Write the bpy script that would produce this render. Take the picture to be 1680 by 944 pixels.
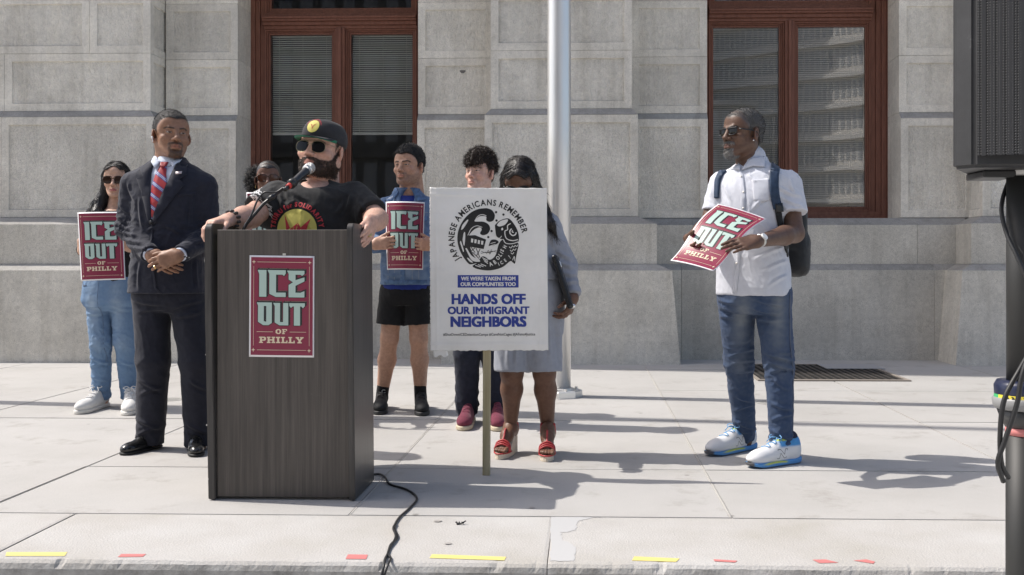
import bpy, bmesh, math, random
import numpy as np
from mathutils import Vector, Matrix, Quaternion
from mathutils.bvhtree import BVHTree

random.seed(7)
for o in list(bpy.data.objects):
    bpy.data.objects.remove(o)
S = bpy.context.scene
C = S.collection

# ---------------------------------------------------------------- camera
CAM_H = 1.02           # metres above the pavement
YAW = math.radians(1.7)
FPX, PX0, PY0 = 1650.0, 911.0, 428.0      # focal length and principal point on a 1680 px wide frame
cam = bpy.data.cameras.new('camera'); cam_o = bpy.data.objects.new('camera', cam); C.objects.link(cam_o)
cam.sensor_width = 36.0
cam.lens = 36.0 * FPX / 1680
cam.shift_x = -(PX0 - 840) / 1680
cam.shift_y = -(472 - PY0) / 1680
cam.clip_end = 500; cam.clip_start = .05
cam_o.location = (0, 0, CAM_H); cam_o.rotation_euler = (math.pi/2, 0, YAW)
S.camera = cam_o

# ---------------------------------------------------------------- sky and sun
SUN_EL, SUN_BACK = math.radians(53.5), math.radians(8)
sun_dir = Vector((-math.cos(SUN_BACK)*math.cos(SUN_EL), math.sin(SUN_BACK)*math.cos(SUN_EL), math.sin(SUN_EL)))
W = bpy.data.worlds.new('World'); S.world = W; W.use_nodes = True
wn = W.node_tree.nodes; sky = wn.new('ShaderNodeTexSky'); sky.sky_type = 'NISHITA'
sky.sun_disc = False; sky.sun_elevation = SUN_EL
sky.sun_rotation = math.atan2(sun_dir.x, sun_dir.y)
sky.altitude = 20; sky.air_density = 1.0; sky.dust_density = 3.0; sky.ozone_density = 1.0
wn['Background'].inputs['Strength'].default_value = .125
W.node_tree.links.new(sky.outputs[0], wn['Background'].inputs['Color'])
sl = bpy.data.lights.new('sun', 'SUN'); sl.energy = 3.0; sl.angle = math.radians(.5); sl.color = (1, .955, .89)
so = bpy.data.objects.new('sun', sl); C.objects.link(so)
so.rotation_euler = sun_dir.to_track_quat('Z', 'Y').to_euler()
so.location = sun_dir * 30
S.view_settings.view_transform = 'Standard'; S.view_settings.look = 'None'
S.view_settings.gamma = 1; S.view_settings.use_curve_mapping = False
S.view_settings.exposure = 0.64
S.render.engine = 'CYCLES'
S.cycles.max_bounces = 8; S.cycles.transparent_max_bounces = 12
S.cycles.use_denoising = True
S.cycles.use_adaptive_sampling = True
S.cycles.sample_clamp_indirect = 6
S.cycles.caustics_reflective = False; S.cycles.caustics_refractive = False

cY, sY = math.cos(YAW), math.sin(YAW)
def at(px, py, zc):
    """photo pixel + distance along the view -> point in the place (metres)"""
    xc = (px - PX0) * zc / FPX
    return np.array((xc*cY - zc*sY, xc*sY + zc*cY, CAM_H - (py - PY0)*zc/FPX))
def ground(px, py):
    return at(px, py, CAM_H*FPX/(py - PY0))
def wall_x(px, Y):
    u = (px - PX0)/FPX
    return Y/(u*sY + cY)*(u*cY - sY)
# ---------------------------------------------------------------- helpers: objects
def tag(o, label=None, cat=None, group=None, kind=None):
    if label: o['label'] = label
    if cat: o['category'] = cat
    if group: o['group'] = group
    if kind: o['kind'] = kind
    return o
def empty(name, loc=(0, 0, 0), rz=0):
    o = bpy.data.objects.new(name, None); C.objects.link(o)
    o.location = tuple(loc); o.rotation_euler = (0, 0, rz); o.empty_display_size = .1
    return o
def link(name, me, mat=None, parent=None, smooth=False):
    """a mesh in world coordinates becomes an object; under a parent it is made local to it"""
    o = bpy.data.objects.new(name, me); C.objects.link(o)
    if mat:
        for m in (mat if isinstance(mat, (list, tuple)) else [mat]): me.materials.append(m)
    if parent:
        o.parent = parent
        p = parent; M = Matrix.Identity(4)
        while p:
            M = Matrix.Translation(p.location) @ p.rotation_euler.to_matrix().to_4x4() @ M
            p = p.parent
        me.transform(M.inverted())
    if smooth:
        me.shade_smooth()
    return o
def mesh(verts, faces):
    me = bpy.data.meshes.new('m')
    me.from_pydata([tuple(map(float, v)) for v in verts], [], [tuple(int(i) for i in f) for f in faces])
    me.update(); return me
def bm_mesh(bm):
    me = bpy.data.meshes.new('m'); bm.to_mesh(me); bm.free(); return me
def grid_mesh(v, q):
    """fast mesh from numpy verts and quads"""
    me = bpy.data.meshes.new('m'); n = len(q)
    me.vertices.add(len(v)); me.vertices.foreach_set('co', np.ascontiguousarray(v, np.float32).ravel())
    me.loops.add(n*4); me.loops.foreach_set('vertex_index', np.ascontiguousarray(q, np.int32).ravel())
    me.polygons.add(n); me.polygons.foreach_set('loop_start', np.arange(0, n*4, 4, dtype=np.int32))
    me.update(calc_edges=True); me.validate(); return me

def bm_box(bm, lo, hi, bevel=0):
    vs = [bm.verts.new((x, y, z)) for x in (lo[0], hi[0]) for y in (lo[1], hi[1]) for z in (lo[2], hi[2])]
    F = [(0, 1, 3, 2), (4, 6, 7, 5), (0, 4, 5, 1), (2, 3, 7, 6), (0, 2, 6, 4), (1, 5, 7, 3)]
    fs = [bm.faces.new([vs[i] for i in f]) for f in F]
    if bevel:
        es = list({e for f in fs for e in f.edges})
        bmesh.ops.bevel(bm, geom=es, offset=bevel, segments=1, affect='EDGES')
    return vs
def box(name, lo, hi, mat, parent=None, bevel=0):
    bm = bmesh.new(); bm_box(bm, lo, hi, bevel); bmesh.ops.recalc_face_normals(bm, faces=bm.faces)
    return link(name, bm_mesh(bm), mat, parent)
def bm_tube(bm, pts, r, seg=10, cap=True):
    """tube along a polyline; r is one radius or one for each point"""
    pts = [Vector(p) for p in pts]; n = len(pts)
    rs = [r]*n if isinstance(r, (int, float)) else r
    up = Vector((0, 0, 1)); rings = []
    for i, p in enumerate(pts):
        t = (pts[min(i+1, n-1)] - pts[max(i-1, 0)]).normalized()
        a = t.cross(up)
        if a.length < .05: a = t.cross(Vector((0, 1, 0)))
        a.normalize(); b = a.cross(t); up = b
        rings.append([bm.verts.new(p + (a*math.cos(k*math.tau/seg) + b*math.sin(k*math.tau/seg))*rs[i]) for k in range(seg)])
    for i in range(n-1):
        for k in range(seg):
            bm.faces.new((rings[i][k], rings[i][(k+1) % seg], rings[i+1][(k+1) % seg], rings[i+1][k]))
    if cap:
        bm.faces.new(rings[0][::-1]); bm.faces.new(rings[-1])
def tube(name, pts, r, mat, parent=None, seg=10):
    bm = bmesh.new(); bm_tube(bm, pts, r, seg); bmesh.ops.recalc_face_normals(bm, faces=bm.faces)
    o = link(name, bm_mesh(bm), mat, parent, smooth=True); return o
def spline(pts, n=8):
    """Catmull-Rom through points"""
    P = [np.array(p, float) for p in pts]; P = [2*P[0]-P[1]] + P + [2*P[-1]-P[-2]]; out = []
    for i in range(1, len(P)-2):
        for t in np.linspace(0, 1, n, endpoint=False):
            a, b, c, d = P[i-1:i+3]
            out.append(.5*((2*b) + (-a+c)*t + (2*a-5*b+4*c-d)*t*t + (-a+3*b-3*c+d)*t**3))
    out.append(P[-2]); return out
def bm_lathe(bm, prof, seg=32, c=(0, 0, 0), axis='z'):
    rings = []
    for r, z in prof:
        rings.append([bm.verts.new((c[0]+r*math.cos(k*math.tau/seg), c[1]+r*math.sin(k*math.tau/seg), c[2]+z)) for k in range(seg)])
    for i in range(len(rings)-1):
        for k in range(seg):
            bm.faces.new((rings[i][k], rings[i][(k+1) % seg], rings[i+1][(k+1) % seg], rings[i+1][k]))
    bm.faces.new(rings[0][::-1]); bm.faces.new(rings[-1])

# ---------------------------------------------------------------- helpers: noise and distance fields (numpy)
_rng = np.random.RandomState(3)
_perm = np.concatenate([_rng.permutation(256)]*3).astype(np.int32)
_grad = _rng.normal(size=(256, 3)).astype(np.float32); _grad /= np.linalg.norm(_grad, axis=1)[:, None]
def noise(P, scale=1.0, seed=0):
    """gradient noise at points P (N,3), about -1..1"""
    P = np.asarray(P, np.float32)*np.asarray(scale, np.float32) + np.float32(seed*17.31)
    i = np.floor(P).astype(np.int32); f = P - i; u = f*f*f*(f*(f*6-15)+10); i &= 255
    out = np.zeros(len(P), np.float32)
    for dx in (0, 1):
        for dy in (0, 1):
            for dz in (0, 1):
                h = _perm[_perm[_perm[i[:, 0]+dx] + i[:, 1]+dy] + i[:, 2]+dz] & 255
                g = (_grad[h]*(f - np.array((dx, dy, dz), np.float32))).sum(1)
                w = (u[:, 0] if dx else 1-u[:, 0])*(u[:, 1] if dy else 1-u[:, 1])*(u[:, 2] if dz else 1-u[:, 2])
                out += g*w
    return out*1.6
def fbm(P, scale, seed=0, o=3):
    return sum(noise(P, np.asarray(scale)*2**k, seed+k)/2**k for k in range(o))
def smooth(a, b, x):
    t = np.clip((x-a)/(b-a), 0, 1); return t*t*(3-2*t)
def rot(yaw=0, pitch=0, roll=0):
    """yaw turns the face (at -y) to +x, pitch raises it, roll tips the crown towards +x"""
    return np.array(Matrix.Rotation(yaw, 3, 'Z') @ Matrix.Rotation(roll, 3, 'Y') @ Matrix.Rotation(-pitch, 3, 'X'))

class Field:
    def __init__(s, lo, hi, h):
        s.lo = np.array(lo, np.float64); s.h = h
        s.n = np.ceil((np.array(hi)-s.lo)/h).astype(int)+1
        s.d = np.full(s.n, .5, np.float32)
        s.ax = [(s.lo[i] + h*np.arange(s.n[i])).astype(np.float32) for i in range(3)]
    def _sub(s, lo, hi, m):
        sl = []
        for i in range(3):
            a = int(max(0, math.floor((lo[i]-m-s.lo[i])/s.h))); b = int(min(s.n[i], math.ceil((hi[i]+m-s.lo[i])/s.h)+1))
            if b <= a: return None
            sl.append(slice(a, b))
        return tuple(sl)
    def _xyz(s, sl):
        return s.ax[0][sl[0]][:, None, None], s.ax[1][sl[1]][None, :, None], s.ax[2][sl[2]][None, None, :]
    def put(s, lo, hi, fn, k=0., op='add'):
        sl = s._sub(lo, hi, k+4*s.h)
        if sl is None: return s
        e = fn(*s._xyz(sl)); d = s.d[sl]
        if op == 'add':
            if k > 0:
                t = np.maximum(k-np.abs(d-e), 0)/k; s.d[sl] = np.minimum(d, e) - t*t*k*.25
            else: s.d[sl] = np.minimum(d, e)
        elif op == 'cut':
            if k > 0:
                t = np.maximum(k-np.abs(d+e), 0)/k; s.d[sl] = np.maximum(d, -e) + t*t*k*.25
            else: s.d[sl] = np.maximum(d, -e)
        return s
    def cone(s, a, b, ra, rb=None, k=0., op='add', flat=None):
        a = np.array(a, np.float32); b = np.array(b, np.float32); rb = ra if rb is None else rb
        ba = b-a; L = float(ba@ba)+1e-9; r = max(ra, rb)
        def fn(X, Y, Z):
            px, py, pz = X-a[0], Y-a[1], Z-a[2]
            t = np.clip((px*ba[0]+py*ba[1]+pz*ba[2])/L, 0, 1)
            return np.sqrt((px-t*ba[0])**2+(py-t*ba[1])**2+(pz-t*ba[2])**2) - (ra+(rb-ra)*t)
        return s.put(np.minimum(a, b)-r, np.maximum(a, b)+r, fn, k, op)
    def chain(s, pts, rs, k=0., op='add'):
        for i in range(len(pts)-1): s.cone(pts[i], pts[i+1], rs[i], rs[i+1], k if i else k, op)
        return s
    def ell(s, c, r, R=None, k=0., op='add'):
        c = np.array(c, np.float32); r = np.array(r, np.float32); R = np.eye(3) if R is None else np.asarray(R); m = float(r.max())
        R = R.astype(np.float32)
        def fn(X, Y, Z):
            px, py, pz = X-c[0], Y-c[1], Z-c[2]
            q = [(px*R[0, i]+py*R[1, i]+pz*R[2, i]) for i in range(3)]
            k0 = np.sqrt((q[0]/r[0])**2+(q[1]/r[1])**2+(q[2]/r[2])**2)+1e-6
            k1 = np.sqrt((q[0]/r[0]**2)**2+(q[1]/r[1]**2)**2+(q[2]/r[2]**2)**2)+1e-6
            return k0*(k0-1)/k1
        return s.put(c-m, c+m, fn, k, op)
    def rbox(s, c, half, rad, R=None, k=0., op='add'):
        c = np.array(c, np.float32); hf = np.array(half, np.float32)-rad; R = (np.eye(3) if R is None else np.asarray(R)).astype(np.float32)
        m = float(np.linalg.norm(half))
        def fn(X, Y, Z):
            px, py, pz = X-c[0], Y-c[1], Z-c[2]
            q = [np.abs(px*R[0, i]+py*R[1, i]+pz*R[2, i])-hf[i] for i in range(3)]
            o = np.sqrt(np.maximum(q[0], 0)**2+np.maximum(q[1], 0)**2+np.maximum(q[2], 0)**2)
            return o + np.minimum(np.maximum(np.maximum(q[0], q[1]), q[2]), 0) - rad
        return s.put(c-m, c+m, fn, k, op)
    def rings(s, rings, yaw=0., p=2.3, k=0., op='add'):
        """stack of rounded cross-sections: rows (z, cx, cy, a, b)"""
        r = np.array(sorted(rings), np.float32); cs, sn = math.cos(yaw), math.sin(yaw)
        m = r[:, 3:5].max(); lo = (r[:, 1].min()-m, r[:, 2].min()-m, r[0, 0]); hi = (r[:, 1].max()+m, r[:, 2].max()+m, r[-1, 0])
        def fn(X, Y, Z):
            z = np.clip(Z.ravel(), r[0, 0], r[-1, 0])
            # smooth interpolation between rings
            i = np.clip(np.searchsorted(r[:, 0], z)-1, 0, len(r)-2); t = (z-r[i, 0])/(r[i+1, 0]-r[i, 0])
            def ip(c):
                v = r[:, c]; g = np.gradient(v, r[:, 0]); h = r[i+1, 0]-r[i, 0]
                return ((2*t**3-3*t**2+1)*v[i] + (t**3-2*t**2+t)*h*g[i] + (-2*t**3+3*t**2)*v[i+1] + (t**3-t**2)*h*g[i+1])[None, None, :].astype(np.float32)
            cx, cy, a, b = ip(1), ip(2), np.maximum(ip(3), .01), np.maximum(ip(4), .01)
            px, py = X-cx, Y-cy
            u = np.abs(px*cs+py*sn)/a; v = np.abs(-px*sn+py*cs)/b
            d = ((u**p+v**p)**(1/p)-1)*np.minimum(a, b)
            return np.maximum(d, np.maximum(Z-r[-1, 0], r[0, 0]-Z))
        return s.put(lo, hi, fn, k, op)
    def plane(s, pt, n, k=0.):
        """remove everything on the side n points to"""
        n = np.array(n, np.float32); n = n/np.linalg.norm(n); pt = np.array(pt, np.float32)
        fn = lambda X, Y, Z: (X-pt[0])*n[0]+(Y-pt[1])*n[1]+(Z-pt[2])*n[2]
        e = fn(*s._xyz((slice(None),)*3)); d = s.d
        if k > 0:
            t = np.maximum(k-np.abs(d-e), 0)/k; s.d = np.maximum(d, e)+t*t*k*.25
        else: s.d = np.maximum(d, e)
        return s
    def mesh(s):
        """naive surface nets -> verts, quads"""
        d = s.d; sg = d < 0
        n = d.shape
        cnt = np.zeros([k-1 for k in n], np.int8)
        offs = [(a, b, c) for a in (0, 1) for b in (0, 1) for c in (0, 1)]
        for a, b, c in offs: cnt += sg[a:n[0]-1+a, b:n[1]-1+b, c:n[2]-1+c]
        act = np.argwhere((cnt > 0) & (cnt < 8))
        idx = np.full(cnt.shape, -1, np.int32); idx[act[:, 0], act[:, 1], act[:, 2]] = np.arange(len(act))
        cv = np.stack([d[act[:, 0]+a, act[:, 1]+b, act[:, 2]+c] for a, b, c in offs], 1)
        pos = np.zeros((len(act), 3), np.float32); num = np.zeros(len(act), np.float32); O = np.array(offs, np.float32)
        for i in range(8):
            for j in range(i+1, 8):
                if np.abs(O[i]-O[j]).sum() != 1: continue
                va, vb = cv[:, i], cv[:, j]; m = (va < 0) != (vb < 0)
                t = np.where(m, va/np.where(m, va-vb, 1), 0)
                pos += np.where(m[:, None], O[i]+(O[j]-O[i])*t[:, None], 0); num += m
        v = (act + pos/num[:, None])*s.h + s.lo
        quads = []
        for ax in range(3):
            o1, o2 = (ax+1) % 3, (ax+2) % 3
            A = [slice(1, -1)]*3; A[ax] = slice(0, n[ax]-1); B = list(A); B[ax] = slice(1, n[ax])
            sa, sb = sg[tuple(A)], sg[tuple(B)]
            e = np.argwhere(sa != sb)
            if not len(e): continue
            flip = sa[e[:, 0], e[:, 1], e[:, 2]]
            base = e.copy(); base[:, o1] += 1; base[:, o2] += 1
            def cell(d1, d2):
                q = base.copy(); q[:, o1] += d1; q[:, o2] += d2
                return idx[q[:, 0], q[:, 1], q[:, 2]]
            q = np.stack([cell(-1, -1), cell(0, -1), cell(0, 0), cell(-1, 0)], 1)
            q = np.where(flip[:, None], q, q[:, ::-1]); quads.append(q)
        q = np.concatenate(quads); q = q[(q >= 0).all(1)]
        return v.astype(np.float32), q
def vnormals(v, q):
    fn = np.cross(v[q[:, 2]]-v[q[:, 0]], v[q[:, 3]]-v[q[:, 1]])
    n = np.zeros_like(v)
    for k in range(4): np.add.at(n, q[:, k], fn)
    return n/(np.linalg.norm(n, axis=1)[:, None]+1e-12)
def relax(v, q, it=1, lam=.5):
    for _ in range(it):
        s = np.zeros_like(v); c = np.zeros(len(v), np.float32)
        for a in range(4):
            b = (a+1) % 4
            np.add.at(s, q[:, a], v[q[:, b]]); np.add.at(c, q[:, a], 1)
            np.add.at(s, q[:, b], v[q[:, a]]); np.add.at(c, q[:, b], 1)
        v = v + lam*(s/c[:, None]-v)
    return v
def set_col(me, col):
    a = me.color_attributes.new('col', 'FLOAT_COLOR', 'POINT')
    c = np.ones((len(me.vertices), 4), np.float32); c[:, :3] = col; a.data.foreach_set('color', c.ravel())

# ---------------------------------------------------------------- helpers: flat shapes
def fill2d(loops, cuts=None):
    """triangulate 2D loops (outer + holes, even-odd) -> verts (N,2), faces"""
    cu = bpy.data.curves.new('c', 'CURVE'); cu.dimensions = '2D'; cu.fill_mode = 'BOTH'
    for lp in loops:
        sp = cu.splines.new('POLY'); sp.points.add(len(lp)-1); sp.use_cyclic_u = True
        for p, (x, y) in zip(sp.points, lp): p.co = (x, y, 0, 1)
    ob = bpy.data.objects.new('c', cu); me = ob.to_mesh()
    v = np.array([x.co[:2] for x in me.vertices]).reshape(-1, 2); f = [tuple(p.vertices) for p in me.polygons]
    ob.to_mesh_clear(); bpy.data.objects.remove(ob); bpy.data.curves.remove(cu)
    return v, f
def text2d(s, bold=0., size=1.0):
    cu = bpy.data.curves.new('t', 'FONT'); cu.body = s; cu.size = size; cu.offset = bold; cu.resolution_u = 3; cu.fill_mode = 'BOTH'
    ob = bpy.data.objects.new('t', cu); me = ob.to_mesh()
    v = np.array([x.co[:2] for x in me.vertices]).reshape(-1, 2); f = [tuple(p.vertices) for p in me.polygons]
    ob.to_mesh_clear(); bpy.data.objects.remove(ob); bpy.data.curves.remove(cu)
    return v, f
def fit(vf, x0, x1, y0, y1):
    """stretch a flat shape into a rectangle"""
    v, f = vf; lo, hi = v.min(0), v.max(0)
    return np.stack([x0+(v[:, 0]-lo[0])/(hi[0]-lo[0])*(x1-x0), y0+(v[:, 1]-lo[1])/(hi[1]-lo[1])*(y1-y0)], 1), f
def join2d(*vfs):
    V, F, n = [], [], 0
    for v, f in vfs:
        V.append(v); F += [tuple(i+n for i in t) for t in f]; n += len(v)
    return np.concatenate(V), F
def slice2d(vf, step):
    """cut a flat shape along a grid so that it can follow a curved sheet"""
    v, f = vf; bm = bmesh.new(); vs = [bm.verts.new((x, y, 0)) for x, y in v]
    for t in f:
        try: bm.faces.new([vs[i] for i in t])
        except ValueError: pass
    for ax in (0, 1):
        for c in np.arange(math.floor(v[:, ax].min()/step)*step, v[:, ax].max(), step):
            n = (1, 0, 0) if ax == 0 else (0, 1, 0); p = (c, 0, 0) if ax == 0 else (0, c, 0)
            bmesh.ops.bisect_plane(bm, geom=bm.verts[:]+bm.edges[:]+bm.faces[:], plane_co=p, plane_no=n, dist=1e-6)
    bm.verts.index_update(); V = np.array([x.co[:2] for x in bm.verts]); F = [tuple(x.index for x in g.verts) for g in bm.faces]; bm.free()
    return V, F
def arc_text(s, r, a0, a1, h, bold=.02, c=(0, 0)):
    """letters of height h along a circle from angle a0 to a1 (degrees, clockwise), feet towards the centre"""
    parts, widths = [], []
    for ch in s:
        if ch == ' ': parts.append(None); widths.append(.42); continue
        v, f = text2d(ch, bold); lo, hi = v.min(0), v.max(0); w = (hi[0]-lo[0])/.72
        parts.append((np.stack([(v[:, 0]-lo[0])/.72, v[:, 1]/.72], 1), f)); widths.append(w+.16)
    tot = sum(widths); pos = 0; out = []
    for p, w in zip(parts, widths):
        a = math.radians(a0+(a1-a0)*(pos+w/2)/tot); k = abs(math.radians(a1-a0))*r/tot
        if p is not None:
            x = (p[0][:, 0]-(w-.16)/2)*k; y = p[0][:, 1]*h + r
            out.append((np.stack([c[0]+x*math.sin(a)+y*math.cos(a), c[1]-x*math.cos(a)+y*math.sin(a)], 1), p[1]))
        pos += w
    return join2d(*out)
def disc2d(r, c=(0, 0), n=40, ry=None):
    return [(c[0]+r*math.cos(k*math.tau/n), c[1]+(ry or r)*math.sin(k*math.tau/n)) for k in range(n)]

# ---------------------------------------------------------------- helpers: materials
def mat(name, col=(.5, .5, .5), rough=.6, metal=0, spec=.5, **kw):
    m = bpy.data.materials.new(name); m.use_nodes = True
    b = m.node_tree.nodes['Principled BSDF']
    b.inputs['Base Color'].default_value = (*col, 1); b.inputs['Roughness'].default_value = rough
    b.inputs['Metallic'].default_value = metal; b.inputs['Specular IOR Level'].default_value = spec
    for k, v in kw.items(): b.inputs[k.replace('_', ' ')].default_value = v
    return m
class NT:
    """small node helper on a material"""
    def __init__(s, m): s.t = m.node_tree; s.b = s.t.nodes['Principled BSDF']
    def n(s, typ, **kw):
        x = s.t.nodes.new('ShaderNode'+typ)
        for k, v in kw.items():
            if k.startswith('_'): x.inputs[k[1:].replace('_', ' ')].default_value = v
            else: setattr(x, k, v)
        return x
    def l(s, a, b): s.t.links.new(a, b)
    def coord(s, kind='Object', scale=(1, 1, 1), rotv=(0, 0, 0)):
        c = s.n('TexCoord'); m = s.n('Mapping'); m.inputs['Scale'].default_value = scale; m.inputs['Rotation'].default_value = rotv
        s.l(c.outputs[kind], m.inputs['Vector']); return m.outputs['Vector']
    def noise(s, vec, scale, detail=4, rough=.55):
        x = s.n('TexNoise'); x.inputs['Scale'].default_value = scale; x.inputs['Detail'].default_value = detail; x.inputs['Roughness'].default_value = rough
        s.l(vec, x.inputs['Vector']); return x.outputs['Fac']
    def ramp(s, fac, stops):
        r = s.n('ValToRGB'); e = r.color_ramp.elements
        while len(e) < len(stops): e.new(.5)
        for k, (p, c) in enumerate(stops): e[k].position = p; e[k].color = (*c, 1) if len(c) == 3 else c
        s.l(fac, r.inputs['Fac']); return r.outputs['Color']
    def mix(s, a, b, fac, mode='MIX'):
        x = s.n('Mix', data_type='RGBA', blend_type=mode)
        for sock, v in ((x.inputs[6], a), (x.inputs[7], b), (x.inputs[0], fac)):
            if isinstance(v, (int, float)): sock.default_value = v
            elif isinstance(v, tuple): sock.default_value = (*v, 1)
            else: s.l(v, sock)
        return x.outputs[2]
    def bump(s, h, strength=.3, dist=.01, prev=None):
        x = s.n('Bump'); x.inputs['Strength'].default_value = strength; x.inputs['Distance'].default_value = dist
        s.l(h, x.inputs['Height'])
        if prev is not None: s.l(prev, x.inputs['Normal'])
        return x.outputs['Normal']
    def base(s, c): s.l(c, s.b.inputs['Base Color'])
    def normal(s, c): s.l(c, s.b.inputs['Normal'])
def fabric(name, col, rough=.85, weave=900, amp=.25, var=.12, attr=False, crease=.35, cscale=9, stretch=(1, 1, .55), ridge=.25):
    """woven cloth: slight mottling, fine weave and soft creases; attr reads the garment's own dye from a vertex attribute"""
    m = mat(name, col, rough, spec=.25); t = NT(m); v = t.coord('Object'); v2 = t.coord('Object', stretch)
    f = t.noise(v, 35, 3); lo = tuple(c*(1-var) for c in col); hi = tuple(min(1, c*(1+var)) for c in col)
    if attr:
        a = t.n('Attribute', attribute_name='col'); c = t.mix(a.outputs['Color'], (.5, .5, .5), t.ramp(f, [(.3, (0,)*3), (.7, (var,)*3)]), 'OVERLAY')
        t.base(c)
    else: t.base(t.ramp(f, [(.3, lo), (.7, hi)]))
    n0 = t.bump(t.noise(v2, cscale, 2), crease, .02)
    wp = t.n('Mapping'); wp.inputs['Rotation'].default_value = (.3, .5, .2); wp.inputs['Scale'].default_value = (1, 1, 2.2); t.l(v2, wp.inputs['Vector'])
    rg = t.n('TexNoise'); rg.noise_type = 'RIDGED_MULTIFRACTAL'; rg.inputs['Scale'].default_value = cscale*.8; rg.inputs['Detail'].default_value = 2; t.l(wp.outputs[0], rg.inputs['Vector'])
    n1 = t.bump(rg.outputs['Fac'], ridge, .012, n0)
    n2 = t.bump(t.noise(v, weave, 1), amp, .001, n1); t.normal(n2)
    m.node_tree.nodes['Principled BSDF'].inputs['Sheen Weight'].default_value = .08
    return m
# ================================================================ the setting
# ---- materials
def granite(name, col, rough_face=False, seed=0.):
    m = mat(name, col, .85, spec=.25); t = NT(m); v = t.coord('Object'); 
    oi = t.n('ObjectInfo')
    sh = t.n('VectorMath', operation='ADD'); t.l(v, sh.inputs[0]); t.l(oi.outputs['Location'], sh.inputs[1]); v = sh.outputs[0]
    sp = t.noise(v, 190, 2, .7); big = t.noise(v, 1.6, 4, .6); mid = t.noise(v, 22, 3)
    d = tuple(c*.6 for c in col); hi = tuple(min(1, c*1.18) for c in col)
    c = t.ramp(sp, [(.36, d), (.47, col), (.58, col), (.7, hi)])
    c = t.mix(c, t.ramp(big, [(.35, (.84, .83, .81)), (.62, (1.06, 1.05, 1.03))]), 1.0, 'MULTIPLY')
    c = t.mix(c, t.ramp(mid, [(.3, (.9,)*3), (.7, (1.06,)*3)]), 1.0, 'MULTIPLY')
    vs_ = t.n('Mapping'); vs_.inputs['Scale'].default_value = (1, 1, .07); t.l(v, vs_.inputs['Vector'])
    c = t.mix(c, t.ramp(t.noise(vs_.outputs[0], 7, 5, .65), [(.32, (.86, .85, .83)), (.5, (1,)*3), (.75, (1.04, 1.03, 1.0))]), 1.0, 'MULTIPLY')
    c = t.mix(c, t.ramp(t.noise(v, 4.5, 6, .72), [(.27, (.80, .785, .76)), (.40, (1,)*3)]), .8, 'MULTIPLY')
    rnd = t.ramp(oi.outputs['Random'], [(0, (.90, .895, .89)), (1, (1.05, 1.045, 1.035))])
    t.base(t.mix(c, rnd, 1.0, 'MULTIPLY'))
    if rough_face:   # pointed (hammered) face: vertical-diagonal tool marks and pits
        v3 = t.n('Mapping'); v3.inputs['Scale'].default_value = (1.0, 1.0, .45); v3.inputs['Rotation'].default_value = (0, .5, 0); t.l(v, v3.inputs['Vector'])
        n1 = t.bump(t.noise(v3.outputs[0], 55, 3, .65), 1.0, .028); n2 = t.bump(t.noise(v, 160, 2), .4, .006, n1); t.normal(n2)
    else:
        n1 = t.bump(t.noise(v, 160, 3), .25, .004); t.normal(n1)
    return m
M_gran = granite('granite_smooth', (.80, .768, .705))
M_granr = granite('granite_hammered', (.87, .835, .77), True)
M_granp = granite('granite_plinth', (.67, .642, .585))
M_mortar = mat('mortar', (.26, .25, .24), .95)
M_gran_ledge = granite('granite_sooty_shaded_ledge', (.40, .39, .375))  # ledge colour darkened for soot and for the shade on the slopes

def pave_mat():
    m = mat('pavement_concrete', (.6, .59, .57), .9, spec=.2); t = NT(m); v = t.coord('Object'); oi = t.n('ObjectInfo')
    sh = t.n('VectorMath', operation='ADD'); t.l(v, sh.inputs[0]); t.l(oi.outputs['Location'], sh.inputs[1]); v = sh.outputs[0]
    c = t.ramp(t.noise(v, 1.1, 5, .62), [(.3, (.395, .383, .365)), (.5, (.435, .422, .405)), (.72, (.465, .452, .435))])
    c = t.mix(c, t.ramp(t.noise(v, 260, 2, .8), [(.3, (.8,)*3), (.5, (1,)*3), (.75, (1.08,)*3)]), .7, 'MULTIPLY')
    # drip spots and gum
    vo = t.n('TexVoronoi', feature='F1'); vo.inputs['Scale'].default_value = 2.3; t.l(v, vo.inputs['Vector'])
    c = t.mix(c, t.ramp(vo.outputs['Distance'], [(.022, (.60, .59, .58)), (.040, (1,)*3)]), 1.0, 'MULTIPLY')
    st = t.noise(v, 3.3, 6, .7); c = t.mix(c, t.ramp(st, [(.30, (.80, .785, .76)), (.44, (1,)*3)]), 1.0, 'MULTIPLY')
    c = t.mix(c, t.ramp(oi.outputs['Random'], [(0, (.965, .96, .95)), (1, (1.02, 1.02, 1.02))]), 1.0, 'MULTIPLY')
    t.base(c)
    br = t.coord('Object', (1, .06, 1)); n1 = t.bump(t.noise(br, 300, 2), .25, .002); t.normal(t.bump(t.noise(v, 220, 2), .3, .003, n1))
    return m
M_pave = pave_mat()
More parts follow.
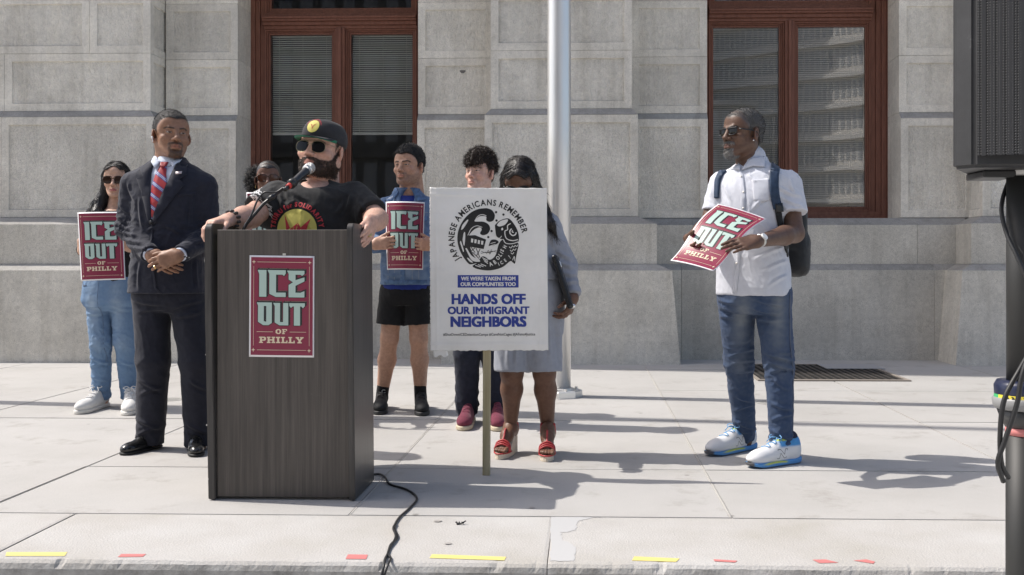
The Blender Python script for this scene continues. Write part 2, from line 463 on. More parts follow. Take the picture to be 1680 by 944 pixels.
def kerb_mat():
    m = mat('kerb_granite', (.55, .54, .52), .9, spec=.2); t = NT(m); v = t.coord('Object'); oi = t.n('ObjectInfo')
    sh = t.n('VectorMath', operation='ADD'); t.l(v, sh.inputs[0]); t.l(oi.outputs['Location'], sh.inputs[1]); v = sh.outputs[0]
    c = t.ramp(t.noise(v, 1.7, 5, .6), [(.3, (.40, .38, .345)), (.5, (.445, .428, .405)), (.7, (.49, .48, .462))])
    c = t.mix(c, t.ramp(t.noise(v, 200, 2, .8), [(.3, (.75,)*3), (.5, (1,)*3), (.75, (1.1,)*3)]), .8, 'MULTIPLY')
    # dirt on the faces that look at the road
    g = t.n('NewGeometry'); sx = t.n('SeparateXYZ'); t.l(g.outputs['True Normal'], sx.inputs[0])
    dirt = t.ramp(t.noise(v, 14, 5, .7), [(.3, (.22, .21, .195)), (.7, (.46, .45, .43))])
    f = t.ramp(sx.outputs['Z'], [(.35, (1,)*3), (.75, (0,)*3)])
    t.base(t.mix(c, dirt, f)); t.normal(t.bump(t.noise(v, 120, 3), .5, .006)); return m
M_kerb = kerb_mat()
def asphalt():
    m = mat('worn_pale_concrete_road', (.36, .35, .34), .9); t = NT(m); v = t.coord('Object')
    t.base(t.ramp(t.noise(v, 90, 3, .7), [(.3, (.46, .45, .43)), (.7, (.54, .525, .50))])); t.normal(t.bump(t.noise(v, 120, 2), .6, .01)); return m
M_asph = asphalt()
M_joint = mat('joint_filler', (.36, .345, .32), .95)
M_sealant = mat('joint_sealant', (.42, .40, .37), .9)

# ---- road, pavement, kerb
box('road', (-60, -60, -.36), (60, 3.37, -.155), M_asph); tag(bpy.data.objects['road'], kind='structure')
gb = box('ground', (-60, 3.6, -.4), (60, 60, -.0065), M_joint); tag(gb, kind='structure')
pave = tag(empty('pavement'), kind='structure')
rows = [4.0065, 4.92, 6.42, 7.94, 9.46, 11.0]
X0 = -.945; SW = 1.525
for c in range(-6, 6):
    for r in range(5):
        xa, xb = X0+c*SW+.004, X0+(c+1)*SW-.004; ya, yb = rows[r]+.0018, rows[r+1]-.0018
        bm = bmesh.new(); dz = random.uniform(-.0012, .0012)
        bm_box(bm, (xa, ya, -.09), (xb, yb, dz)); bmesh.ops.recalc_face_normals(bm, faces=bm.faces)
        es = [e for e in bm.edges if all(v.co.z > -.01 for v in e.verts)]
        bmesh.ops.bevel(bm, geom=es, offset=.003, segments=2, affect='EDGES')
        me = bm_mesh(bm); ctr = Vector(((xa+xb)/2, (ya+yb)/2, 0)); me.transform(Matrix.Translation(-ctr))
        o = link('paving_slab', me, M_pave); o.location = ctr; o.parent = pave
# raised bead of sealant in the joint beside the lectern
for cx in (X0, X0+SW):
    bm = bmesh.new(); pts = [(cx+random.uniform(-.001, .001), y, -.0065+random.uniform(-.001, .001)) for y in np.arange(4.02, 10.9, .1)]
    bm_tube(bm, pts, .0075, 6); link('joint_bead', bm_mesh(bm), M_sealant, pave, smooth=True)
kerb = tag(empty('kerb'), kind='structure')
def kerb_stone(xa, xb, m=M_kerb):
    """long granite stone with a worn, uneven front arris"""
    n = max(8, int((xb-xa)/.012)); prof = [(3.372, -.16), (3.372, -.03), (3.376, -.012), (3.388, -.002), (3.41, 0), (3.55, 0), (3.8, 0), (3.99, 0), (4.0045, -.002), (4.005, -.16)]
    xs = np.linspace(xa, xb, n); V = []; F = []
    for x in xs:
        P = np.array([(x, y, z) for y, z in prof]); e = noise(np.array([(x, 0, 0)]), 7, 5)[0]; e2 = noise(np.array([(x, 0, 0)]), 45, 2)[0]; e3 = noise(np.array([(x, 3, 0)]), 18, 9)[0]
        chip = max(0, e3-.35)*.03
        for k in (2, 3, 4): P[k, 1] += (.005*e+.0022*e2+chip)*(1 if k < 4 else .7)+.004
        P[2, 2] -= .002*abs(e2)+chip*.3; P[3, 2] -= .003*abs(e)+chip*.2
        if x in (xs[0], xs[-1]): P[1:-1, 2] -= .002
        V += P.tolist()
    k = len(prof)
    for i in range(n-1):
        for j in range(k-1): F.append((i*k+j, (i+1)*k+j, (i+1)*k+j+1, i*k+j+1))
    F.append(tuple(range(k))); F.append(tuple((n-1)*k+j for j in reversed(range(k))))
    me = mesh(V, F); ctr = Vector(((xa+xb)/2, 3.7, 0)); me.transform(Matrix.Translation(-ctr))
    bm = bmesh.new(); bm.from_mesh(me); bmesh.ops.recalc_face_normals(bm, faces=bm.faces); bm.to_mesh(me); bm.free()
    o = link('kerb_stone', me, m); o.location = ctr; o.parent = kerb; return o
KX = -.128
for xa, xb in ((-7.9, -5.9), (-5.89, -4.0), (-3.99, -2.06), (-2.05, KX-.0015), (KX+.0015, 1.9), (1.91, 3.8), (3.81, 5.7), (5.71, 7.6)): kerb_stone(xa, xb)
# white mortar smeared over the kerb joint
M_patch = mat('white_mortar', (.445, .443, .44), .9)
def patch(name, outline, z, m, parent=None, th=.002):
    v, f = fill2d([outline]); V = [(x, y, z) for x, y in v]; me = mesh(V, f)
    return link(name, me, m, parent)
pts = [(905, 846), (914, 838), (980, 843), (1000, 845), (972, 850), (948, 856), (945, 870), (930, 874), (920, 874), (922, 886), (938, 893), (945, 899), (942, 921), (903, 921), (903, 900)]
po = [tuple(ground(*p)[:2]) for p in pts]
po = [(x, max(3.40, min(y, 4.0))) for x, y in po]; pj = []
for (xa_, ya_), (xb_, yb_) in zip(po, po[1:]+po[:1]):
    for t_ in np.linspace(0, 1, 7, endpoint=False): pj.append((xa_+(xb_-xa_)*t_+random.uniform(-.004, .004), min(4.0, ya_+(yb_-ya_)*t_+random.uniform(-.005, .005))))
o = patch('mortar_patch', pj, .0012, M_patch, kerb)

# ---- the stone building
Bld = tag(empty('stone_building', (0, 10.3, 0)), 'grey granite building with hammered stone panels and brown windows', 'building')
core_m = M_mortar
YB = dict(pl0=9.90, pl1=9.95, mid=10.09, main=10.26, up=10.32)
YA = dict(pl0=10.40, pl1=10.42, mid=10.50, main=10.62, up=10.68)
Z1, Z2, Z3, Z4, Z5, Z6 = .923, .987, 1.39, 1.47, 2.51, 2.58
ZC = [2.58, 3.178, 3.776, 4.38]
YW = 11.2
bxL = wall_x(247, 10.32); bm0, bm1 = wall_x(805, 10.32), wall_x(1037, 10.32); bxR = wall_x(1618, 10.32)
w1a, w1b = wall_x(390, 10.68), wall_x(686, 10.68); w2a, w2b = wall_x(1160, 10.68), wall_x(1475, 10.68)
def rings_block(name, rings, mats, panel=None, parent=Bld):
    """stone from stacked rectangles (z, x0, x1, yfront, yback); panel sinks a hammered field into the front"""
    bm = bmesh.new(); R = []
    for z, x0, x1, yf, yb in rings: R.append([bm.verts.new(p) for p in ((x0, yf, z), (x1, yf, z), (x1, yb, z), (x0, yb, z))])
    fronts = []
    for a, b in zip(R, R[1:]):
        for k in range(4):
            f = bm.faces.new((a[k], a[(k+1) % 4], b[(k+1) % 4], b[k]))
            if k in panel_sides(panel): fronts.append(f)
    bm.faces.new(R[0][::-1]); bm.faces.new(R[-1])
    bm.normal_update()
    if panel:
        for f in fronts:
            w = max((e.calc_length() for e in f.edges)); h = min((e.calc_length() for e in f.edges)); m = panel[0] if h > .3 else min(panel[0], h*.22)
            bmesh.ops.inset_region(bm, faces=[f], thickness=m, use_even_offset=True)
            r = bmesh.ops.inset_region(bm, faces=[f], thickness=.005, depth=-panel[1], use_even_offset=True)
            f.material_index = 1
    bmesh.ops.recalc_face_normals(bm, faces=bm.faces)
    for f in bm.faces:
        if .2 < f.normal.z < .97 and f.calc_area() > .01: f.material_index = 2     # sloping ledges: soot plus sky shade, both painted as darker stone
    ms = mats if isinstance(mats, list) else [mats]; ms = ms+[ms[0]] if len(ms) == 1 else ms
    me = bm_mesh(bm); o = link(name, me, ms+[M_gran_ledge], parent); return o
def panel_sides(p): return () if not p else p[2]
G = .0016
PAN = (.078, .014, (0,)); PANR = (.078, .014, (0, 1)); PANL = (.078, .014, (0, 3))
def pilaster(x0, x1, cutsx, last='none'):
    """projecting pier: battered plinth, two splayed offsets, panelled courses"""
    yb = 11.3
    e = [0, .02, .075][0]
    def seg(z0, z1, off0, off1, yf0, yf1, name, panel, cuts, mats, chamfer=None):
        xs = [x0] + cuts + [x1]
        for i in range(len(xs)-1):
            L = off0 if i == 0 else 0; Rr = off0 if i == len(xs)-2 else 0
            L1 = off1 if i == 0 else 0; R1 = off1 if i == len(xs)-2 else 0
            g0 = G if i else 0; g1 = G if i < len(xs)-2 else 0
            rr = [(z0+G, xs[i]-L+g0, xs[i+1]+Rr-g1, yf0, yb), (z1-G, xs[i]-L1+g0, xs[i+1]+R1-g1, yf1, yb)]
            if chamfer:
                zc, oc, yc = chamfer; Lc = oc if i == 0 else 0; Rc = oc if i == len(xs)-2 else 0
                rr[-1] = (z1, *rr[-1][1:]); rr.append((zc-G, xs[i]-Lc+g0, xs[i+1]+Rc-g1, yc, yb))
            p = panel
            rings_block(name, rr, mats, p)
    c1, c2, c3 = cutsx
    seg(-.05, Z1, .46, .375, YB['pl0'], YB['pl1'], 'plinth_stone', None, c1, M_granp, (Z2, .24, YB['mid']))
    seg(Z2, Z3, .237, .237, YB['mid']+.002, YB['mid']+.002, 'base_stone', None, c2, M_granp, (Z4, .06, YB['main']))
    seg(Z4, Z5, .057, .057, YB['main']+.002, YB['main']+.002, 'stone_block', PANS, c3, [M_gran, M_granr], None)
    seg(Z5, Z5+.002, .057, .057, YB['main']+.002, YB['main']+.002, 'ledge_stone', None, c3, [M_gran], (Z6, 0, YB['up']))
    for k in range(3):
        cut = c3 if k % 2 == 0 else [c+.9 for c in c3 if c+.9 < x1-.3]
        seg(ZC[k], ZC[k+1], -.002, -.002, YB['up']+.002, YB['up']+.002, 'stone_block', PANS, cut, [M_gran, M_granr], None)
PANS = PANR; pilaster(-6.7, bxL, ([wall_x(-160, 9.9)], [], [wall_x(7, 10.32)]))
PANS = PAN; pilaster(bm0, bm1, ([wall_x(905, 9.9)], [], []))
PANS = PANL; pilaster(bxR, bxR+2.9, ([bxR+1.3], [], [bxR+1.5]))
def pier(x0, x1):
    """set-back wall stones between a pilaster and a window"""
    yb = 11.3; a = YA
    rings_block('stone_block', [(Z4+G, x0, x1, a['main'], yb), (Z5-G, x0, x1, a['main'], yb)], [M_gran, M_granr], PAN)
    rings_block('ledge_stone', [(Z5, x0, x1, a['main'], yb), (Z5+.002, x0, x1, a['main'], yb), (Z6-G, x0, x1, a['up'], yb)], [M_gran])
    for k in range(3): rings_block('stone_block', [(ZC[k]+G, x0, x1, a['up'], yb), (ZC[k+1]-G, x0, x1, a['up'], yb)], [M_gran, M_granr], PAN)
def base_run(x0, x1, cp, cm):
    a = YA; yb = 11.35
    xs = [x0]+cp+[x1]
    for u, w in zip(xs, xs[1:]):
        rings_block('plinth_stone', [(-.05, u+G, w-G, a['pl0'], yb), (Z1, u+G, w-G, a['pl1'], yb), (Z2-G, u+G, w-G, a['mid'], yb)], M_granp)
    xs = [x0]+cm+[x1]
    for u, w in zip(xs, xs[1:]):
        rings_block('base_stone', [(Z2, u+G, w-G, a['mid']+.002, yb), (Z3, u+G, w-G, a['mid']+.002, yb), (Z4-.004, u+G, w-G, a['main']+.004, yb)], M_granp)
pier(bxL+.01, w1a); pier(w1b, bm0-.01); pier(bm1+.01, w2a); pier(w2b, bxR-.01)
base_run(bxL+.1, bm0-.1, [w1a+.35, w1b-.3], [w1a+.1, w1b+.12]); base_run(bm1+.1, bxR-.1, [wall_x(1115, 10.4)+.02, wall_x(1537, 10.4)-.02], [wall_x(1137, 10.5), wall_x(1505, 10.5)])
# backing wall and the tall storeys above the frame
for xa, xb in ((-6.68, w1a-.004), (w1b+.004, w2a-.004), (w2b+.004, bxR+2.88)):
    box('wall_core', (xa, 11.0, 0), (xb, 11.9, 4.38), core_m, Bld)
box('upper_wall', (-6.7, 10.36, 4.385), (bxR+2.9, 12.2, 14), M_gran, Bld)
box('cellar_wall', (-6.6, 11.32, -.05), (bxR+2.8, 11.8, 1.44), core_m, Bld)

mk = at(759, 118, 1.0); ym = YA['up']+.0125; zm_ = ym/(((759-PX0)/FPX)*sY+cY); mk = at(759, 118, zm_)
link('stone_mark', mesh([(mk[0]+.028*math.cos(a_)*(1+.35*math.sin(3*a_)), ym-.001, mk[2]+.022*math.sin(a_)*(1+.3*math.cos(2*a_))) for a_ in np.linspace(0, math.tau, 14, endpoint=False)], [tuple(range(14))]), mat('dark_mark', (.16, .15, .14), .95), Bld)  # small dark spot on the stone face
# ---- windows
M_wood = mat('brown_painted_wood', (.20, .082, .053), .5, spec=.4); t = NT(M_wood); v = t.coord('Object', (1, 1, .12))
t.base(t.ramp(t.noise(v, 40, 4), [(.3, (.16, .064, .042)), (.7, (.23, .098, .066))])); t.normal(t.bump(t.noise(v, 90, 3), .15, .003))
M_glass = bpy.data.materials.new('window_glass'); M_glass.use_nodes = True; nt = M_glass.node_tree; nt.nodes.clear()
out = nt.nodes.new('ShaderNodeOutputMaterial'); gl = nt.nodes.new('ShaderNodeBsdfGlossy'); tr = nt.nodes.new('ShaderNodeBsdfTransparent'); mx = nt.nodes.new('ShaderNodeMixShader'); fr = nt.nodes.new('ShaderNodeFresnel'); 
gl.inputs['Roughness'].default_value = .01; gl.inputs['Color'].default_value = (.95, .97, 1, 1); tr.inputs['Color'].default_value = (.95, .97, .96, 1); fr.inputs['IOR'].default_value = 1.6
nz = nt.nodes.new('ShaderNodeTexNoise'); nz.inputs['Scale'].default_value = .9; bp = nt.nodes.new('ShaderNodeBump'); bp.inputs['Strength'].default_value = .022; bp.inputs['Distance'].default_value = .05
tc = nt.nodes.new('ShaderNodeTexCoord'); nt.links.new(tc.outputs['Object'], nz.inputs['Vector']); nt.links.new(nz.outputs['Fac'], bp.inputs['Height']); nt.links.new(bp.outputs[0], gl.inputs['Normal'])
nt.links.new(fr.outputs[0], mx.inputs[0]); nt.links.new(tr.outputs[0], mx.inputs[1]); nt.links.new(gl.outputs[0], mx.inputs[2]); nt.links.new(mx.outputs[0], out.inputs[0])
M_slat = mat('blind_slat', (.88, .87, .83), .5)
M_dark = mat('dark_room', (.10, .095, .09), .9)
def moulded(bm, x0, x1, z0, z1, yf, w, steps=((0, 0), (.35, .018), (.62, .034))):
    """frame of stepped mouldings round an opening: outer rectangle, width w, each step set back"""
    for i, (s, d) in enumerate(steps):
        s2 = steps[i+1][0] if i+1 < len(steps) else 1.0
        a, b = w*s, w*s2; y0, y1 = yf+d, yf+.12
        bm_box(bm, (x0+a, y0, z0+a), (x0+b, y1, z1-a)); bm_box(bm, (x1-b, y0, z0+a), (x1-a, y1, z1-a))
        bm_box(bm, (x0+b, y0, z0+a), (x1-b, y1, z0+b)); bm_box(bm, (x0+b, y0, z1-b), (x1-b, y1, z1-a))
M_glass2 = M_glass.copy(); M_glass2.name = 'coated_window_glass'; [n_ for n_ in M_glass2.node_tree.nodes if n_.bl_idname == 'ShaderNodeFresnel'][0].inputs['IOR'].default_value = 2.45
def window(xa, xb, panes, ztop, blind_to, tilt, label, M_glass=M_glass):
    """wooden window filling the opening: outer frame, transom, two tall lights with blinds, light above"""
    W_ = empty('window', ((xa+xb)/2, YW, Z4)); W_.parent = Bld; W_.location = ((xa+xb)/2, YW-10.3, Z4); tag(W_, label)
    z0, z1 = 1.46, 4.37; yf = YW-.06
    def fr(name, fn):
        bm = bmesh.new(); fn(bm); bmesh.ops.recalc_face_normals(bm, faces=bm.faces)
        bmesh.ops.bevel(bm, geom=[e for e in bm.edges if e.calc_length() > .3], offset=.004, segments=1, affect='EDGES')
        return link(name, bm_mesh(bm), M_wood, W_)
    (a0, a1), (b0, b1) = panes
    # casing with fluted mouldings on both sides; thin black sheet on the slabs, painted shade beneath the bars
    def casing(bm):
        for s, e in (side,):
            n = 4; sg = 1 if s < a0 else -1
            for k in range(n):
                u0, u1 = s+(e-s)*k/n, s+(e-s)*(k+1)/n
                kk = k if sg > 0 else n-1-k
                bm_box(bm, (u0, yf-.07+.028*kk, z0), (u1, yf+.12, z1))
    for side in ((xa-.05, a0-.05), (b1+.05, xb+.05)): fr('casing', casing)
    fr('mullion', lambda bm: [bm_box(bm, (a1+.05, yf-.03, z0+.1), (b0-.05, yf+.12, ztop)), bm_box(bm, (a1+.085, yf-.06, z0+.1), (b0-.085, yf-.03, ztop))])
    fr('sill_rail', lambda bm: [bm_box(bm, (xa-.05, yf-.055, z0), (xb+.05, yf+.12, z0+.055)), bm_box(bm, (xa-.05, yf-.025, z0+.055), (xb+.05, yf+.12, z0+.1))])
    def transom(bm):
        for q, (za, zb, dy) in enumerate(((0, .035, -.02), (.035, .075, -.05), (.075, .10, -.085), (.10, .125, -.10), (.125, .17, -.03))):
            bm_box(bm, (a0-.05, yf+dy, ztop+za), (b1+.05, yf+.12, ztop+zb))
    fr('transom', transom)
    for p0, p1 in panes:
        fr('sash', lambda bm: moulded(bm, p0-.05, p1+.05, z0+.1, ztop, yf, .055))
        gx = link('pane', mesh([(p0-.01, yf+.055, z0+.13), (p1+.01, yf+.055, z0+.13), (p1+.01, yf+.055, ztop-.03), (p0-.01, yf+.055, ztop-.03)], [(0, 1, 2, 3)]), M_glass, W_)
        # venetian blind: tilted slats, ladder cords, bottom rail
        bm = bmesh.new(); pitch = .024; z = ztop-.06
        while z > blind_to:
            dz = .0125*math.sin(tilt); dy = .0125*math.cos(tilt); s = random.uniform(-.001, .001)
            vs = [bm.verts.new(q) for q in ((p0+.004, yf+.13-dy, z-dz+s), (p1-.004, yf+.13-dy, z-dz+s), (p1-.004, yf+.13, z+.0022), (p0+.004, yf+.13, z+.0022), (p1-.004, yf+.13+dy, z+dz), (p0+.004, yf+.13+dy, z+dz))]
            bm.faces.new((vs[0], vs[1], vs[2], vs[3])); bm.faces.new((vs[3], vs[2], vs[4], vs[5])); z -= pitch
        for q in (.12, .5, .88):
            x = p0+(p1-p0)*q; bm_box(bm, (x-.0015, yf+.112, blind_to), (x+.0015, yf+.115, ztop-.03))
        bm_box(bm, (p0+.004, yf+.118, z-.004), (p1-.004, yf+.142, z+.016)); bm_box(bm, (p0, yf+.11, ztop-.06), (p1, yf+.15, ztop-.02))
        tag(link('blind', bm_mesh(bm), M_slat, W_), kind='stuff')
    def upper(bm): moulded(bm, a0-.05, b1+.05, ztop+.17, z1, yf, .07)
    fr('upper_sash', upper)
    link('pane', mesh([(a0, yf+.05, ztop+.2), (b1, yf+.05, ztop+.2), (b1, yf+.05, z1-.03), (a0, yf+.05, z1-.03)], [(0, 1, 2, 3)]), M_glass, W_)
    # the room behind
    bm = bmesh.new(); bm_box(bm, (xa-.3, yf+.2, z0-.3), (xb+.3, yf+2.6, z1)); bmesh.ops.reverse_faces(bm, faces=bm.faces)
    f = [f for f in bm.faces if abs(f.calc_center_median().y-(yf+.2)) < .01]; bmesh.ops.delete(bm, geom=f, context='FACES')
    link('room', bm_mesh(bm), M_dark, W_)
    return W_
wx = lambda p: wall_x(p, YW)
yz = lambda y: CAM_H+(PY0-y)*YW/FPX
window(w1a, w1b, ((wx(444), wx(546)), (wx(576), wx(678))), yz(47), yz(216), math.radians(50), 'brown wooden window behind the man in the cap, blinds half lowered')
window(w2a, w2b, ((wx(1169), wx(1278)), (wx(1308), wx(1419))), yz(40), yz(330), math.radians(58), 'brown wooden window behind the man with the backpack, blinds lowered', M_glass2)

# ---- towers across the street, seen only as reflections in the panes
M_conc = mat('pale_concrete', (.76, .72, .66), .8); M_win = mat('tower_glass', (.42, .42, .42), .35)
def tower(x0, x1, y0, y1, h, nx, nz, label, m=M_conc, rz=0.):
    T = tag(empty('office_building', ((x0+x1)/2, (y0+y1)/2, 0)), label, 'building')
    box('wall', (x0, y0, -.16), (x1, y1, h), m, T)
    bm = bmesh.new(); dx = (x1-x0)/nx; dz = (h-1)/nz
    for i in range(nx):
        for k in range(nz): bm_box(bm, (x0+dx*(i+.2), y1-.05, .8+dz*(k+.25)), (x0+dx*(i+.8), y1+.02, .8+dz*(k+.85)))
    tag(link('window_grid', bm_mesh(bm), M_win, T), kind='stuff')
    bm = bmesh.new()
    for k in range(nz+1): bm_box(bm, (x0-.1, y1-.1, .7+dz*k), (x1+.1, y1+.35, .95+dz*k))
    tag(link('floor_band', bm_mesh(bm), m, T), kind='stuff')
    T.rotation_euler = (0, 0, rz)
tower(9.5, 20.5, -46, -33, 42, 32, 24, 'pale tall office tower reflected in the right-hand window', rz=.62)
tower(1.5, 9.0, -40, -31, 9.5, 12, 4, 'low stone block reflected beneath the sky in the right-hand window', mat('grey_stone', (.32, .31, .30), .8))
tower(-45, .5, -42, -31, 36, 40, 12, 'tall dark stone building reflected dimly in the left-hand window', mat('dark_stone', (.17, .165, .155), .8))
# ================================================================ people: building kit
V3 = lambda *a: np.array(a, float)
def unit(a): a = np.asarray(a, float); return a/(np.linalg.norm(a)+1e-12)
class Shape:
    """records solid strokes, then meshes their blend"""
    def __init__(s, h): s.h = h; s.ops = []; s.lo = np.full(3, 9e9); s.hi = -s.lo
    def _b(s, lo, hi): s.lo = np.minimum(s.lo, lo); s.hi = np.maximum(s.hi, hi)
    def cone(s, a, b, ra, rb=None, k=0., flat=False, op='add'):
        a, b = np.array(a, float), np.array(b, float); rb = ra if rb is None else rb; r = max(ra, rb)
        if op == 'add': s._b(np.minimum(a, b)-r, np.maximum(a, b)+r)
        if flat:
            ba = (b-a).astype(np.float32); L = float(ba@ba); u = ba/math.sqrt(L); a32, b32 = a.astype(np.float32), b.astype(np.float32)
            def fn(X, Y, Z):
                px, py, pz = X-a32[0], Y-a32[1], Z-a32[2]; tt = (px*ba[0]+py*ba[1]+pz*ba[2])/L; t = np.maximum(tt, 0)
                d = np.sqrt((px-t*ba[0])**2+(py-t*ba[1])**2+(pz-t*ba[2])**2)-(ra+(rb-ra)*np.clip(t, 0, 1.1))
                return np.maximum(d, (tt-1)*math.sqrt(L))
            s.ops.append(('put', (np.minimum(a, b)-r, np.maximum(a, b)+r, fn), dict(k=k, op=op)))
        else: s.ops.append(('cone', (a, b, ra, rb), dict(k=k, op=op)))
        return s
    def chain(s, pts, rs, k=0., flat=False):
        for i in range(len(pts)-1): s.cone(pts[i], pts[i+1], rs[i], rs[i+1], k, flat and i == len(pts)-2)
        return s
    def ell(s, c, r, R=None, k=0., op='add'):
        m = max(r)
        if op == 'add': s._b(np.array(c)-m, np.array(c)+m)
        s.ops.append(('ell', (c, r, R), dict(k=k, op=op))); return s
    def rbox(s, c, half, rad, R=None, k=0., op='add'):
        m = np.linalg.norm(half)
        if op == 'add': s._b(np.array(c)-m, np.array(c)+m)
        s.ops.append(('rbox', (c, half, rad, R), dict(k=k, op=op))); return s
    def rings(s, r, yaw=0., p=2.3, k=0.):
        q = np.array(r); m = q[:, 3:5].max()
        s._b((q[:, 1].min()-m, q[:, 2].min()-m, q[:, 0].min()), (q[:, 1].max()+m, q[:, 2].max()+m, q[:, 0].max()))
        s.ops.append(('rings', (r, yaw, p), dict(k=k))); return s
    def plane(s, pt, n, k=0.): s.ops.append(('plane', (pt, n, k), {})); return s
    def mesh(s, rx=1):
        F = Field(s.lo-5*s.h, s.hi+5*s.h, s.h)
        for m, a, k in s.ops: getattr(F, m)(*a, **k)
        v, q = F.mesh()
        if rx: v = relax(v, q, rx)
        return v, q
def obj_vq(name, v, q, m, parent, col=None):
    me = grid_mesh(v, q)
    if col is not None: set_col(me, col)
    return link(name, me, m, parent, smooth=True)
def merge(*parts):
    V, Q, K, n = [], [], [], 0
    for v, q, k in parts: V.append(v); Q.append(q+n); K.append(np.broadcast_to(np.asarray(k, np.float32), (len(v), 3))); n += len(v)
    return np.concatenate(V), np.concatenate(Q), np.concatenate(K)
def bvh_of(v, q): return BVHTree.FromPolygons([tuple(map(float, p)) for p in v], [tuple(int(i) for i in f) for f in q])
def cast(bvh, o, d, dist=2.0):
    h = bvh.ray_cast(Vector(tuple(map(float, o))), Vector(tuple(map(float, d))), dist)
    return h[0], h[1]
def decal(name, vf, o, ux, uy, bvhs, d, off, m, parent, thick=0., dist=1.2, sub=None, rot_off=None):
    """lay a flat shape on a garment: points o+u*ux+v*uy are dropped along d on to the surface"""
    if sub: vf = slice2d(vf, sub)
    v, f = vf; ux, uy, d = np.array(ux, float), np.array(uy, float), unit(d); P = np.array(o)+v[:, :1]*ux+v[:, 1:]*uy
    out = []; ok = []
    for p in P:
        best = None
        for b in (bvhs if isinstance(bvhs, (list, tuple)) else [bvhs]):
            h, n = cast(b, p-d*.6, d, dist)
            if h is not None:
                t = (np.array(h)-p)@d
                if best is None or t < best: best = t
        ok.append(best is not None); out.append(p+d*((best if best is not None else 0)-off))
    f = [t for t in f if all(ok[i] for i in t)]
    me = mesh(out, f); ob = link(name, me, m, parent, smooth=bool(thick))
    if thick:
        s = ob.modifiers.new('s', 'SOLIDIFY'); s.thickness = thick; s.offset = 0
    return ob
def quad_strip(pts, w):
    """flat ribbon polygon along 2D points with widths w"""
    P = np.array(pts, float); n = len(P); T = np.gradient(P, axis=0); T /= np.linalg.norm(T, axis=1)[:, None]; N = np.stack([-T[:, 1], T[:, 0]], 1)
    w = np.broadcast_to(np.asarray(w, float), (n,))[:, None]/2
    return np.concatenate([P+N*w, P-N*w]), [(i, i+1, n+i+1, n+i) for i in range(n-1)]

# ---- skin, hair and cloth
def skin_mat(name):
    m = mat(name, (.5, .3, .2), .48, spec=.4); t = NT(m); a = t.n('Attribute', attribute_name='col'); v = t.coord('Object')
    c = t.mix(a.outputs['Color'], t.ramp(t.noise(v, 60, 3), [(.3, (.84, .80, .79)), (.7, (1.08, 1.07, 1.06))]), 1.0, 'MULTIPLY'); t.base(c)
    n1 = t.bump(t.noise(v, 130, 4, .7), .22, .003); t.normal(t.bump(t.noise(v, 420, 2), .2, .002, n1))
    t.b.inputs['Subsurface Weight'].default_value = .08; t.b.inputs['Subsurface Radius'].default_value = (.012, .005, .003); t.b.inputs['Subsurface Scale'].default_value = .6
    return m
M_skin = skin_mat('skin')
def hair_mat(name, col, rough=.42, tex=(1, 1, .12), scale=260, amp=.7):
    m = mat(name, col, rough, spec=.5); t = NT(m); v = t.coord('Object', tex)
    f = t.noise(v, scale, 3, .6); t.base(t.ramp(f, [(.3, tuple(c*.45 for c in col)), (.7, tuple(min(1, c*1.7) for c in col))]))
    t.normal(t.bump(f, amp, .006)); return m
M_hair_dark = hair_mat('hair_black_brown', (.010, .008, .007), .62); M_hair_curl = hair_mat('hair_curly_brown', (.035, .022, .015), .38, (1, 1, .6), 160)
M_hair_blk = hair_mat('hair_long_black', (.012, .010, .010), .38, amp=.35); M_hair_brn = hair_mat('hair_long_brown', (.014, .010, .008), .40, amp=.35)
M_hair_crop = hair_mat('hair_cropped_black', (.03, .027, .026), .6, (1, 1, 1), 420, .9); M_hair_grey = hair_mat('hair_cropped_grey', (.085, .082, .08), .7, (1, 1, 1), 420, .9)
M_lens = mat('sunglass_lens', (.006, .006, .007), .12, spec=.22); M_lensb = mat('brown_lens', (.030, .013, .008), .12, spec=.25)
M_wire = mat('gold_wire', (.35, .3, .2), .3, 1); M_blkpl = mat('black_plastic', (.012, .012, .013), .28); M_tort = mat('tortoise_plastic', (.05, .022, .012), .25)
M_silver = mat('silver', (.75, .75, .74), .25, 1); M_gold = mat('gold', (.75, .52, .22), .28, 1)

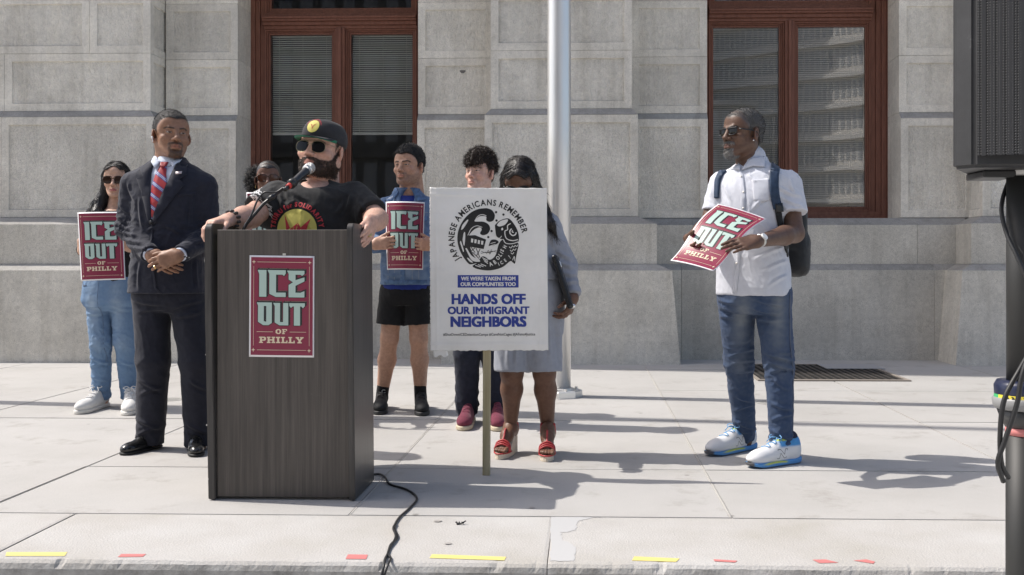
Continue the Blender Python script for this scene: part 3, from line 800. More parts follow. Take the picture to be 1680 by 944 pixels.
# ---- head in its own frame: origin between the ears at eye height, face towards -y
def head_mesh(jaw=1.0, nose=1.0, fat=0., brow=1.0, lips=1.0, h=.0027, neck=.056):
    s = Shape(h)
    s.ell((0, .016, .036), (.075, .097, .087)).ell((0, -.030, -.030), (.058+fat*.6, .061, .082), k=.03)
    for x in (-1, 1):
        s.cone((x*.046*jaw, .004, -.055), (x*.020, -.066, -.100), .022+fat, .020+fat*.7, k=.03)
        s.ell((x*.044, -.058, -.030), (.022+fat, .022, .022), k=.02)
        s.ell((x*.052, -.04, .022), (.02, .028, .03), k=.02)
    s.ell((0, -.076, -.106), (.021*jaw, .018, .016), k=.02)
    s.ell((0, -.058, .052), (.055, .034, .042), k=.03)                                  # forehead
    s.cone((-.030, -.0865, .0195), (-.012, -.092, .0165), .0085*brow, k=.014).cone((.030, -.0865, .0195), (.012, -.092, .0165), .0085*brow, k=.014)
    for x in (-1, 1):
        s.ell((x*.0315, -.102, -.001), (.018, .017, .0125), k=.012, op='cut')
        s.ell((x*.0315, -.0745, -.001), (.0145, .0145, .0135), k=.002)                  # eyeball
        s.cone((x*.020, -.0865, .0065), (x*.043, -.0795, .0055), .0042, k=.004)         # upper lid
        s.cone((x*.021, -.0845, -.0085), (x*.042, -.078, -.0075), .0035, k=.004)        # lower lid
    s.cone((0, -.090, .010), (0, -.109, -.030), .0075*nose, .0105*nose, k=.012)
    s.ell((0, -.1105*1.0, -.034), (.0125*nose, .0115, .010), k=.008)
    for x in (-1, 1):
        s.ell((x*.0135*nose, -.0985, -.0375), (.0085*nose, .011, .0085), k=.007)
        s.ell((x*.0075, -.106, -.0445), (.0042, .006, .003), k=.003, op='cut')
    s.ell((0, -.083, -.066), (.030, .017, .022), k=.012)                                  # muzzle
    for x in (-1, 1): s.cone((x*.004, -.1005, -.0655), (x*.021, -.0895, -.0685), .0048*lips, .003*lips, k=.005)
    s.cone((-.012, -.0975, -.0775), (.012, -.0975, -.0775), .0062*lips, k=.006)
    s.cone((-.020, -.097, -.0712), (.020, -.097, -.0712), .0018, k=.003, op='cut')
    s.ell((0, -.094, -.0885), (.016, .007, .004), k=.006, op='cut')
    for x in (-1, 1):
        Re = rot(0, 0, 0) @ np.array(Matrix.Rotation(x*.42, 3, 'Z')) @ np.array(Matrix.Rotation(-.18, 3, 'X'))
        s.ell((x*.0815, .014, -.010), (.0080, .0205, .0325), Re, k=.006)
        s.ell((x*.0900, .010, -.004), (.006, .011, .018), Re, k=.004, op='cut')
        s.ell((x*.0765, .004, -.035), (.006, .009, .010), k=.006)
    s.cone((0, .022, -.055), (0, .042, -.165), neck+fat, neck+.005+fat, k=.03)
    return s.mesh(1)
def head_color(L, skin, o):
    """colours of a face at head-frame points L: lips, brows, eyes, beard, cropped sides, painted crease shade"""
    x, y, z = L[:, 0], L[:, 1], L[:, 2]; ax = np.abs(x); n = len(L); c = np.tile(np.array(skin, np.float32), (n, 1)); front = smooth(-.045, -.07, y)
    def put(mask, col):
        nonlocal c
        c = c*(1-mask[:, None])+np.array(col, np.float32)*mask[:, None]
    nz = noise(L, 90, 2)
    blush = np.exp(-((ax-.045)/.022)**2-((z+.032)/.02)**2)*front + .8*np.exp(-(x/.016)**2-((z+.036)/.013)**2)*front
    put(np.clip(blush, 0, 1)*o.get('blush', .25), np.array(skin)*(1.12, .8, .74))
    put(smooth(.0, 1., (ax > .076)*1.0*(np.abs(y-.012) < .03)*(np.abs(z+.01) < .045))*.3, np.array(skin)*(1.1, .78, .7))
    lip = smooth(1.25, .8, (x/.0235)**2+((z+.0715-.0015*np.cos(x/.006))/.0098)**2)*smooth(-.075, -.085, y)
    put(lip*o.get('lip_amt', .75), o.get('lip', np.array(skin)*(.95, .62, .6)))
    put(smooth(.0016, .0004, np.abs(z+.0712))*smooth(.022, .018, ax)*smooth(-.08, -.088, y)*.8, np.array(skin)*.25)  # shade between the lips, painted as a dark line
    hb = o.get('hair', (.02, .015, .012))
    eb = .0175+.0045*np.clip((ax-.012)/.03, 0, 1)-.006*np.clip((ax-.042)/.014, 0, 1)
    put(smooth(.0055, .0025, np.abs(z-eb))*smooth(.009, .014, ax)*smooth(.058, .05, ax)*smooth(-.05, -.06, y)*o.get('brow_amt', .85), hb)
    ex = (ax-.0315)/.0128; ez = (z+.0015)/o.get('eye_open', .0050); er = ex**2+ez**2
    eye = smooth(1.1, .8, er)*smooth(-.07, -.078, y)
    put(eye, o.get('sclera', (.42, .38, .35))); gx = o.get('gaze', 0.)
    put(eye*smooth(.0068, .0052, np.hypot(ax-.0315-gx*np.sign(x), z+.0006)), o.get('iris', (.025, .014, .009)))
    put(smooth(.45, .1, np.abs(er-1.2))*(z > -.002)*smooth(-.066, -.074, y)*.95, np.array(skin)*.10); put(smooth(.35, .1, np.abs(er-1.2))*(z <= -.002)*smooth(-.066, -.074, y)*.5, np.array(skin)*.45); put(np.exp(-((ax-.033)/.016)**2-((z-.0105)/.004)**2)*front*.35, np.array(skin)*.5); put(np.exp(-((ax-.030)/.014)**2-((z+.0135)/.0045)**2)*front*.28, np.array(skin)*.55); put(np.exp(-((ax-.030-.25*np.clip(-.045-z, 0, .03))/.0035)**2)*smooth(-.036, -.046, z)*smooth(-.078, -.066, z)*front*.35, np.array(skin)*.5)  # lash lines, then crease shade painted round the eyes and beside the nose
    put(smooth(1., .5, (ax-.0075)**2/.004**2+(z+.0455)**2/.0028**2)*smooth(-.09, -.1, y)*.8, np.array(skin)*.12)  # nostril shade painted into the skin colour
    if o.get('scalp'):
        sc = smooth(-.012, .006, z-hairline(x, y))*o.get('scalp')*(1-(ax > .0735)*(z < .024)*(np.abs(y-.014) < .03)); put(np.clip(sc, 0, 1), o.get('scalp_col', hb))
    b = np.zeros(n, np.float32); st = o.get('beard')
    jawz = -.035-.035*smooth(.0, -.07, y)                              # upper edge of a beard on the cheek
    mouth = smooth(.7, 1.2, (x/.024)**2+((z+.071)/.0105)**2)
    chin = smooth(.036, .024, ax)*smooth(-.081, -.088, z)*smooth(-.03, -.05, y)
    tash = smooth(.008, .004, np.abs(z+.0545+.25*np.maximum(ax-.012, 0)))*smooth(.036, .03, ax)*front
    corner = smooth(.008, .004, np.abs(ax-.031))*smooth(-.055, -.062, z)*smooth(-.10, -.095, -z*-1)*front
    under = smooth(.1, .2, (z < -.05)*1.)
    if st == 'full':
        cheek = (ax < .079)*smooth(.008, -.006, z-(-.004-.054*smooth(.012, -.062, y)))*smooth(.035, .012, y)*smooth(-.132, -.118, z)
        b = np.maximum(np.maximum(cheek*mouth*(1-smooth(.03, .02, ax)*smooth(-.05, -.045, z)), tash), corner)*smooth(.7, 1.1, (x/.022)**2+((z+.0715)/.0085)**2)
    elif st == 'goatee': b = np.maximum(chin*.95*smooth(.7, 1.1, (x/.02)**2+((z+.074)/.0095)**2), tash*.8)*smooth(-.15, -.125, z)
    elif st == 'circle': b = np.maximum(np.maximum(chin, tash), smooth(.007, .003, np.abs(ax-.029))*smooth(-.05, -.06, z)*smooth(-.1, -.09, z)*front*.8)*smooth(-.15, -.125, z)
    elif st == 'stubble':
        b = np.maximum(smooth(.008, -.01, z-(-.04-.02*smooth(0, -.06, y)))*smooth(.03, .0, y)*smooth(-.14, -.11, z)*mouth, tash*1.1)*.42
    b = np.clip(b*(1+.35*nz), 0, 1); put(b*o.get('beard_amt', .92), o.get('beard_col', hb))
    return c, b
def hairline(x, y, fade=0.):
    """height below which cropped hair stops, by depth along the head"""
    ax = np.abs(x)
    f = np.interp(y, [-.13, -.085, -.06, -.036, -.024, -.014, -.004, .008, .032, .044, .056, .09, .14], [.082, .078, .060, .036, .012, -.012, .014, .027, .025, .0, -.032, -.055, -.055])
    return f - .012*np.clip(1-ax/.045, 0, 1)*(y < -.05)
def hair_cap(t=.006, top=.0, line=hairline, lift=0., h=.0028, extra=None, front=0., side=None):
    F = Field((-.125, -.15, -.15), (.125, .16, .175), h); X, Y, Z = F._xyz((slice(None),)*3)
    side = t if side is None else side
    def el(c, r):
        k0 = np.sqrt(((X-c[0])/r[0])**2+((Y-c[1])/r[1])**2+((Z-c[2])/r[2])**2)+1e-6; k1 = np.sqrt(((X-c[0])/r[0]**2)**2+((Y-c[1])/r[1]**2)**2+((Z-c[2])/r[2]**2)**2)+1e-6
        return k0*(k0-1)/k1
    d = el((0, .016, .036+top*.5), (.075+side, .097+t, .087+t+top*.5))
    d = np.minimum(d, el((0, -.048, .052+top*.5), (.058+side*.7, .046+t*.7+front, .045+t*.8+top*.5)))
    d = np.minimum(d, el((0, .035, -.012), (.063+side*.6, .068+t*.6, .062)))
    xx = np.broadcast_to(X, F.n); yy = np.broadcast_to(Y, F.n); zl = line(xx, yy).astype(np.float32)-lift
    d = np.maximum(d, zl-Z)
    F.d = d.astype(np.float32)
    if extra: extra(F)
    return F.mesh()

def strands(v, n, count, length, comb=(0, 0, -1), lift=.5, width=.0011, curl=0., seed=1, mask=None, seg=3, jit=.25):
    """loose hairs growing from surface points: thin ribbons bending from the normal towards comb"""
    r = np.random.RandomState(seed); idx = np.arange(len(v)) if mask is None else np.where(mask)[0]
    if not len(idx): return np.zeros((0, 3)), np.zeros((0, 4), int)
    i = r.choice(idx, count); p = v[i].astype(np.float64)+r.normal(size=(count, 3))*.0012; N = n[i]
    cb = comb(v[i]) if callable(comb) else np.tile(np.array(comb, float), (count, 1)); cb = cb-(cb*N).sum(1)[:, None]*N; cb /= np.linalg.norm(cb, axis=1)[:, None]+1e-6
    d = N*lift+cb*(1-lift)+r.normal(size=(count, 3))*jit; d /= np.linalg.norm(d, axis=1)[:, None]
    side = np.cross(d, r.normal(size=(count, 3))); side /= np.linalg.norm(side, axis=1)[:, None]+1e-6
    ax = np.cross(d, side); L_ = length*r.uniform(.6, 1.3, count)[:, None]; V = []; ph = r.uniform(0, 6.28, (count, 1))
    for k in range(seg+1):
        t = k/seg; q_ = p+d*L_*t+cb*L_*(t*t)*.5*(1-lift)+(side*np.cos(ph+t*5)+ax*np.sin(ph+t*5))*curl*t
        w = width*(1-.75*t); V += [q_-side*w, q_+side*w]
    V = np.stack(V, 1).reshape(-1, 3); m = 2*(seg+1); b0 = np.arange(count)[:, None]*m
    Q = np.concatenate([b0+np.array([2*k, 2*k+1, 2*k+3, 2*k+2]) for k in range(seg)])
    return V, Q
def with_strands(v, q, *a, **k):
    n = vnormals(v, q); s, t = strands(v, n, *a, **k); return np.concatenate([v, s]), np.concatenate([q, t+len(v)])
class Person:
    def __init__(s, label, D, foot, group=None):
        s.D = D; g = ground(*foot) if foot[1] else None
        s.o = np.array((g[0], g[1], 0.)); s.root = tag(empty('person', s.o), label, 'person')
        s.skinparts = []
    def j(s, px, py, dz=0.): return at(px, py, s.D+dz)
    def head(s, px, py, yaw=0., pitch=0., roll=0., scale=1.0, skin=(.5, .3, .2), dz=0., hm=None, wide=1.0, **o):
        s.hw = wide
        s.hc = s.j(px, py, dz); s.hR = rot(math.radians(yaw), math.radians(pitch), math.radians(roll)); s.hs = scale; s.skin = skin
        v, q = head_mesh(**(hm or {})); c, b = head_color(v, skin, o)
        n = vnormals(v, q); fl = 1+.5*noise(v, 160, 4); v = v + n*(b*o.get('beard_len', .0)*fl)[:, None]
        s.skinparts.append((s.toworld(v), q, c))
        if o.get('beard_hair'):
            bv_, bq_ = strands(v, n, o['beard_hair'][0], o['beard_hair'][1], (0, -.25, -1), .45, .0008, .001, 5, b > .3)
            s.beard = (s.toworld(bv_), bq_)
        return s
    def toworld(s, v): return ((np.asarray(v, np.float64)*(s.hw, 1, 1))@s.hR.T)*s.hs + s.hc
    def hp(s, *p): return s.toworld(np.array([p]))[0]
    def hair(s, v, q, m, name='hair', col=None): return obj_vq(name, s.toworld(v), q, m, s.root, col)
    def body(s, shape): v, q = shape.mesh(1); s.skinparts.append((v, q, s.skin)); return s
    def hand(s, wrist, d, n, t, curl=(.5, .6, .4), spread=.04, thumb=(.9, .35, .2), size=1., curls=None, tip=None):
        """five jointed fingers on a palm: d towards the fingers, n the way the palm looks, t the thumb side"""
        el = None
        if isinstance(wrist, tuple): wrist, el = wrist
        d = unit(d); n = unit(np.asarray(n, float)-d*(np.asarray(n, float)@d)); t = unit(np.cross(d, n)*np.sign(np.cross(d, n)@np.asarray(t, float)))
        w = np.array(wrist, float); sh = Shape(.0032); z = size
        sh.cone(w+(unit(el-w) if el is not None else -d)*.05, w, .027*z, .0265*z).cone(w, w+d*.012, .026*z, .025*z, k=.01)
        offs = [.031, .0105, -.0105, -.030]; base = [.088, .092, .087, .078]; ln = [(.043, .026, .021), (.047, .030, .022), (.043, .028, .021), (.034, .021, .019)]; rad = [.0092, .0095, .009, .0078]
        for i in range(4):
            kb = w+(d*base[i]+t*offs[i])*z
            sh.cone(w+d*.012+t*offs[i]*.55*z, kb, .0165*z, .0125*z, k=.02)
            cu = curls[i] if curls else curl; a = 0; p = kb; dr = unit(d+t*offs[i]*spread/.03)
            for s_, (l, cc) in enumerate(zip(ln[i], cu)):
                a += cc; dd = dr*math.cos(a)+n*math.sin(a); e = p+dd*l*z
                sh.cone(p, e, rad[i]*z*(1-.09*s_), rad[i]*z*(1-.09*(s_+1)), k=.006); p = e
        tb = w+(d*.022+t*.026+n*.006)*z; a1, b1, c1 = thumb
        d1 = unit(t*math.sin(a1)+d*math.cos(a1)+n*c1); p1 = tb+d1*.044*z; d2 = unit(d1*math.cos(b1)+(d*.8+n*.6)*math.sin(b1)); p2 = p1+d2*.033*z; p3 = p2+unit(d2+d*.2+n*.2)*.025*z
        sh.cone(w+d*.01*z, tb, .018*z, .0165*z, k=.02).cone(tb, p1, .0165*z, .0118*z, k=.015).cone(p1, p2, .0115*z, .0105*z, k=.004).cone(p2, p3, .0105*z, .008*z, k=.004)
        v, q = sh.mesh(1); c = np.tile(np.array(s.skin, np.float32), (len(v), 1))
        pal = smooth(.2, .8, vnormals(v, q)@n)[:, None]*s.palm
        c = c*(1-pal)+np.minimum(np.array(s.skin)*(1.25, 1.2, 1.2)+.05, .8)*pal
        s.skinparts.append((v, q, c)); return p3
    palm = .35; beard = None; beard_mat = None
    def finish(s):
        if getattr(s, 'beard', None) is not None: obj_vq('beard', *s.beard, s.beard_mat, s.root)
        v, q, c = merge(*s.skinparts); obj_vq('body', v, q, M_skin, s.root, c); return s.root
    def glasses(s, kind, m_frame, m_lens, y=-.099, z=-.001):
        """spectacles in the head frame: rims, lenses, bridge, temples"""
        G_ = empty('sunglasses'); G_.parent = s.root
        hw, hh = dict(aviator=(.0315, .0255), club=(.027, .019), big=(.032, .026))[kind]
        def w2(P): return [tuple(s.toworld(np.array([p]))[0]) for p in P]
        def link2(name, bm, m):
            me = bm_mesh(bm); me.transform(Matrix.Translation(Vector(-s.o))); o = bpy.data.objects.new(name, me); C.objects.link(o); me.materials.append(m); o.parent = G_; me.shade_smooth(); return o
        for sx in (-1, 1):
            cx = sx*.035; P = []
            for k in range(24):
                a = k*math.tau/24; ca, sa = math.cos(a), math.sin(a); p = dict(club=.75, big=.8, aviator=.92)[kind]
                xx = math.copysign(abs(ca)**p, ca)*hw; zz = math.copysign(abs(sa)**p, sa)*hh
                if kind == 'aviator': zz -= .004; xx += (-sx)*0 + sx*(.004 if zz < 0 else 0)*abs(sa)
                if kind == 'club': zz *= (1.0 if zz < 0 else .8)
                X_ = cx+xx; P.append((X_, y+.10*max(0, abs(X_)-.012)**1.15*1.6, z+zz))
            W_ = w2(P); bm = bmesh.new(); vs = [bm.verts.new(p) for p in W_]; ctr = bm.verts.new(np.mean(W_, 0)+s.hR@np.array((0, -.004, 0))); 
            for k in range(24): bm.faces.new((vs[k], vs[(k+1) % 24], ctr))
            link2('lens', bm, m_lens)
            bm = bmesh.new(); r = .0011 if kind == 'aviator' else .0024; bm_tube(bm, W_+W_[:2], r, 6, False); link2('rim', bm, m_frame)
            if kind == 'club':
                bm = bmesh.new(); top = w2([(cx+u*hw*1.12, y-.001+.10*max(0, abs(cx+u*hw*1.12)-.012)**1.15*1.6, z+hh*.72) for u in np.linspace(-1, 1, 9)]); bm_tube(bm, top, .0042, 8); link2('brow_bar', bm, m_frame)
            bm = bmesh.new(); xe = cx+sx*hw; T = w2([(xe, y+.018, z+hh*.45), (sx*.077, y+.035, z+hh*.4), (sx*.082, -.01, z+.006), (sx*.083, .012, z+.002), (sx*.082, .03, z-.012)])
            bm_tube(bm, T, (.0014 if kind == 'aviator' else .0034), 6); link2('temple', bm, m_frame)
        bm = bmesh.new(); br = w2([(-.012, y, z+.006), (0, y-.002, z+.009), (.012, y, z+.006)]); bm_tube(bm, br, .0014 if kind == 'aviator' else .0028, 6); link2('bridge', bm, m_frame)
        return G_
def creases(v, q, amp=.006, sc=(14, 14, 7), seed=0, fine=.4, joints=(), base=.5):
    """push cloth in and out along soft ridges; stronger near the joints given as (point, radius, gain)"""
    n = vnormals(v, q); P = v - v.mean(0)
    w = np.stack([P[:, 0]+.6*P[:, 2], P[:, 1], P[:, 2]-.5*P[:, 0]], 1)
    w = w + .03*np.stack([noise(P, 9, seed+11), noise(P, 9, seed+12), noise(P, 9, seed+13)], 1)
    rd = lambda x: 2*(1-np.minimum(np.abs(x), 1))**3-.75
    f = noise(w, np.array(sc)*.5, seed+3)*.6 + rd(noise(w, sc, seed))*.55 + fine*rd(noise(w, np.array(sc)*2.0, seed+7))*.7 + fine*.5*rd(noise(w, np.array(sc)*3.6, seed+9))*.6
    g = np.full(len(v), base, np.float32)
    for pt, r, gain in joints: g += gain*np.exp(-(((v-np.array(pt))**2).sum(1))/r**2)
    return (v + n*(amp*f*g)[:, None]).astype(np.float32)
def pleats(v, q, lines, amp=.006, w=3.2):
    """crisp folds: ridges with a trough beside them along short lines, given where they run in the photo"""
    n = vnormals(v, q); dx, dy = v[:, 0], v[:, 1]; zc = -dx*sY+dy*cY; xc = dx*cY+dy*sY
    px = np.stack([PX0+xc/zc*FPX, PY0-(v[:, 2]-CAM_H)/zc*FPX], 1); g = smooth(.05, .45, -n[:, 1]); h = np.zeros(len(v))
    for k, ln in enumerate(lines):
        a, b = np.array(ln[0], float), np.array(ln[1], float); sag = (ln[2] if len(ln) > 2 else 2.0)
        t = b-a; L = np.linalg.norm(t); t = t/L; nn = np.array((-t[1], t[0])); r = px-a; u = r@t/L; s_ = r@nn - sag*4*np.clip(u, 0, 1)*(1-np.clip(u, 0, 1))
        e = smooth(-.12, .25, u)*smooth(1.12, .7, u)
        h += e*(np.exp(-(s_/w)**2)-.85*np.exp(-((s_-1.8*w)/(w*1.1))**2)-.25*np.exp(-((s_+2.0*w)/(w*1.3))**2))
    return (v+n*(amp*h*g)[:, None]).astype(np.float32)
def trunk(P, rows, yaw=0.):
    """rows (py, px centre, half width px, half depth m, dz) -> rings"""
    out = []
    for py, px, hw, b, dz in rows:
        c = P.j(px, py, dz); out.append((float(c[2]), float(c[0]), float(c[1]), hw*(P.D+dz)/FPX, b))
    return out

# ---- shoes
def shoe_frame(heel, toe):
    f = unit((toe-heel)*(1, 1, 0)); l = np.array((-f[1], f[0], 0)); R = np.stack([f, l, (0, 0, 1)], 1); return R, np.linalg.norm((toe-heel)[:2])
def shoe(P, heel, toe, style, m_up, m_sole, name='shoe', w=1., z0=0., cols=None):
    R, L = shoe_frame(heel, toe); o = np.array((heel[0], heel[1], z0)); sh = Shape(.004); so_ = Shape(.004); st = .016 if style == 'dress' else .028
    pts = dict(dress=[(.13, .034, .055, .13), (.40, .037, .046, .24), (.68, .040, .030, .22), (.86, .033, .022, .13)],
               sneaker=[(.14, .036, .062, .14), (.42, .041, .056, .24), (.68, .045, .040, .22), (.83, .043, .033, .16)],
               runner=[(.15, .038, .066, .16), (.42, .042, .060, .25), (.68, .047, .042, .23), (.84, .041, .028, .15)])[style]
    for i, (fx, ry, rz, rx) in enumerate(pts):
        sh.ell((fx*L, 0, st+rz*.55), (rx*L, ry*w, rz), k=.03 if i else 0)
        so_.ell((fx*L, 0, st*.5), (rx*L+.003, ry*w+.0035, .2), k=.03 if i else 0)
    sh.cone((.17*L, 0, st+.05), (.15*L, 0, st+.088), .036*w, .034*w, k=.03)
    if style != 'dress': sh.cone((.38*L, 0, st+.072), (.30*L, 0, st+.105), .022, .02, k=.03)
    sh.plane((0, 0, st*.8), (0, 0, -1)); 
    so_.plane((0, 0, 0.002), (0, 0, -1), .006); so_.plane((0, 0, st), (0.0, 0, 1), .006)
    so_.lo[2] = -.02; so_.hi[2] = st+.02
    S_ = empty(name); S_.parent = P.root
    def place(n, v, q, m, col=None):
        vw = v@R.T+o-P.o; me = grid_mesh(vw, q)
        if col is not None: set_col(me, col)
        ob = bpy.data.objects.new(n, me); C.objects.link(ob); me.materials.append(m); ob.parent = S_; me.shade_smooth(); return vw+P.o
    v, q = sh.mesh(1); vw = place('upper', v, q, m_up, cols[0](v, L) if cols else None)
    v2, q2 = so_.mesh(1)
    if style == 'runner': v2[:, 2] += .012*smooth(.75, 1., v2[:, 0]/L)*(v2[:, 2] < .02) + .006*smooth(.2, 0, v2[:, 0]/L)
    place('sole', v2, q2, m_sole, cols[1](v2, L) if cols else None)
    return S_, R, L, o, bvh_of(vw, q), vw
def laces(P, S_, R, L, o, bvh, m, n=5, f0=.42, f1=.66, r=.0028, bow=True):
    bm = bmesh.new(); W_ = lambda x, y, z: np.array((x*L, y, z))@R.T+o
    def drop(x, y):
        h, _ = cast(bvh, W_(x, y, .3), (0, 0, -1)); return (np.array(h) if h is not None else W_(x, y, .09))+(0, 0, r*.8)
    for k in range(n):
        f = f0+(f1-f0)*k/(n-1); bm_tube(bm, [drop(f+.02*sx, y) for sx, y in zip(np.linspace(-1, 1, 7)*(1 if k % 2 else -1), np.linspace(-.022, .022, 7))], r, 6)
    if bow:
        c = drop(f0-.02, 0)
        for sx in (-1, 1):
            l = R[:, 1]*sx; f = R[:, 0]
            bm_tube(bm, spline([c, c+l*.02+f*.012+(0, 0, .016), c+l*.042+f*.02+(0, 0, .006), c+l*.024+f*.03-(0, 0, .0), c], 5), r*.8, 6)
            bm_tube(bm, spline([c, c+l*.018+f*.03+(0, 0, .004), c+l*.034+f*.05-(0, 0, .02)], 5), r*.8, 6)
    me = bm_mesh(bm); me.transform(Matrix.Translation(Vector(-P.o))); ob = bpy.data.objects.new('laces', me); C.objects.link(ob); me.materials.append(m); ob.parent = S_; me.shade_smooth()
# ================================================================ man in the navy suit
P = Person('man in navy suit and striped red tie standing left of the lectern, hands clasped', 5.45, (268, 742)); j = P.j
P.head(281, 222, yaw=37, pitch=3, roll=2, wide=1.04, scale=1.09, skin=(.30, .165, .105), hm=dict(jaw=1.05, nose=1.12, lips=1.1, neck=.063), beard='circle', beard_len=.002, beard_amt=.75, hair=(.014, .010, .008), blush=.12, gaze=.002, scalp=.9, eye_open=.0036)
v, q = hair_cap(.0035, top=.004); n = vnormals(v, q); v = v+n*(noise(v, 300, 1)*.0012)[:, None]; v, q = with_strands(v, q, 6000, .0042, (0, -.3, -.2), .75, .0008)
P.hair(v, q, M_hair_crop)
tag(obj_vq('earphone', *Shape(.003).ell(P.hp(-.088, -.004, -.022), (.007, .007, .008)).cone(P.hp(-.088, -.006, -.024), P.hp(-.086, -.008, -.042), .004).mesh(), mat('white_plastic', (.75, .75, .75), .3), P.root))
b = Shape(.006); nk = P.hp(0, .03, -.10); nb = j(279, 268, .02)
b.cone(nk, nb, .060, .058).rings(trunk(P, [(475, 276, 46, .11, 0), (400, 276, 44, .10, 0), (320, 277, 44, .09, 0), (296, 277, 40, .08, 0), (276, 279, 18, .055, .01)]), k=.03)
shL, elL, wrL = j(220, 296), j(211, 376, .03), j(247, 419, -.20); shR, elR, wrR = j(338, 298), j(342, 388, .02), j(294, 419, -.235)
for a, e, w in ((shL, elL, wrL), (shR, elR, wrR)): b.chain([a, e, w], [.042, .040, .028], .02)
hL, kL, aL = j(247, 478), j(252, 592, -.02), j(246, 727, .0); hR, kR, aR = j(305, 478), j(322, 595, -.02), j(326, 730)
for a, e, w in ((hL, kL, aL), (hR, kR, aR)): b.chain([a, e, w], [.08, .06, .04], .03)
P.body(b); P.beard_mat = M_hair_crop
P.hand((wrR, elR), j(250, 436, -.27)-wrR, (.25, 1, .1), (0, -.2, 1), curl=(.35, .5, .3), thumb=(.35, .2, .1))
P.hand((wrL, elL), j(290, 446, -.215)-wrL, (-.2, 1, .1), (0, -.2, 1), curl=(.35, .55, .3), thumb=(.3, .2, .1))
P.finish()
bm = bmesh.new(); bm_lathe(bm, [(.0095, -.003), (.0108, -.003), (.0108, .003), (.0095, .003)], 16)
ringo = link('ring', bm_mesh(bm), M_gold); ringo.location = Vector(j(254, 439, -.285)-P.o); ringo.rotation_euler = (0, 1.1, .3); ringo.parent = P.root
# jacket
M_suit = fabric('navy_wool', (.020, .0215, .034), .8, 1400, .2, .15, crease=.3); M_suit.node_tree.nodes['Principled BSDF'].inputs['Sheen Weight'].default_value = .12
s = Shape(.005)
s.rings(trunk(P, [(481, 275, 62, .145, 0), (440, 275, 58.5, .142, 0), (395, 276, 55.5, .135, 0), (350, 277, 57, .135, 0), (315, 277, 60, .13, 0), (296, 277, 66, .112, 0), (285, 277, 60, .10, 0), (276, 278, 47, .088, .01), (266, 279, 29, .078, .02), (258, 280, 23, .07, .02)]), yaw=.08)
jl = j(216, 304); jr = j(338, 306)
s.chain([jl, elL, wrL+(wrL-elL)*-.03], [.062, .058, .046], .035, flat=True); s.chain([jr, elR, wrR+(wrR-elR)*-.05], [.062, .058, .046], .035, flat=True)
s.cone(j(279, 262, .0), j(279, 240, .0), .06, .055, k=.01, op='cut')
v, q = s.mesh(1); v = creases(v, q, .005, (9, 9, 12), 2, .5, [(elL, .12, 1.6), (elR, .12, 1.4), (j(265, 385, -.14), .1, .8), (j(215, 400, 0), .1, .8)])
v = pleats(v, q, [((186, 350), (214, 368)), ((187, 362), (219, 379)), ((190, 375), (227, 387)), ((197, 390), (238, 399)), ((206, 402), (240, 409)), ((196, 335), (212, 350)), ((318, 372), (360, 362), -2), ((305, 388), (342, 383), -2), ((314, 400), (346, 396), -2), ((263, 371), (240, 380)), ((270, 371), (294, 383), -2), ((229, 325), (235, 378)), ((318, 320), (312, 372)), ((231, 430), (228, 476)), ((322, 425), (325, 476)), ((210, 300), (222, 330))], .0065, 2.6)
jack = obj_vq('jacket', v, q, M_suit, P.root); bv = bvh_of(v, q)
D2 = P.D; ux = (cY*D2/FPX, sY*D2/FPX, 0); uy = (0, 0, -D2/FPX); o0 = at(0, 0, D2) - np.array(uy)*0
o0 = at(0, 0, D2)
FW = (sY*0, 1, 0)
M_shirt = fabric('pale_blue_cotton', (.62, .67, .78), .7, 1200, .15, .05)
dec = lambda name, loop, off, m, th=0., sub=12: decal(name, fill2d([loop]), o0, ux, uy, bv, FW, off, m, P.root, th, sub=sub)
dec('shirt_front', [(262, 262), (301, 262), (297, 290), (284, 330), (267, 368), (262, 330), (260, 290)], .004, M_shirt)
# tie with diagonal stripes: red silk, blue and white bands
M_tie = mat('striped_silk', (.4, .03, .03), .45, spec=.5); t = NT(M_tie); vv = t.coord('Object'); sp = t.n('SeparateXYZ'); t.l(vv, sp.inputs[0])
ma = t.n('MATH' if False else 'Math', operation='MULTIPLY_ADD'); t.l(sp.outputs['X'], ma.inputs[0]); ma.inputs[1].default_value = .75; t.l(sp.outputs['Z'], ma.inputs[2])
md = t.n('Math', operation='FRACT'); mu = t.n('Math', operation='MULTIPLY'); mu.inputs[1].default_value = 15.5; t.l(ma.outputs[0], mu.inputs[0]); t.l(mu.outputs[0], md.inputs[0])
r = t.n('ValToRGB'); r.color_ramp.interpolation = 'CONSTANT'; e = r.color_ramp.elements
for k_, (p_, c_) in enumerate([(0, (.36, .03, .035)), (.58, (.035, .06, .26)), (.68, (.7, .7, .75)), (.72, (.035, .06, .26)), (.80, (.7, .7, .75)), (.84, (.035, .06, .26)), (.93, (.36, .03, .035))]):
    if k_ > 1: e.new(p_)
    e[k_].position = p_; e[k_].color = (*c_, 1)
t.l(md.outputs[0], r.inputs['Fac']); t.base(r.outputs[0])
dec('tie', [(274, 274), (284, 273), (290, 305), (285, 328), (268, 362), (265, 340), (267, 305)], .010, M_tie, .004)
dec('tie_knot', [(273, 264), (288, 262), (284, 275), (279, 279), (275, 275)], .017, mat('red_silk', (.30, .025, .03), .45), .01, 6)
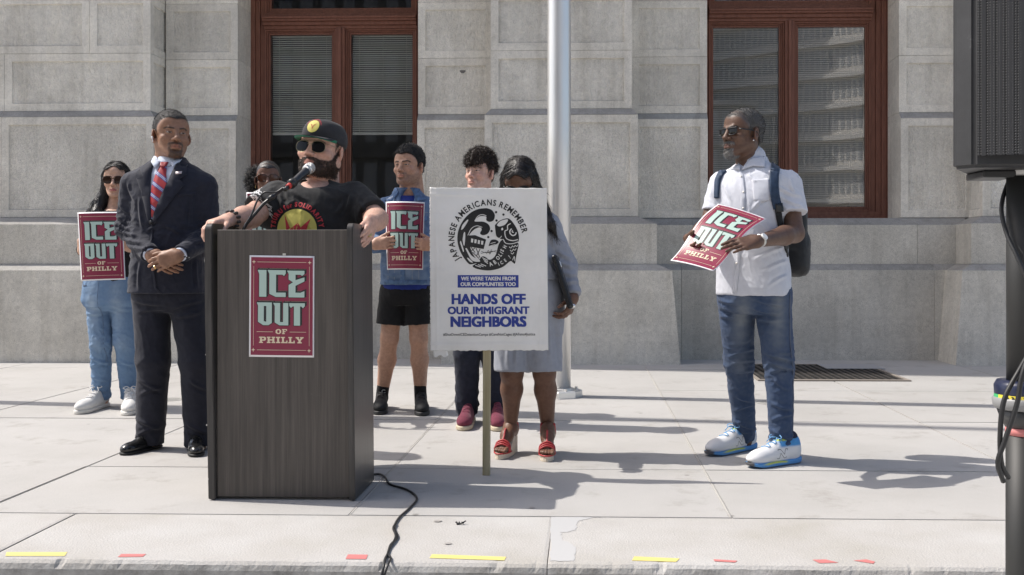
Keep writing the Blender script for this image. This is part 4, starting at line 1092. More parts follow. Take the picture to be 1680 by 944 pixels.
# shirt collar: two folded points round the neck
obj_vq('collar', *Shape(.004).cone(j(279, 259, .014), j(279, 273, .0), .0665, .078).ell(j(281, 250, -.075), (.022, .05, .030), k=.004, op='cut').mesh(), M_shirt, P.root)
dec('collar_point', [(259, 250), (268, 256), (276, 266), (268, 279), (258, 268)], .022, M_shirt, .004, 6)
dec('collar_point', [(301, 251), (294, 256), (287, 264), (295, 277), (302, 266)], .022, M_shirt, .004, 6)
# lapels
dec('lapel', [(256, 254), (262, 262), (264, 300), (268, 368), (262, 366), (250, 318), (239, 296), (249, 291), (240, 279), (249, 264)], .010, M_suit, .006)
dec('lapel', [(303, 254), (299, 268), (292, 300), (272, 352), (267, 369), (271, 370), (300, 330), (316, 305), (308, 297), (318, 288), (311, 268)], .012, M_suit, .006)
dec('breast_pocket', [(306, 321), (330, 316), (331, 321), (307, 326)], .003, M_suit, .002, 8)
dec('lapel_pin', [(302, 285), (311, 284), (311, 288), (302, 289)], .02, mat('enamel_pin', (.6, .5, .5), .3), .002)
M_btn = mat('dark_button', (.02, .02, .024), .35)
dec('button', disc2d(3.2, (267, 367), 12), .016, M_btn, .004); 
dec('jacket_edge', [(266, 369), (269, 369), (270, 420), (276, 470), (285, 482), (280, 482), (272, 470), (267, 420)], .0035, M_suit, .004)
for k in range(3): obj_vq('cuff_button', *Shape(.003).ell(j(311-k*4, 424-k*1.4, -.27), (.007, .005, .007)).mesh(), M_btn, P.root)
for w, e in ((wrL, elL), (wrR, elR)):
    u = unit(w-e); obj_vq('shirt_cuff', *Shape(.005).cone(w-u*.04, w-u*.004, .038, .037, flat=True).mesh(), M_shirt, P.root)
# trousers
M_trs = fabric('navy_wool_trousers', (.019, .020, .030), .8, 1400, .2, .15, crease=.3); M_trs.node_tree.nodes['Principled BSDF'].inputs['Sheen Weight'].default_value = .1
s = Shape(.0052); s.rings(trunk(P, [(440, 275, 52, .125, .01), (475, 276, 55, .13, .01), (500, 276, 52, .125, .01), (512, 276, 40, .10, .01)]))
for a, kn, an in ((hL, kL, aL), (hR, kR, aR)):
    s.chain([a+(0, .01, -.02), kn, an+(0, 0, -.0)], [.101, .086, .072], .02, flat=True)
v, q = s.mesh(1); v = creases(v, q, .006, (8, 8, 5), 5, .3, [(kL, .1, .8), (kR, .1, .8), (aL, .10, 1.5), (aR, .1, 1.5), (j(275, 500, -.1), .1, .8)])
v = pleats(v, q, [((222, 494), (270, 500)), ((228, 512), (273, 508), -2), ((280, 508), (332, 494), -2), ((284, 520), (330, 512)), ((226, 622), (268, 642)), ((230, 648), (266, 636), -2), ((222, 686), (266, 706)), ((226, 714), (268, 700), -2), ((312, 625), (343, 640)), ((306, 695), (344, 712))], .0065, 2.8)
obj_vq('trousers', v, q, M_trs, P.root)
M_leather = mat('black_leather', (.012, .012, .012), .22, spec=.6); M_sole_b = mat('black_sole', (.015, .015, .015), .6); M_lace_b = mat('black_lace', (.012, .012, .012), .7)
for hh, tt in ((ground(263, 733), ground(199, 748)), (ground(321, 733), ground(322, 751))):
    S_, R_, L_, oo, bb, _ = shoe(P, hh, tt, 'dress', M_leather, M_sole_b); laces(P, S_, R_, L_, oo, bb, M_lace_b, 4, .38, .52, .0022)
# ================================================================ man in the white shirt with backpack
P = Person('man in white short-sleeved shirt, jeans and sunglasses standing on the right', 5.1, (1248, 752)); j = P.j
P.palm = .5
P.head(1219, 219, yaw=-58, pitch=2, scale=1.04, skin=(.125, .070, .047), hm=dict(jaw=1.0, nose=1.2, lips=1.3, brow=1.1), beard='goatee', beard_len=.003, beard_hair=(1400, .010), beard_col=(.19, .185, .18), hair=(.03, .025, .022), blush=.0, scalp=.75, scalp_col=(.10, .095, .09), lip=(.17, .085, .07))
v, q = hair_cap(.0035, top=.0, line=lambda x, y: hairline(x, y)+.006*(y < -.055)); n = vnormals(v, q); v = v+n*(noise(v, 300, 1)*.0012)[:, None]; v, q = with_strands(v, q, 6000, .005, (0, -.3, -.2), .8, .0009)
P.hair(v, q, M_hair_grey)
P.glasses('club', M_blkpl, M_lens)
obj_vq('ear_stud', *Shape(.002).ell(P.hp(.082, -.004, -.043), (.005, .005, .005)).mesh(), M_silver, P.root)
shL, elL, wrL = j(1182, 298, .06), j(1162, 374, .0), j(1133, 392, -.20); shR, elR, wrR = j(1293, 300, -.04), j(1304, 383, -.11), j(1243, 396, -.385)
b = Shape(.006); nb = j(1232, 280, .0)
b.cone(P.hp(0, .03, -.10), nb, .060, .064).rings(trunk(P, [(480, 1236, 46, .12, 0), (400, 1234, 44, .12, 0), (310, 1234, 48, .11, 0), (275, 1234, 20, .06, 0)]), k=.03)
for a, e, w in ((shL, elL, wrL), (shR, elR, wrR)): b.cone(a, e, .046, .045, k=.02).cone(e, e+(w-e)*.3, .046, .047, k=.02).cone(e+(w-e)*.3, w, .047, .029, k=.02)
hL, kL, aL = j(1208, 482, .03), j(1212, 592, .13), j(1223, 718, .32); hR, kR, aR = j(1266, 484, -.02), j(1278, 592, -.05), j(1282, 738, -.02)
for a, e, w in ((hL, kL, aL), (hR, kR, aR)): b.chain([a, e, w, w-(0, 0, .03)], [.08, .06, .034, .03], .03)
P.body(b); P.beard_mat = hair_mat('grizzled_beard', (.22, .215, .21), .6, (1, 1, 1), 300)
# his left hand lies flat over the poster, fingertips to the left; his right pinches the far edge
P.hand((wrR, elR), j(1188, 406, -.46)-wrR, (.1, .75, -.65), (-.5, -.4, .8), curl=(.05, .18, .12), spread=.02, thumb=(.45, .1, .2))
P.hand((wrL, elL), j(1145, 412, -.33)-wrL, (.35, -.45, .8), (-.3, -.6, .5), curl=(.25, .4, .3), thumb=(.25, .3, .9), size=.95)
P.finish()
# shirt
M_wsh = fabric('white_linen', (.57, .585, .64), .75, 900, .2, .04, crease=.35, cscale=11)
s = Shape(.005); yw = -.42
s.rings(trunk(P, [(484, 1236, 61, .165, 0), (455, 1236, 60, .165, 0), (420, 1235, 57, .16, 0), (370, 1234, 54, .155, 0), (330, 1234, 56, .15, 0), (304, 1235, 60, .13, 0), (290, 1236, 55, .11, 0), (278, 1236, 42, .09, .01), (268, 1236, 27, .075, .02), (258, 1236, 22, .066, .03)]), yaw=yw)
s.cone(shL+(.006, 0, -.01), shL+(elL-shL)*.68+(.004, 0, 0), .063, .061, k=.03, flat=True); s.cone(shR+(0, 0, -.01), shR+(elR-shR)*.62, .07, .076, k=.04, flat=True)
s.ell(j(1190, 500, -.02), (.06, .3, .045), k=.02, op='cut'); s.ell(j(1300, 506, 0), (.09, .3, .085), k=.03, op='cut')
s.ell(j(1212, 256, -.10), (.026, .06, .052), rot(0, 0, .25), k=.008, op='cut')
v, q = s.mesh(1); v = creases(v, q, .0052, (12, 12, 5), 8, .35, [(shR, .12, .8), (elL, .15, .6), (j(1270, 420, -.1), .2, .5)])
v = pleats(v, q, [((1292, 404), (1238, 426)), ((1293, 428), (1252, 446)), ((1292, 452), (1262, 470)), ((1276, 306), (1316, 322)), ((1280, 322), (1318, 338)), ((1296, 292), (1306, 318)), ((1234, 345), (1258, 322), -2), ((1190, 340), (1180, 380)), ((1164, 310), (1176, 336)), ((1190, 300), (1200, 330)), ((1226, 285), (1246, 300))], .0055, 2.6)
obj_vq('shirt', v, q, M_wsh, P.root); bv = bvh_of(v, q)
D2 = P.D; ux = (cY*D2/FPX, sY*D2/FPX, 0); uy = (0, 0, -D2/FPX); o0 = at(0, 0, D2); FW = (0, 1, 0)
dec = lambda name, loop, off, m, th=0., sub=10: decal(name, fill2d([loop]), o0, ux, uy, bv, FW, off, m, P.root, th, sub=sub)
dec('collar_point', [(1205, 258), (1213, 274), (1211, 281), (1198, 278), (1190, 280), (1200, 268)], .010, M_wsh, .005, 5)
dec('collar_point', [(1243, 241), (1252, 262), (1249, 277), (1231, 275), (1213, 281), (1222, 268), (1236, 254)], .012, M_wsh, .005, 5)
dec('placket', [(1209, 280), (1215, 280), (1216, 330), (1210, 400), (1203, 470), (1202, 480), (1196, 480), (1204, 400), (1209, 330)], .003, M_wsh, .003)
dec('pocket', [(1226, 299), (1254, 296), (1256, 330), (1242, 336), (1228, 331)], .0025, M_wsh, .002)
M_btnw = mat('shell_button', (.7, .68, .64), .3)
for x, y in ((1211, 292), (1213, 318), (1212, 344), (1206, 398), (1202, 432)): dec('button', disc2d(1.7, (x, y), 10), .006, M_btnw, .003)
obj_vq('collar', *Shape(.0045).cone(j(1236, 259, .02), j(1234, 271, .01), .0635, .074).ell(j(1212, 252, -.07), (.034, .06, .04), k=.005, op='cut').mesh(), M_wsh, P.root)
# jeans with faded thighs
M_jean = fabric('blue_denim_faded', (.07, .11, .2), .85, 1100, .3, .5, attr=True, crease=.35, cscale=12)
s = Shape(.005); s.rings(trunk(P, [(462, 1238, 56, .145, 0), (490, 1238, 58, .15, 0), (505, 1238, 52, .13, 0), (514, 1238, 40, .10, 0)]))
for a, kn, an in ((hL, kL, aL), (hR, kR, aR)): s.chain([a, kn, an], [.098, .075, .054], .022, flat=True)
v, q = s.mesh(1); v = creases(v, q, .006, (8, 8, 13), 11, .4, [(kL, .09, 1.2), (kR, .09, 1.2), (aL, .12, 1.4), (aR, .12, 1.4), (j(1236, 505, -.1), .1, .6)])
def jean_col(v, legs, dark, light, whisk):
    n = vnormals(v, q); c = np.tile(np.array(dark, np.float32), (len(v), 1)); f = np.zeros(len(v))
    for a, kn, an in legs:
        m = (a+kn)/2; f = np.maximum(f, np.exp(-((v[:, 0]-m[0])/.04)**2-((v[:, 2]-m[2]-.06)/.17)**2)*smooth(.1, .7, -n[:, 1])*.5)
        f = np.maximum(f, np.exp(-((v[:, 0]-kn[0])/.045)**2-((v[:, 2]-kn[2])/.07)**2)*smooth(.1, .7, -n[:, 1])*.3)
    f = np.clip(f*(1+.5*noise(v, (8, 8, 40), 3))+.06*noise(v, 60, 5)+.04, 0, 1)
    return c*(1-f[:, None])+np.array(light, np.float32)*f[:, None]
v = pleats(v, q, [((1175, 490), (1208, 498)), ((1177, 503), (1212, 510)), ((1180, 518), (1210, 520)), ((1231, 488), (1288, 502)), ((1232, 505), (1282, 515)), ((1236, 520), (1272, 526)), ((1196, 586), (1242, 572), -2), ((1200, 598), (1243, 591), -2), ((1204, 610), (1240, 606)), ((1198, 566), (1232, 556)), ((1253, 578), (1307, 592)), ((1257, 591), (1309, 608)), ((1262, 612), (1304, 602), -2), ((1270, 622), (1295, 640)), ((1204, 690), (1240, 704)), ((1206, 674), (1240, 664), -2), ((1208, 650), (1238, 660)), ((1265, 705), (1304, 722)), ((1266, 690), (1302, 680), -2), ((1266, 662), (1302, 672)), ((1270, 730), (1302, 726))], .0075, 2.8)
obj_vq('jeans', v, q, M_jean, P.root, jean_col(v, ((hL, kL, aL), (hR, kR, aR)), (.036, .062, .125), (.24, .26, .27), 1)); bj = bvh_of(v, q)
M_seam = mat('denim_seam', (.10, .12, .17), .9)
for pts in ([(1290, 480), (1290, 560), (1296, 620), (1298, 700), (1298, 740)],):
    decal('side_seam', quad_strip(spline([(x, y) for x, y in pts], 8), 1.6), o0, ux, uy, bj, FW, .002, M_seam, P.root, .003)
# running shoes: white mesh, blue midsole with a lime streak, dark outlined letter on the side
M_run = fabric('white_mesh_runner', (.7, .7, .7), .7, 700, .3, .05, attr=True, crease=.05); M_mid = fabric('foam_midsole', (.1, .3, .6), .6, 300, .1, .1, attr=True, crease=.02); M_lb = mat('blue_lace', (.16, .36, .62), .7); M_nk = mat('dark_outline', (.02, .02, .025), .5)
def upc(v, L):
    c = np.tile(np.array((.72, .72, .73), np.float32), (len(v), 1)); x = v[:, 0]/L
    m = smooth(.088, .10, v[:, 2])*smooth(.5, .42, x); c = c*(1-m[:, None])+np.array((.08, .30, .62))*m[:, None]
    m = smooth(.955, .975, x)*smooth(.045, .03, v[:, 2]); c = c*(1-m[:, None])+np.array((.20, .20, .21))*m[:, None]; m = smooth(.08, .02, x)*smooth(.06, .045, v[:, 2]); c = c*(1-m[:, None])+np.array((.12, .12, .14))*m[:, None]
    t_ = smooth(.118, .124, v[:, 2])*smooth(.25, .3, x); return c*(1-t_[:, None])+np.array((.5, .6, .1))*t_[:, None]
def solec(v, L):
    x = v[:, 0]/L; c = np.tile(np.array((.10, .29, .60), np.float32), (len(v), 1))
    m = smooth(.006, .003, np.abs(v[:, 2]-.024+.03*np.abs(x-.55)**1.5))*smooth(.3, .4, x)*smooth(.85, .7, x); c = c*(1-m[:, None])+np.array((.52, .58, .10))*m[:, None]
    m = smooth(.008, .004, v[:, 2]); c = c*(1-m[:, None])+np.array((.10, .10, .11))*m[:, None]; m = smooth(.93, .96, x); return c*(1-m[:, None])+np.array((.10, .10, .11))*m[:, None]
for hh, tt in ((ground(1238, 735), ground(1159, 750)), (ground(1311, 758), ground(1226, 769))):
    S_, R_, L_, oo, bb, _ = shoe(P, hh, tt, 'runner', M_run, M_mid, cols=(upc, solec), w=1.02); laces(P, S_, R_, L_, oo, bb, M_lb, 5, .42, .66, .003)
    f, sd = R_[:, 0], R_[:, 1] if R_[1, 1] < 0 else -R_[:, 1]
    sgn = 1.0
    N_out = [(-.034, -.022), (-.020, -.022), (-.012, .004), (.012, -.022), (.026, -.022), (.036, .022), (.020, .022), (.013, -.004), (-.010, .022), (-.026, .022)]
    P2 = [(-x, y) for x, y in N_out]      # heel to the right of the camera
    ring = np.array(P2+[P2[0]]); vf = join2d(*[quad_strip([ring[i], ring[i+1]], .0022) for i in range(len(ring)-1)])
    ctr = oo+f*.44*L_+np.array((0, 0, .062))-0*sd
    ob = decal('side_letter', vf, ctr+sd*.15, -f*-1, (0, 0, 1), bb, -sd, .0015, M_nk, P.root); ob.parent = S_
    so2 = Shape(.005).cone(oo+f*.17*L_+(0, 0, .08), oo+f*.16*L_+(0, 0, .13), .033, .034); obj_vq('sock', *so2.mesh(), mat('navy_sock', (.02, .025, .05), .9), P.root)
# wrist watch
u = unit(wrR-elR); wc = wrR-u*.022; bm = bmesh.new()
for k in range(1): bm_lathe(bm, [(.0285, -.009), (.0315, -.009), (.0315, .009), (.0285, .009)], 20)
wm = bm_mesh(bm); wq = Vector(u).to_track_quat('Z', 'Y').to_matrix().to_4x4(); wm.transform(Matrix.Translation(Vector(wc)) @ wq)
Wt = empty('wrist_watch'); Wt.parent = P.root
link('strap', wm, mat('steel_mesh', (.6, .6, .58), .35, 1), Wt, smooth=True)
fn = unit(np.array((-.15, -.9, .25))-u*np.dot((-.15, -.9, .25), u)); bm = bmesh.new(); bm_lathe(bm, [(.017, -.004), (.0185, 0), (.0175, .005), (.015, .006)], 20); wm = bm_mesh(bm)
wm.transform(Matrix.Translation(Vector(wc+fn*.031)) @ Vector(fn).to_track_quat('Z', 'Y').to_matrix().to_4x4()); link('case', wm, mat('pale_dial', (.72, .72, .70), .25), Wt, smooth=False)
# ---- backpack
Bk = tag(empty('backpack', P.o), 'dark backpack with navy straps on the shoulders of the white-shirted man', 'backpack')
M_bp = fabric('black_nylon', (.016, .017, .019), .6, 600, .3, .2); M_strap = fabric('navy_webbing', (.025, .045, .085), .6, 700, .3, .2)
s = Shape(.007); s.rbox(j(1286, 388, .20), (.12, .07, .195), .055, rot(-.35), k=0).rbox(j(1299, 418, .225), (.095, .07, .115), .05, rot(-.35), k=.03)
v, q = s.mesh(1); v = creases(v, q, .006, (8, 8, 8), 21, .4); obj_vq('bag', v, q, M_bp, Bk)
s = Shape(.006).rbox(j(1310, 426, .21), (.05, .05, .085), .03, rot(-.5)); v, q = s.mesh(1); obj_vq('side_pocket', creases(v, q, .004, (10, 10, 10), 4), q, M_bp, Bk)
P.bp = None
def strap(pts, w, th, name, m, off=.006):
    c = spline(pts, 7); ws = w; decal_v, decal_f = quad_strip([(p[0], p[1]) for p in c], ws)
    ob = decal(name, (decal_v, decal_f), o0, ux, uy, bv, FW, off, m, Bk, th, sub=8); return ob
strap([(1281, 266), (1268, 275), (1261, 296), (1261, 322), (1267, 345)], 14, .014, 'strap', M_strap)
strap([(1266, 340), (1271, 365), (1280, 395), (1291, 420)], 10, .006, 'strap_webbing', M_bp)
strap([(1190, 279), (1183, 285), (1177, 298), (1175, 314), (1174, 326)], 7, .014, 'strap', M_strap)
dec2 = decal('strap_buckle', fill2d([[(1262, 338), (1274, 336), (1276, 350), (1264, 352)]]), o0, ux, uy, bv, FW, .016, M_blkpl, Bk, .006, sub=6)
# ================================================================ man in the cap at the lectern
P = Person('bearded man in black cap and t-shirt speaking at the lectern', 4.92, (518, 772)); j = P.j
P.head(529, 246, yaw=-17, pitch=5, roll=5, scale=1.10, wide=1.09, skin=(.60, .37, .285), hm=dict(jaw=1.12, nose=1.1, fat=.011, lips=1.0, neck=.052), beard='full', beard_len=.003, beard_hair=(4500, .0075), beard_col=(.034, .022, .016), hair=(.05, .03, .02), blush=.35, scalp=.8)
v, q = hair_cap(.004, side=.003); v, q = with_strands(v, q, 3000, .006, (0, .2, -.5), .5, .0009); P.hair(v, q, hair_mat('short_brown_hair', (.03, .02, .014), .55, (1, 1, 1), 300))
P.glasses('aviator', M_wire, M_lens, y=-.101, z=.0)
shL, elL, wrL = j(456, 322), j(412, 356, -.20), j(376, 361, -.385); shR, elR, wrR = j(580, 322), j(618, 360, -.13), j(611, 363, -.37)
b = Shape(.006); b.cone(P.hp(0, .03, -.10), j(522, 318, .03), .066, .074)
b.rings(trunk(P, [(560, 518, 58, .15, 0), (450, 518, 58, .15, 0), (330, 517, 60, .13, 0), (308, 518, 40, .10, 0), (300, 520, 24, .07, 0)]), k=.03)
for a, e, w in ((shL, elL, wrL), (shR, elR, wrR)): b.cone(a, e, .064, .052, k=.02).cone(e, e+(w-e)*.35, .052, .052, k=.02).cone(e+(w-e)*.35, w, .052, .033, k=.02)
hL, kL, aL = j(488, 560), j(484, 655, 0), j(482, 752, .02); hR, kR, aR = j(546, 560), j(552, 655, 0), j(556, 752, .02)
for a, e, w in ((hL, kL, aL), (hR, kR, aR)): b.chain([a, e, w], [.09, .065, .042], .03)
P.body(b); P.beard_mat = hair_mat('brown_beard', (.045, .028, .019), .55, (1, 1, 1), 300)
# hands closed over the top corners of the lectern's side boards
P.hand((wrL, elL), j(346, 366, -.46)-wrL, (.1, .1, -1), (.45, -.9, 0), curl=(.55, .75, .5), spread=.02, thumb=(.7, .3, .3), size=1.05)
P.hand((wrR, elR), j(602, 393, -.475)-wrR, (-1, .1, -.05), (-.2, -1, .3), curl=(.22, .35, .25), spread=.03, thumb=(.25, .3, .2), size=1.05)
P.finish()
for k in range(11):   # bead bracelet
    u = unit(wrL-elL); a_ = k*math.tau/11; e1 = unit(np.cross(u, (0, 0, 1))); e2 = np.cross(u, e1)
    if k == 0: br = empty('bracelet'); br.parent = P.root; M_bead = mat('dark_bead', (.05, .04, .035), .35)
    for dd in (0, .013): obj_vq('bead', *Shape(.0035).ell(wrL-u*(.012+dd)+(e1*math.cos(a_)+e2*math.sin(a_))*.038, (.0085,)*3).mesh(), M_bead, br)
bm = bmesh.new(); bm_lathe(bm, [(.0105, -.003), (.0118, -.003), (.0118, .003), (.0105, .003)], 16); ro = link('ring', bm_mesh(bm), M_gold); ro.location = Vector(j(606, 385, -.455)-P.o); ro.rotation_euler = (.9, .5, 0); ro.parent = P.root
# t-shirt
M_tee = fabric('black_cotton', (.024, .024, .025), .85, 1000, .2, .15, crease=.3, cscale=8)
s = Shape(.006)
s.rings(trunk(P, [(570, 518, 80, .20, 0), (450, 518, 80, .195, 0), (400, 517, 78, .185, 0), (360, 516, 75, .175, 0), (335, 517, 73, .16, 0), (318, 518, 68, .14, 0), (309, 518, 56, .115, 0), (302, 519, 40, .095, .01), (296, 520, 29, .083, .02)]))
s.cone(shL+(0, 0, -.005), shL+(elL-shL)*.72, .082, .082, k=.04, flat=True); s.cone(shR+(0, 0, -.005), shR+(elR-shR)*.80, .080, .078, k=.04, flat=True)
s.ell(j(514, 297, -.10), (.078, .09, .036), k=.008, op='cut')
v, q = s.mesh(1); v = creases(v, q, .006, (7, 7, 5), 15, .5, [(j(470, 330, -.1), .1, 1.2), (j(570, 335, -.1), .1, .8)])
v = pleats(v, q, [((460, 316), (466, 346)), ((470, 310), (478, 334)), ((482, 312), (506, 330)), ((576, 318), (562, 356), -2), ((566, 326), (552, 350), -2), ((588, 330), (604, 350))], .007, 3.2)
obj_vq('tshirt', v, q, M_tee, P.root); bv = bvh_of(v, q)
D2 = P.D; ux = (cY*D2/FPX, sY*D2/FPX, 0); uy = (0, 0, -D2/FPX); o0 = at(0, 0, D2); FW = (0, 1, 0)
obj_vq('neck_rib', *Shape(.004).chain([j(515+28*math.cos(a_), 297+13*math.sin(a_)*(1 if math.sin(a_) > 0 else .3), .01-.115*max(0, math.sin(a_))) for a_ in np.linspace(-.1, math.pi+.1, 12)], [.0065]*12).mesh(), M_tee, P.root)
M_yel = mat('yellow_print', (.60, .53, .12), .7); M_redp = mat('red_print', (.50, .035, .045), .7); M_whp = mat('white_scribble', (.6, .6, .6), .7)
cxy = (503, 379); Rd = 33
decal('print_disc', fill2d([disc2d(Rd, cxy, 48)]), o0, ux, uy, bv, FW, .003, M_yel, P.root, sub=3)
tx = arc_text('TSURU for SOLIDARITY', Rd+4, 176, 4, 7.2, .05); decal('print_lettering', (np.stack([cxy[0]+tx[0][:, 0], cxy[1]-tx[0][:, 1]], 1), tx[1]), o0, ux, uy, bv, FW, .0038, M_redp, P.root)
for lp in ([(483, 355), (493, 376), (489, 379), (494, 383), (489, 396)], [(526, 362), (519, 382), (505, 384), (512, 374)], [(494, 377), (506, 368), (512, 378), (518, 384), (510, 396), (493, 396), (489, 384)]): decal('print_crane', fill2d([lp]), o0, ux, uy, bv, FW, .0042, M_redp, P.root, sub=3)
for a_, b_ in (((497, 372), (503, 392)), ((506, 369), (500, 392)), ((511, 378), (505, 394)), ((492, 384), (512, 384))): decal('print_fold', quad_strip([a_, b_], .7), o0, ux, uy, bv, FW, .0052, M_yel, P.root)
rr = random.Random(4); sc_ = []
for k in range(70):
    x, y = rr.uniform(428, 460), 0; y = 314+1.15*(x-428)+rr.uniform(-11, 11); a_ = rr.uniform(.2, .9); l = rr.uniform(3, 8); sc_.append(quad_strip(spline([(x, y), (x+l*.5*math.cos(a_)+1, y+l*.5*math.sin(a_)-1), (x+l*math.cos(a_), y+l*math.sin(a_))], 3), rr.uniform(.7, 1.5)))
decal('sleeve_print', join2d(*sc_), o0, ux, uy, bv, FW, .002, M_whp, P.root)
# dark trousers and shoes behind the lectern
s = Shape(.009); s.rings(trunk(P, [(545, 518, 76, .18, 0), (590, 518, 72, .16, 0), (600, 518, 50, .12, 0)]))
for a, e, w in ((hL, kL, aL), (hR, kR, aR)): s.chain([a, e, w], [.11, .085, .07], .02, flat=True)
v, q = s.mesh(1); obj_vq('trousers', creases(v, q, .006), q, M_trs, P.root)
for hx, tx_ in ((482, 480), (556, 558)): shoe(P, ground(hx, 766), ground(tx_, 783), 'sneaker', M_leather, M_sole_b)
# cap: crown, flat brim with a green underside, round badge
M_cap = fabric('black_twill_cap', (.030, .030, .033), .8, 1200, .3, .12, crease=.1); M_green = fabric('green_twill', (.02, .19, .105), .8, 900, .2, .1, crease=.05)
Cp = empty('cap'); Cp.parent = P.root
s = Shape(.0035); s.ell((0, .014, .046), (.0875, .107, .098)).ell((0, -.035, .07), (.066, .062, .062), k=.03); s.plane((0, -.09, .034), (0, -.10, -1), .003)
s.plane((0, 0, .136), (0, 0, 1), .03)
v, q = s.mesh(1); vw = P.toworld(v); obj_vq('crown', vw, q, M_cap, Cp); bc = bvh_of(vw, q)
n_ = 18; top, bot = [], []
for k in range(n_+1):
    a_ = math.pi*k/n_; cx_, sy_ = math.cos(a_), math.sin(a_)
    for f_ in np.linspace(0, 1, 6):
        x = .080*cx_*(1-.04*f_); y = -.030-(.064*(1-f_)+.142*f_)*sy_**.75; z = .040-.9*x*x*(.4+.4*f_)-.010*f_
        top.append((x, y, z+.0022)); bot.append((x, y, z-.0010))
F_ = [(r*6+c_, r*6+c_+1, (r+1)*6+c_+1, (r+1)*6+c_) for r in range(n_) for c_ in range(5)]
for nm, pv, m in (('brim_top', top, M_cap), ('brim_underside', bot, M_green)):
    ob = link(nm, mesh(P.toworld(np.array(pv)), F_), m, Cp, smooth=True); md = ob.modifiers.new('s', 'SOLIDIFY'); md.thickness = .0016; md.offset = 0
wq = lambda vf: vf
hx_, hy_, hz_ = P.hR[:, 0]*P.hs, P.hR[:, 1]*P.hs, P.hR[:, 2]*P.hs
ob = decal('badge', fill2d([disc2d(.029, (0, 0), 32)]), P.hp(0, -.02, .086), hx_, hz_, bc, hy_, .002, M_yel, P.root, sub=.008); ob.parent = Cp
ob = decal('badge_bird', fill2d([[(-.016, .012), (-.004, -.002), (.0, -.016), (.005, -.001), (.017, .014), (.004, .006), (.0, -.004), (-.004, .006)]]), P.hp(0, -.02, .086), hx_, hz_, bc, hy_, .003, mat('orange_print', (.45, .12, .04), .7), P.root, sub=.008); ob.parent = Cp
tx = arc_text('TSURU FOR SOLIDARITY', .031, 170, 10, .0065, .03); ob = decal('badge_lettering', tx, P.hp(0, -.02, .086), hx_, hz_, bc, hy_, .002, M_redp, P.root); ob.parent = Cp
# ================================================================ young man in the denim jacket
P = Person('young man in denim jacket and black shorts holding a red poster', 6.8, (657, 671)); j = P.j
P.head(671, 273, yaw=-22, pitch=2, wide=1.05, scale=1.07, skin=(.50, .295, .205), hm=dict(jaw=1.06, nose=1.08, fat=.003, neck=.066), beard='stubble', hair=(.012, .009, .008), brow_amt=.95, blush=.15, scalp=.95, beard_col=(.03, .02, .016), eye_open=.0038)
v, q = hair_cap(.010, top=.014, front=.002, side=.007); n = vnormals(v, q); v = v+n*((noise(v, (70, 70, 30), 1)*.003))[:, None]; v, q = with_strands(v, q, 5000, .012, (0, .3, .4), .3, .0011, .001, jit=.12)
P.hair(v, q, M_hair_dark)
shL, elL, wrL = j(631, 338), j(614, 398, -.06), j(613, 402, -.37); shR, elR, wrR = j(703, 338), j(713, 400, -.06), j(715, 404, -.37)
b = Shape(.006); b.cone(P.hp(0, .03, -.10), j(668, 325, .02), .058, .062)
b.rings(trunk(P, [(465, 666, 34, .10, 0), (400, 667, 33, .10, 0), (345, 667, 36, .10, 0), (325, 668, 18, .06, 0)]), k=.03)
for a, e, w in ((shL, elL, wrL), (shR, elR, wrR)): b.chain([a, e, w], [.05, .042, .028], .02)
hL, kL, aL = j(646, 478), j(639, 556, -.01), j(626, 655, .13); hR, kR, aR = j(684, 478), j(687, 556, -.01), j(690, 655, .11)
for a, e, w in ((hL, kL, aL), (hR, kR, aR)): b.cone(a, e, .085, .058, k=.03).cone(e, e+(w-e)*.35+(0, .012, 0), .056, .058, k=.03).cone(e+(w-e)*.35+(0, .012, 0), w, .058, .036, k=.03)
P.body(b)
P.hand((wrL, elL), (.97, -.12, .12), (.15, 1, 0), (.1, -.3, .95), curl=(.12, .35, .3), thumb=(.5, .2, .1), size=.98)
P.hand((wrR, elR), (-.97, -.12, .12), (-.15, 1, 0), (-.1, -.3, .95), curl=(.12, .35, .3), thumb=(.5, .2, .1), size=.98)
P.finish()
M_den = fabric('washed_denim_jacket', (.12, .19, .33), .88, 1000, .35, .6, attr=True, crease=.35, cscale=11)
s = Shape(.0062)
s.rings(trunk(P, [(467, 666, 41, .135, 0), (440, 666, 41, .135, 0), (400, 666, 40, .135, 0), (360, 667, 41, .13, 0), (342, 667, 43, .115, 0), (332, 668, 36, .10, 0), (321, 669, 27, .085, .01), (309, 669, 21, .074, .02)]))
s.chain([shL+(.005, 0, -.01), elL, wrL+(elL-wrL)*.12], [.066, .060, .047], .04, flat=True); s.chain([shR-(.005, 0, .01), elR, wrR+(elR-wrR)*.12], [.066, .060, .047], .04, flat=True)
s.ell(j(667, 322, -.11), (.05, .10, .075), k=.01, op='cut')
v, q = s.mesh(1); v = creases(v, q, .0058, (10, 10, 9), 31, .4, [(elL, .1, 1.2), (elR, .1, 1.2)])
v = pleats(v, q, [((610, 372), (632, 384)), ((608, 386), (630, 396)), ((700, 376), (718, 384)), ((626, 430), (660, 436)), ((672, 440), (704, 432)), ((630, 342), (628, 372)), ((628, 448), (662, 452))], .007, 2.6)
f = np.clip(.45+.55*fbm(v, (7, 7, 7), 2)+.25*noise(v, 30, 4)+.5*smooth(.0, -.25, v[:, 2]-1.25)*0, 0, 1)[:, None]
obj_vq('denim_jacket', v, q, M_den, P.root, np.array((.075, .135, .255))*(1-f)+np.array((.22, .30, .42))*f); bv = bvh_of(v, q)
D2 = P.D; ux = (cY*D2/FPX, sY*D2/FPX, 0); uy = (0, 0, -D2/FPX); o0 = at(0, 0, D2); FW = (0, 1, 0)
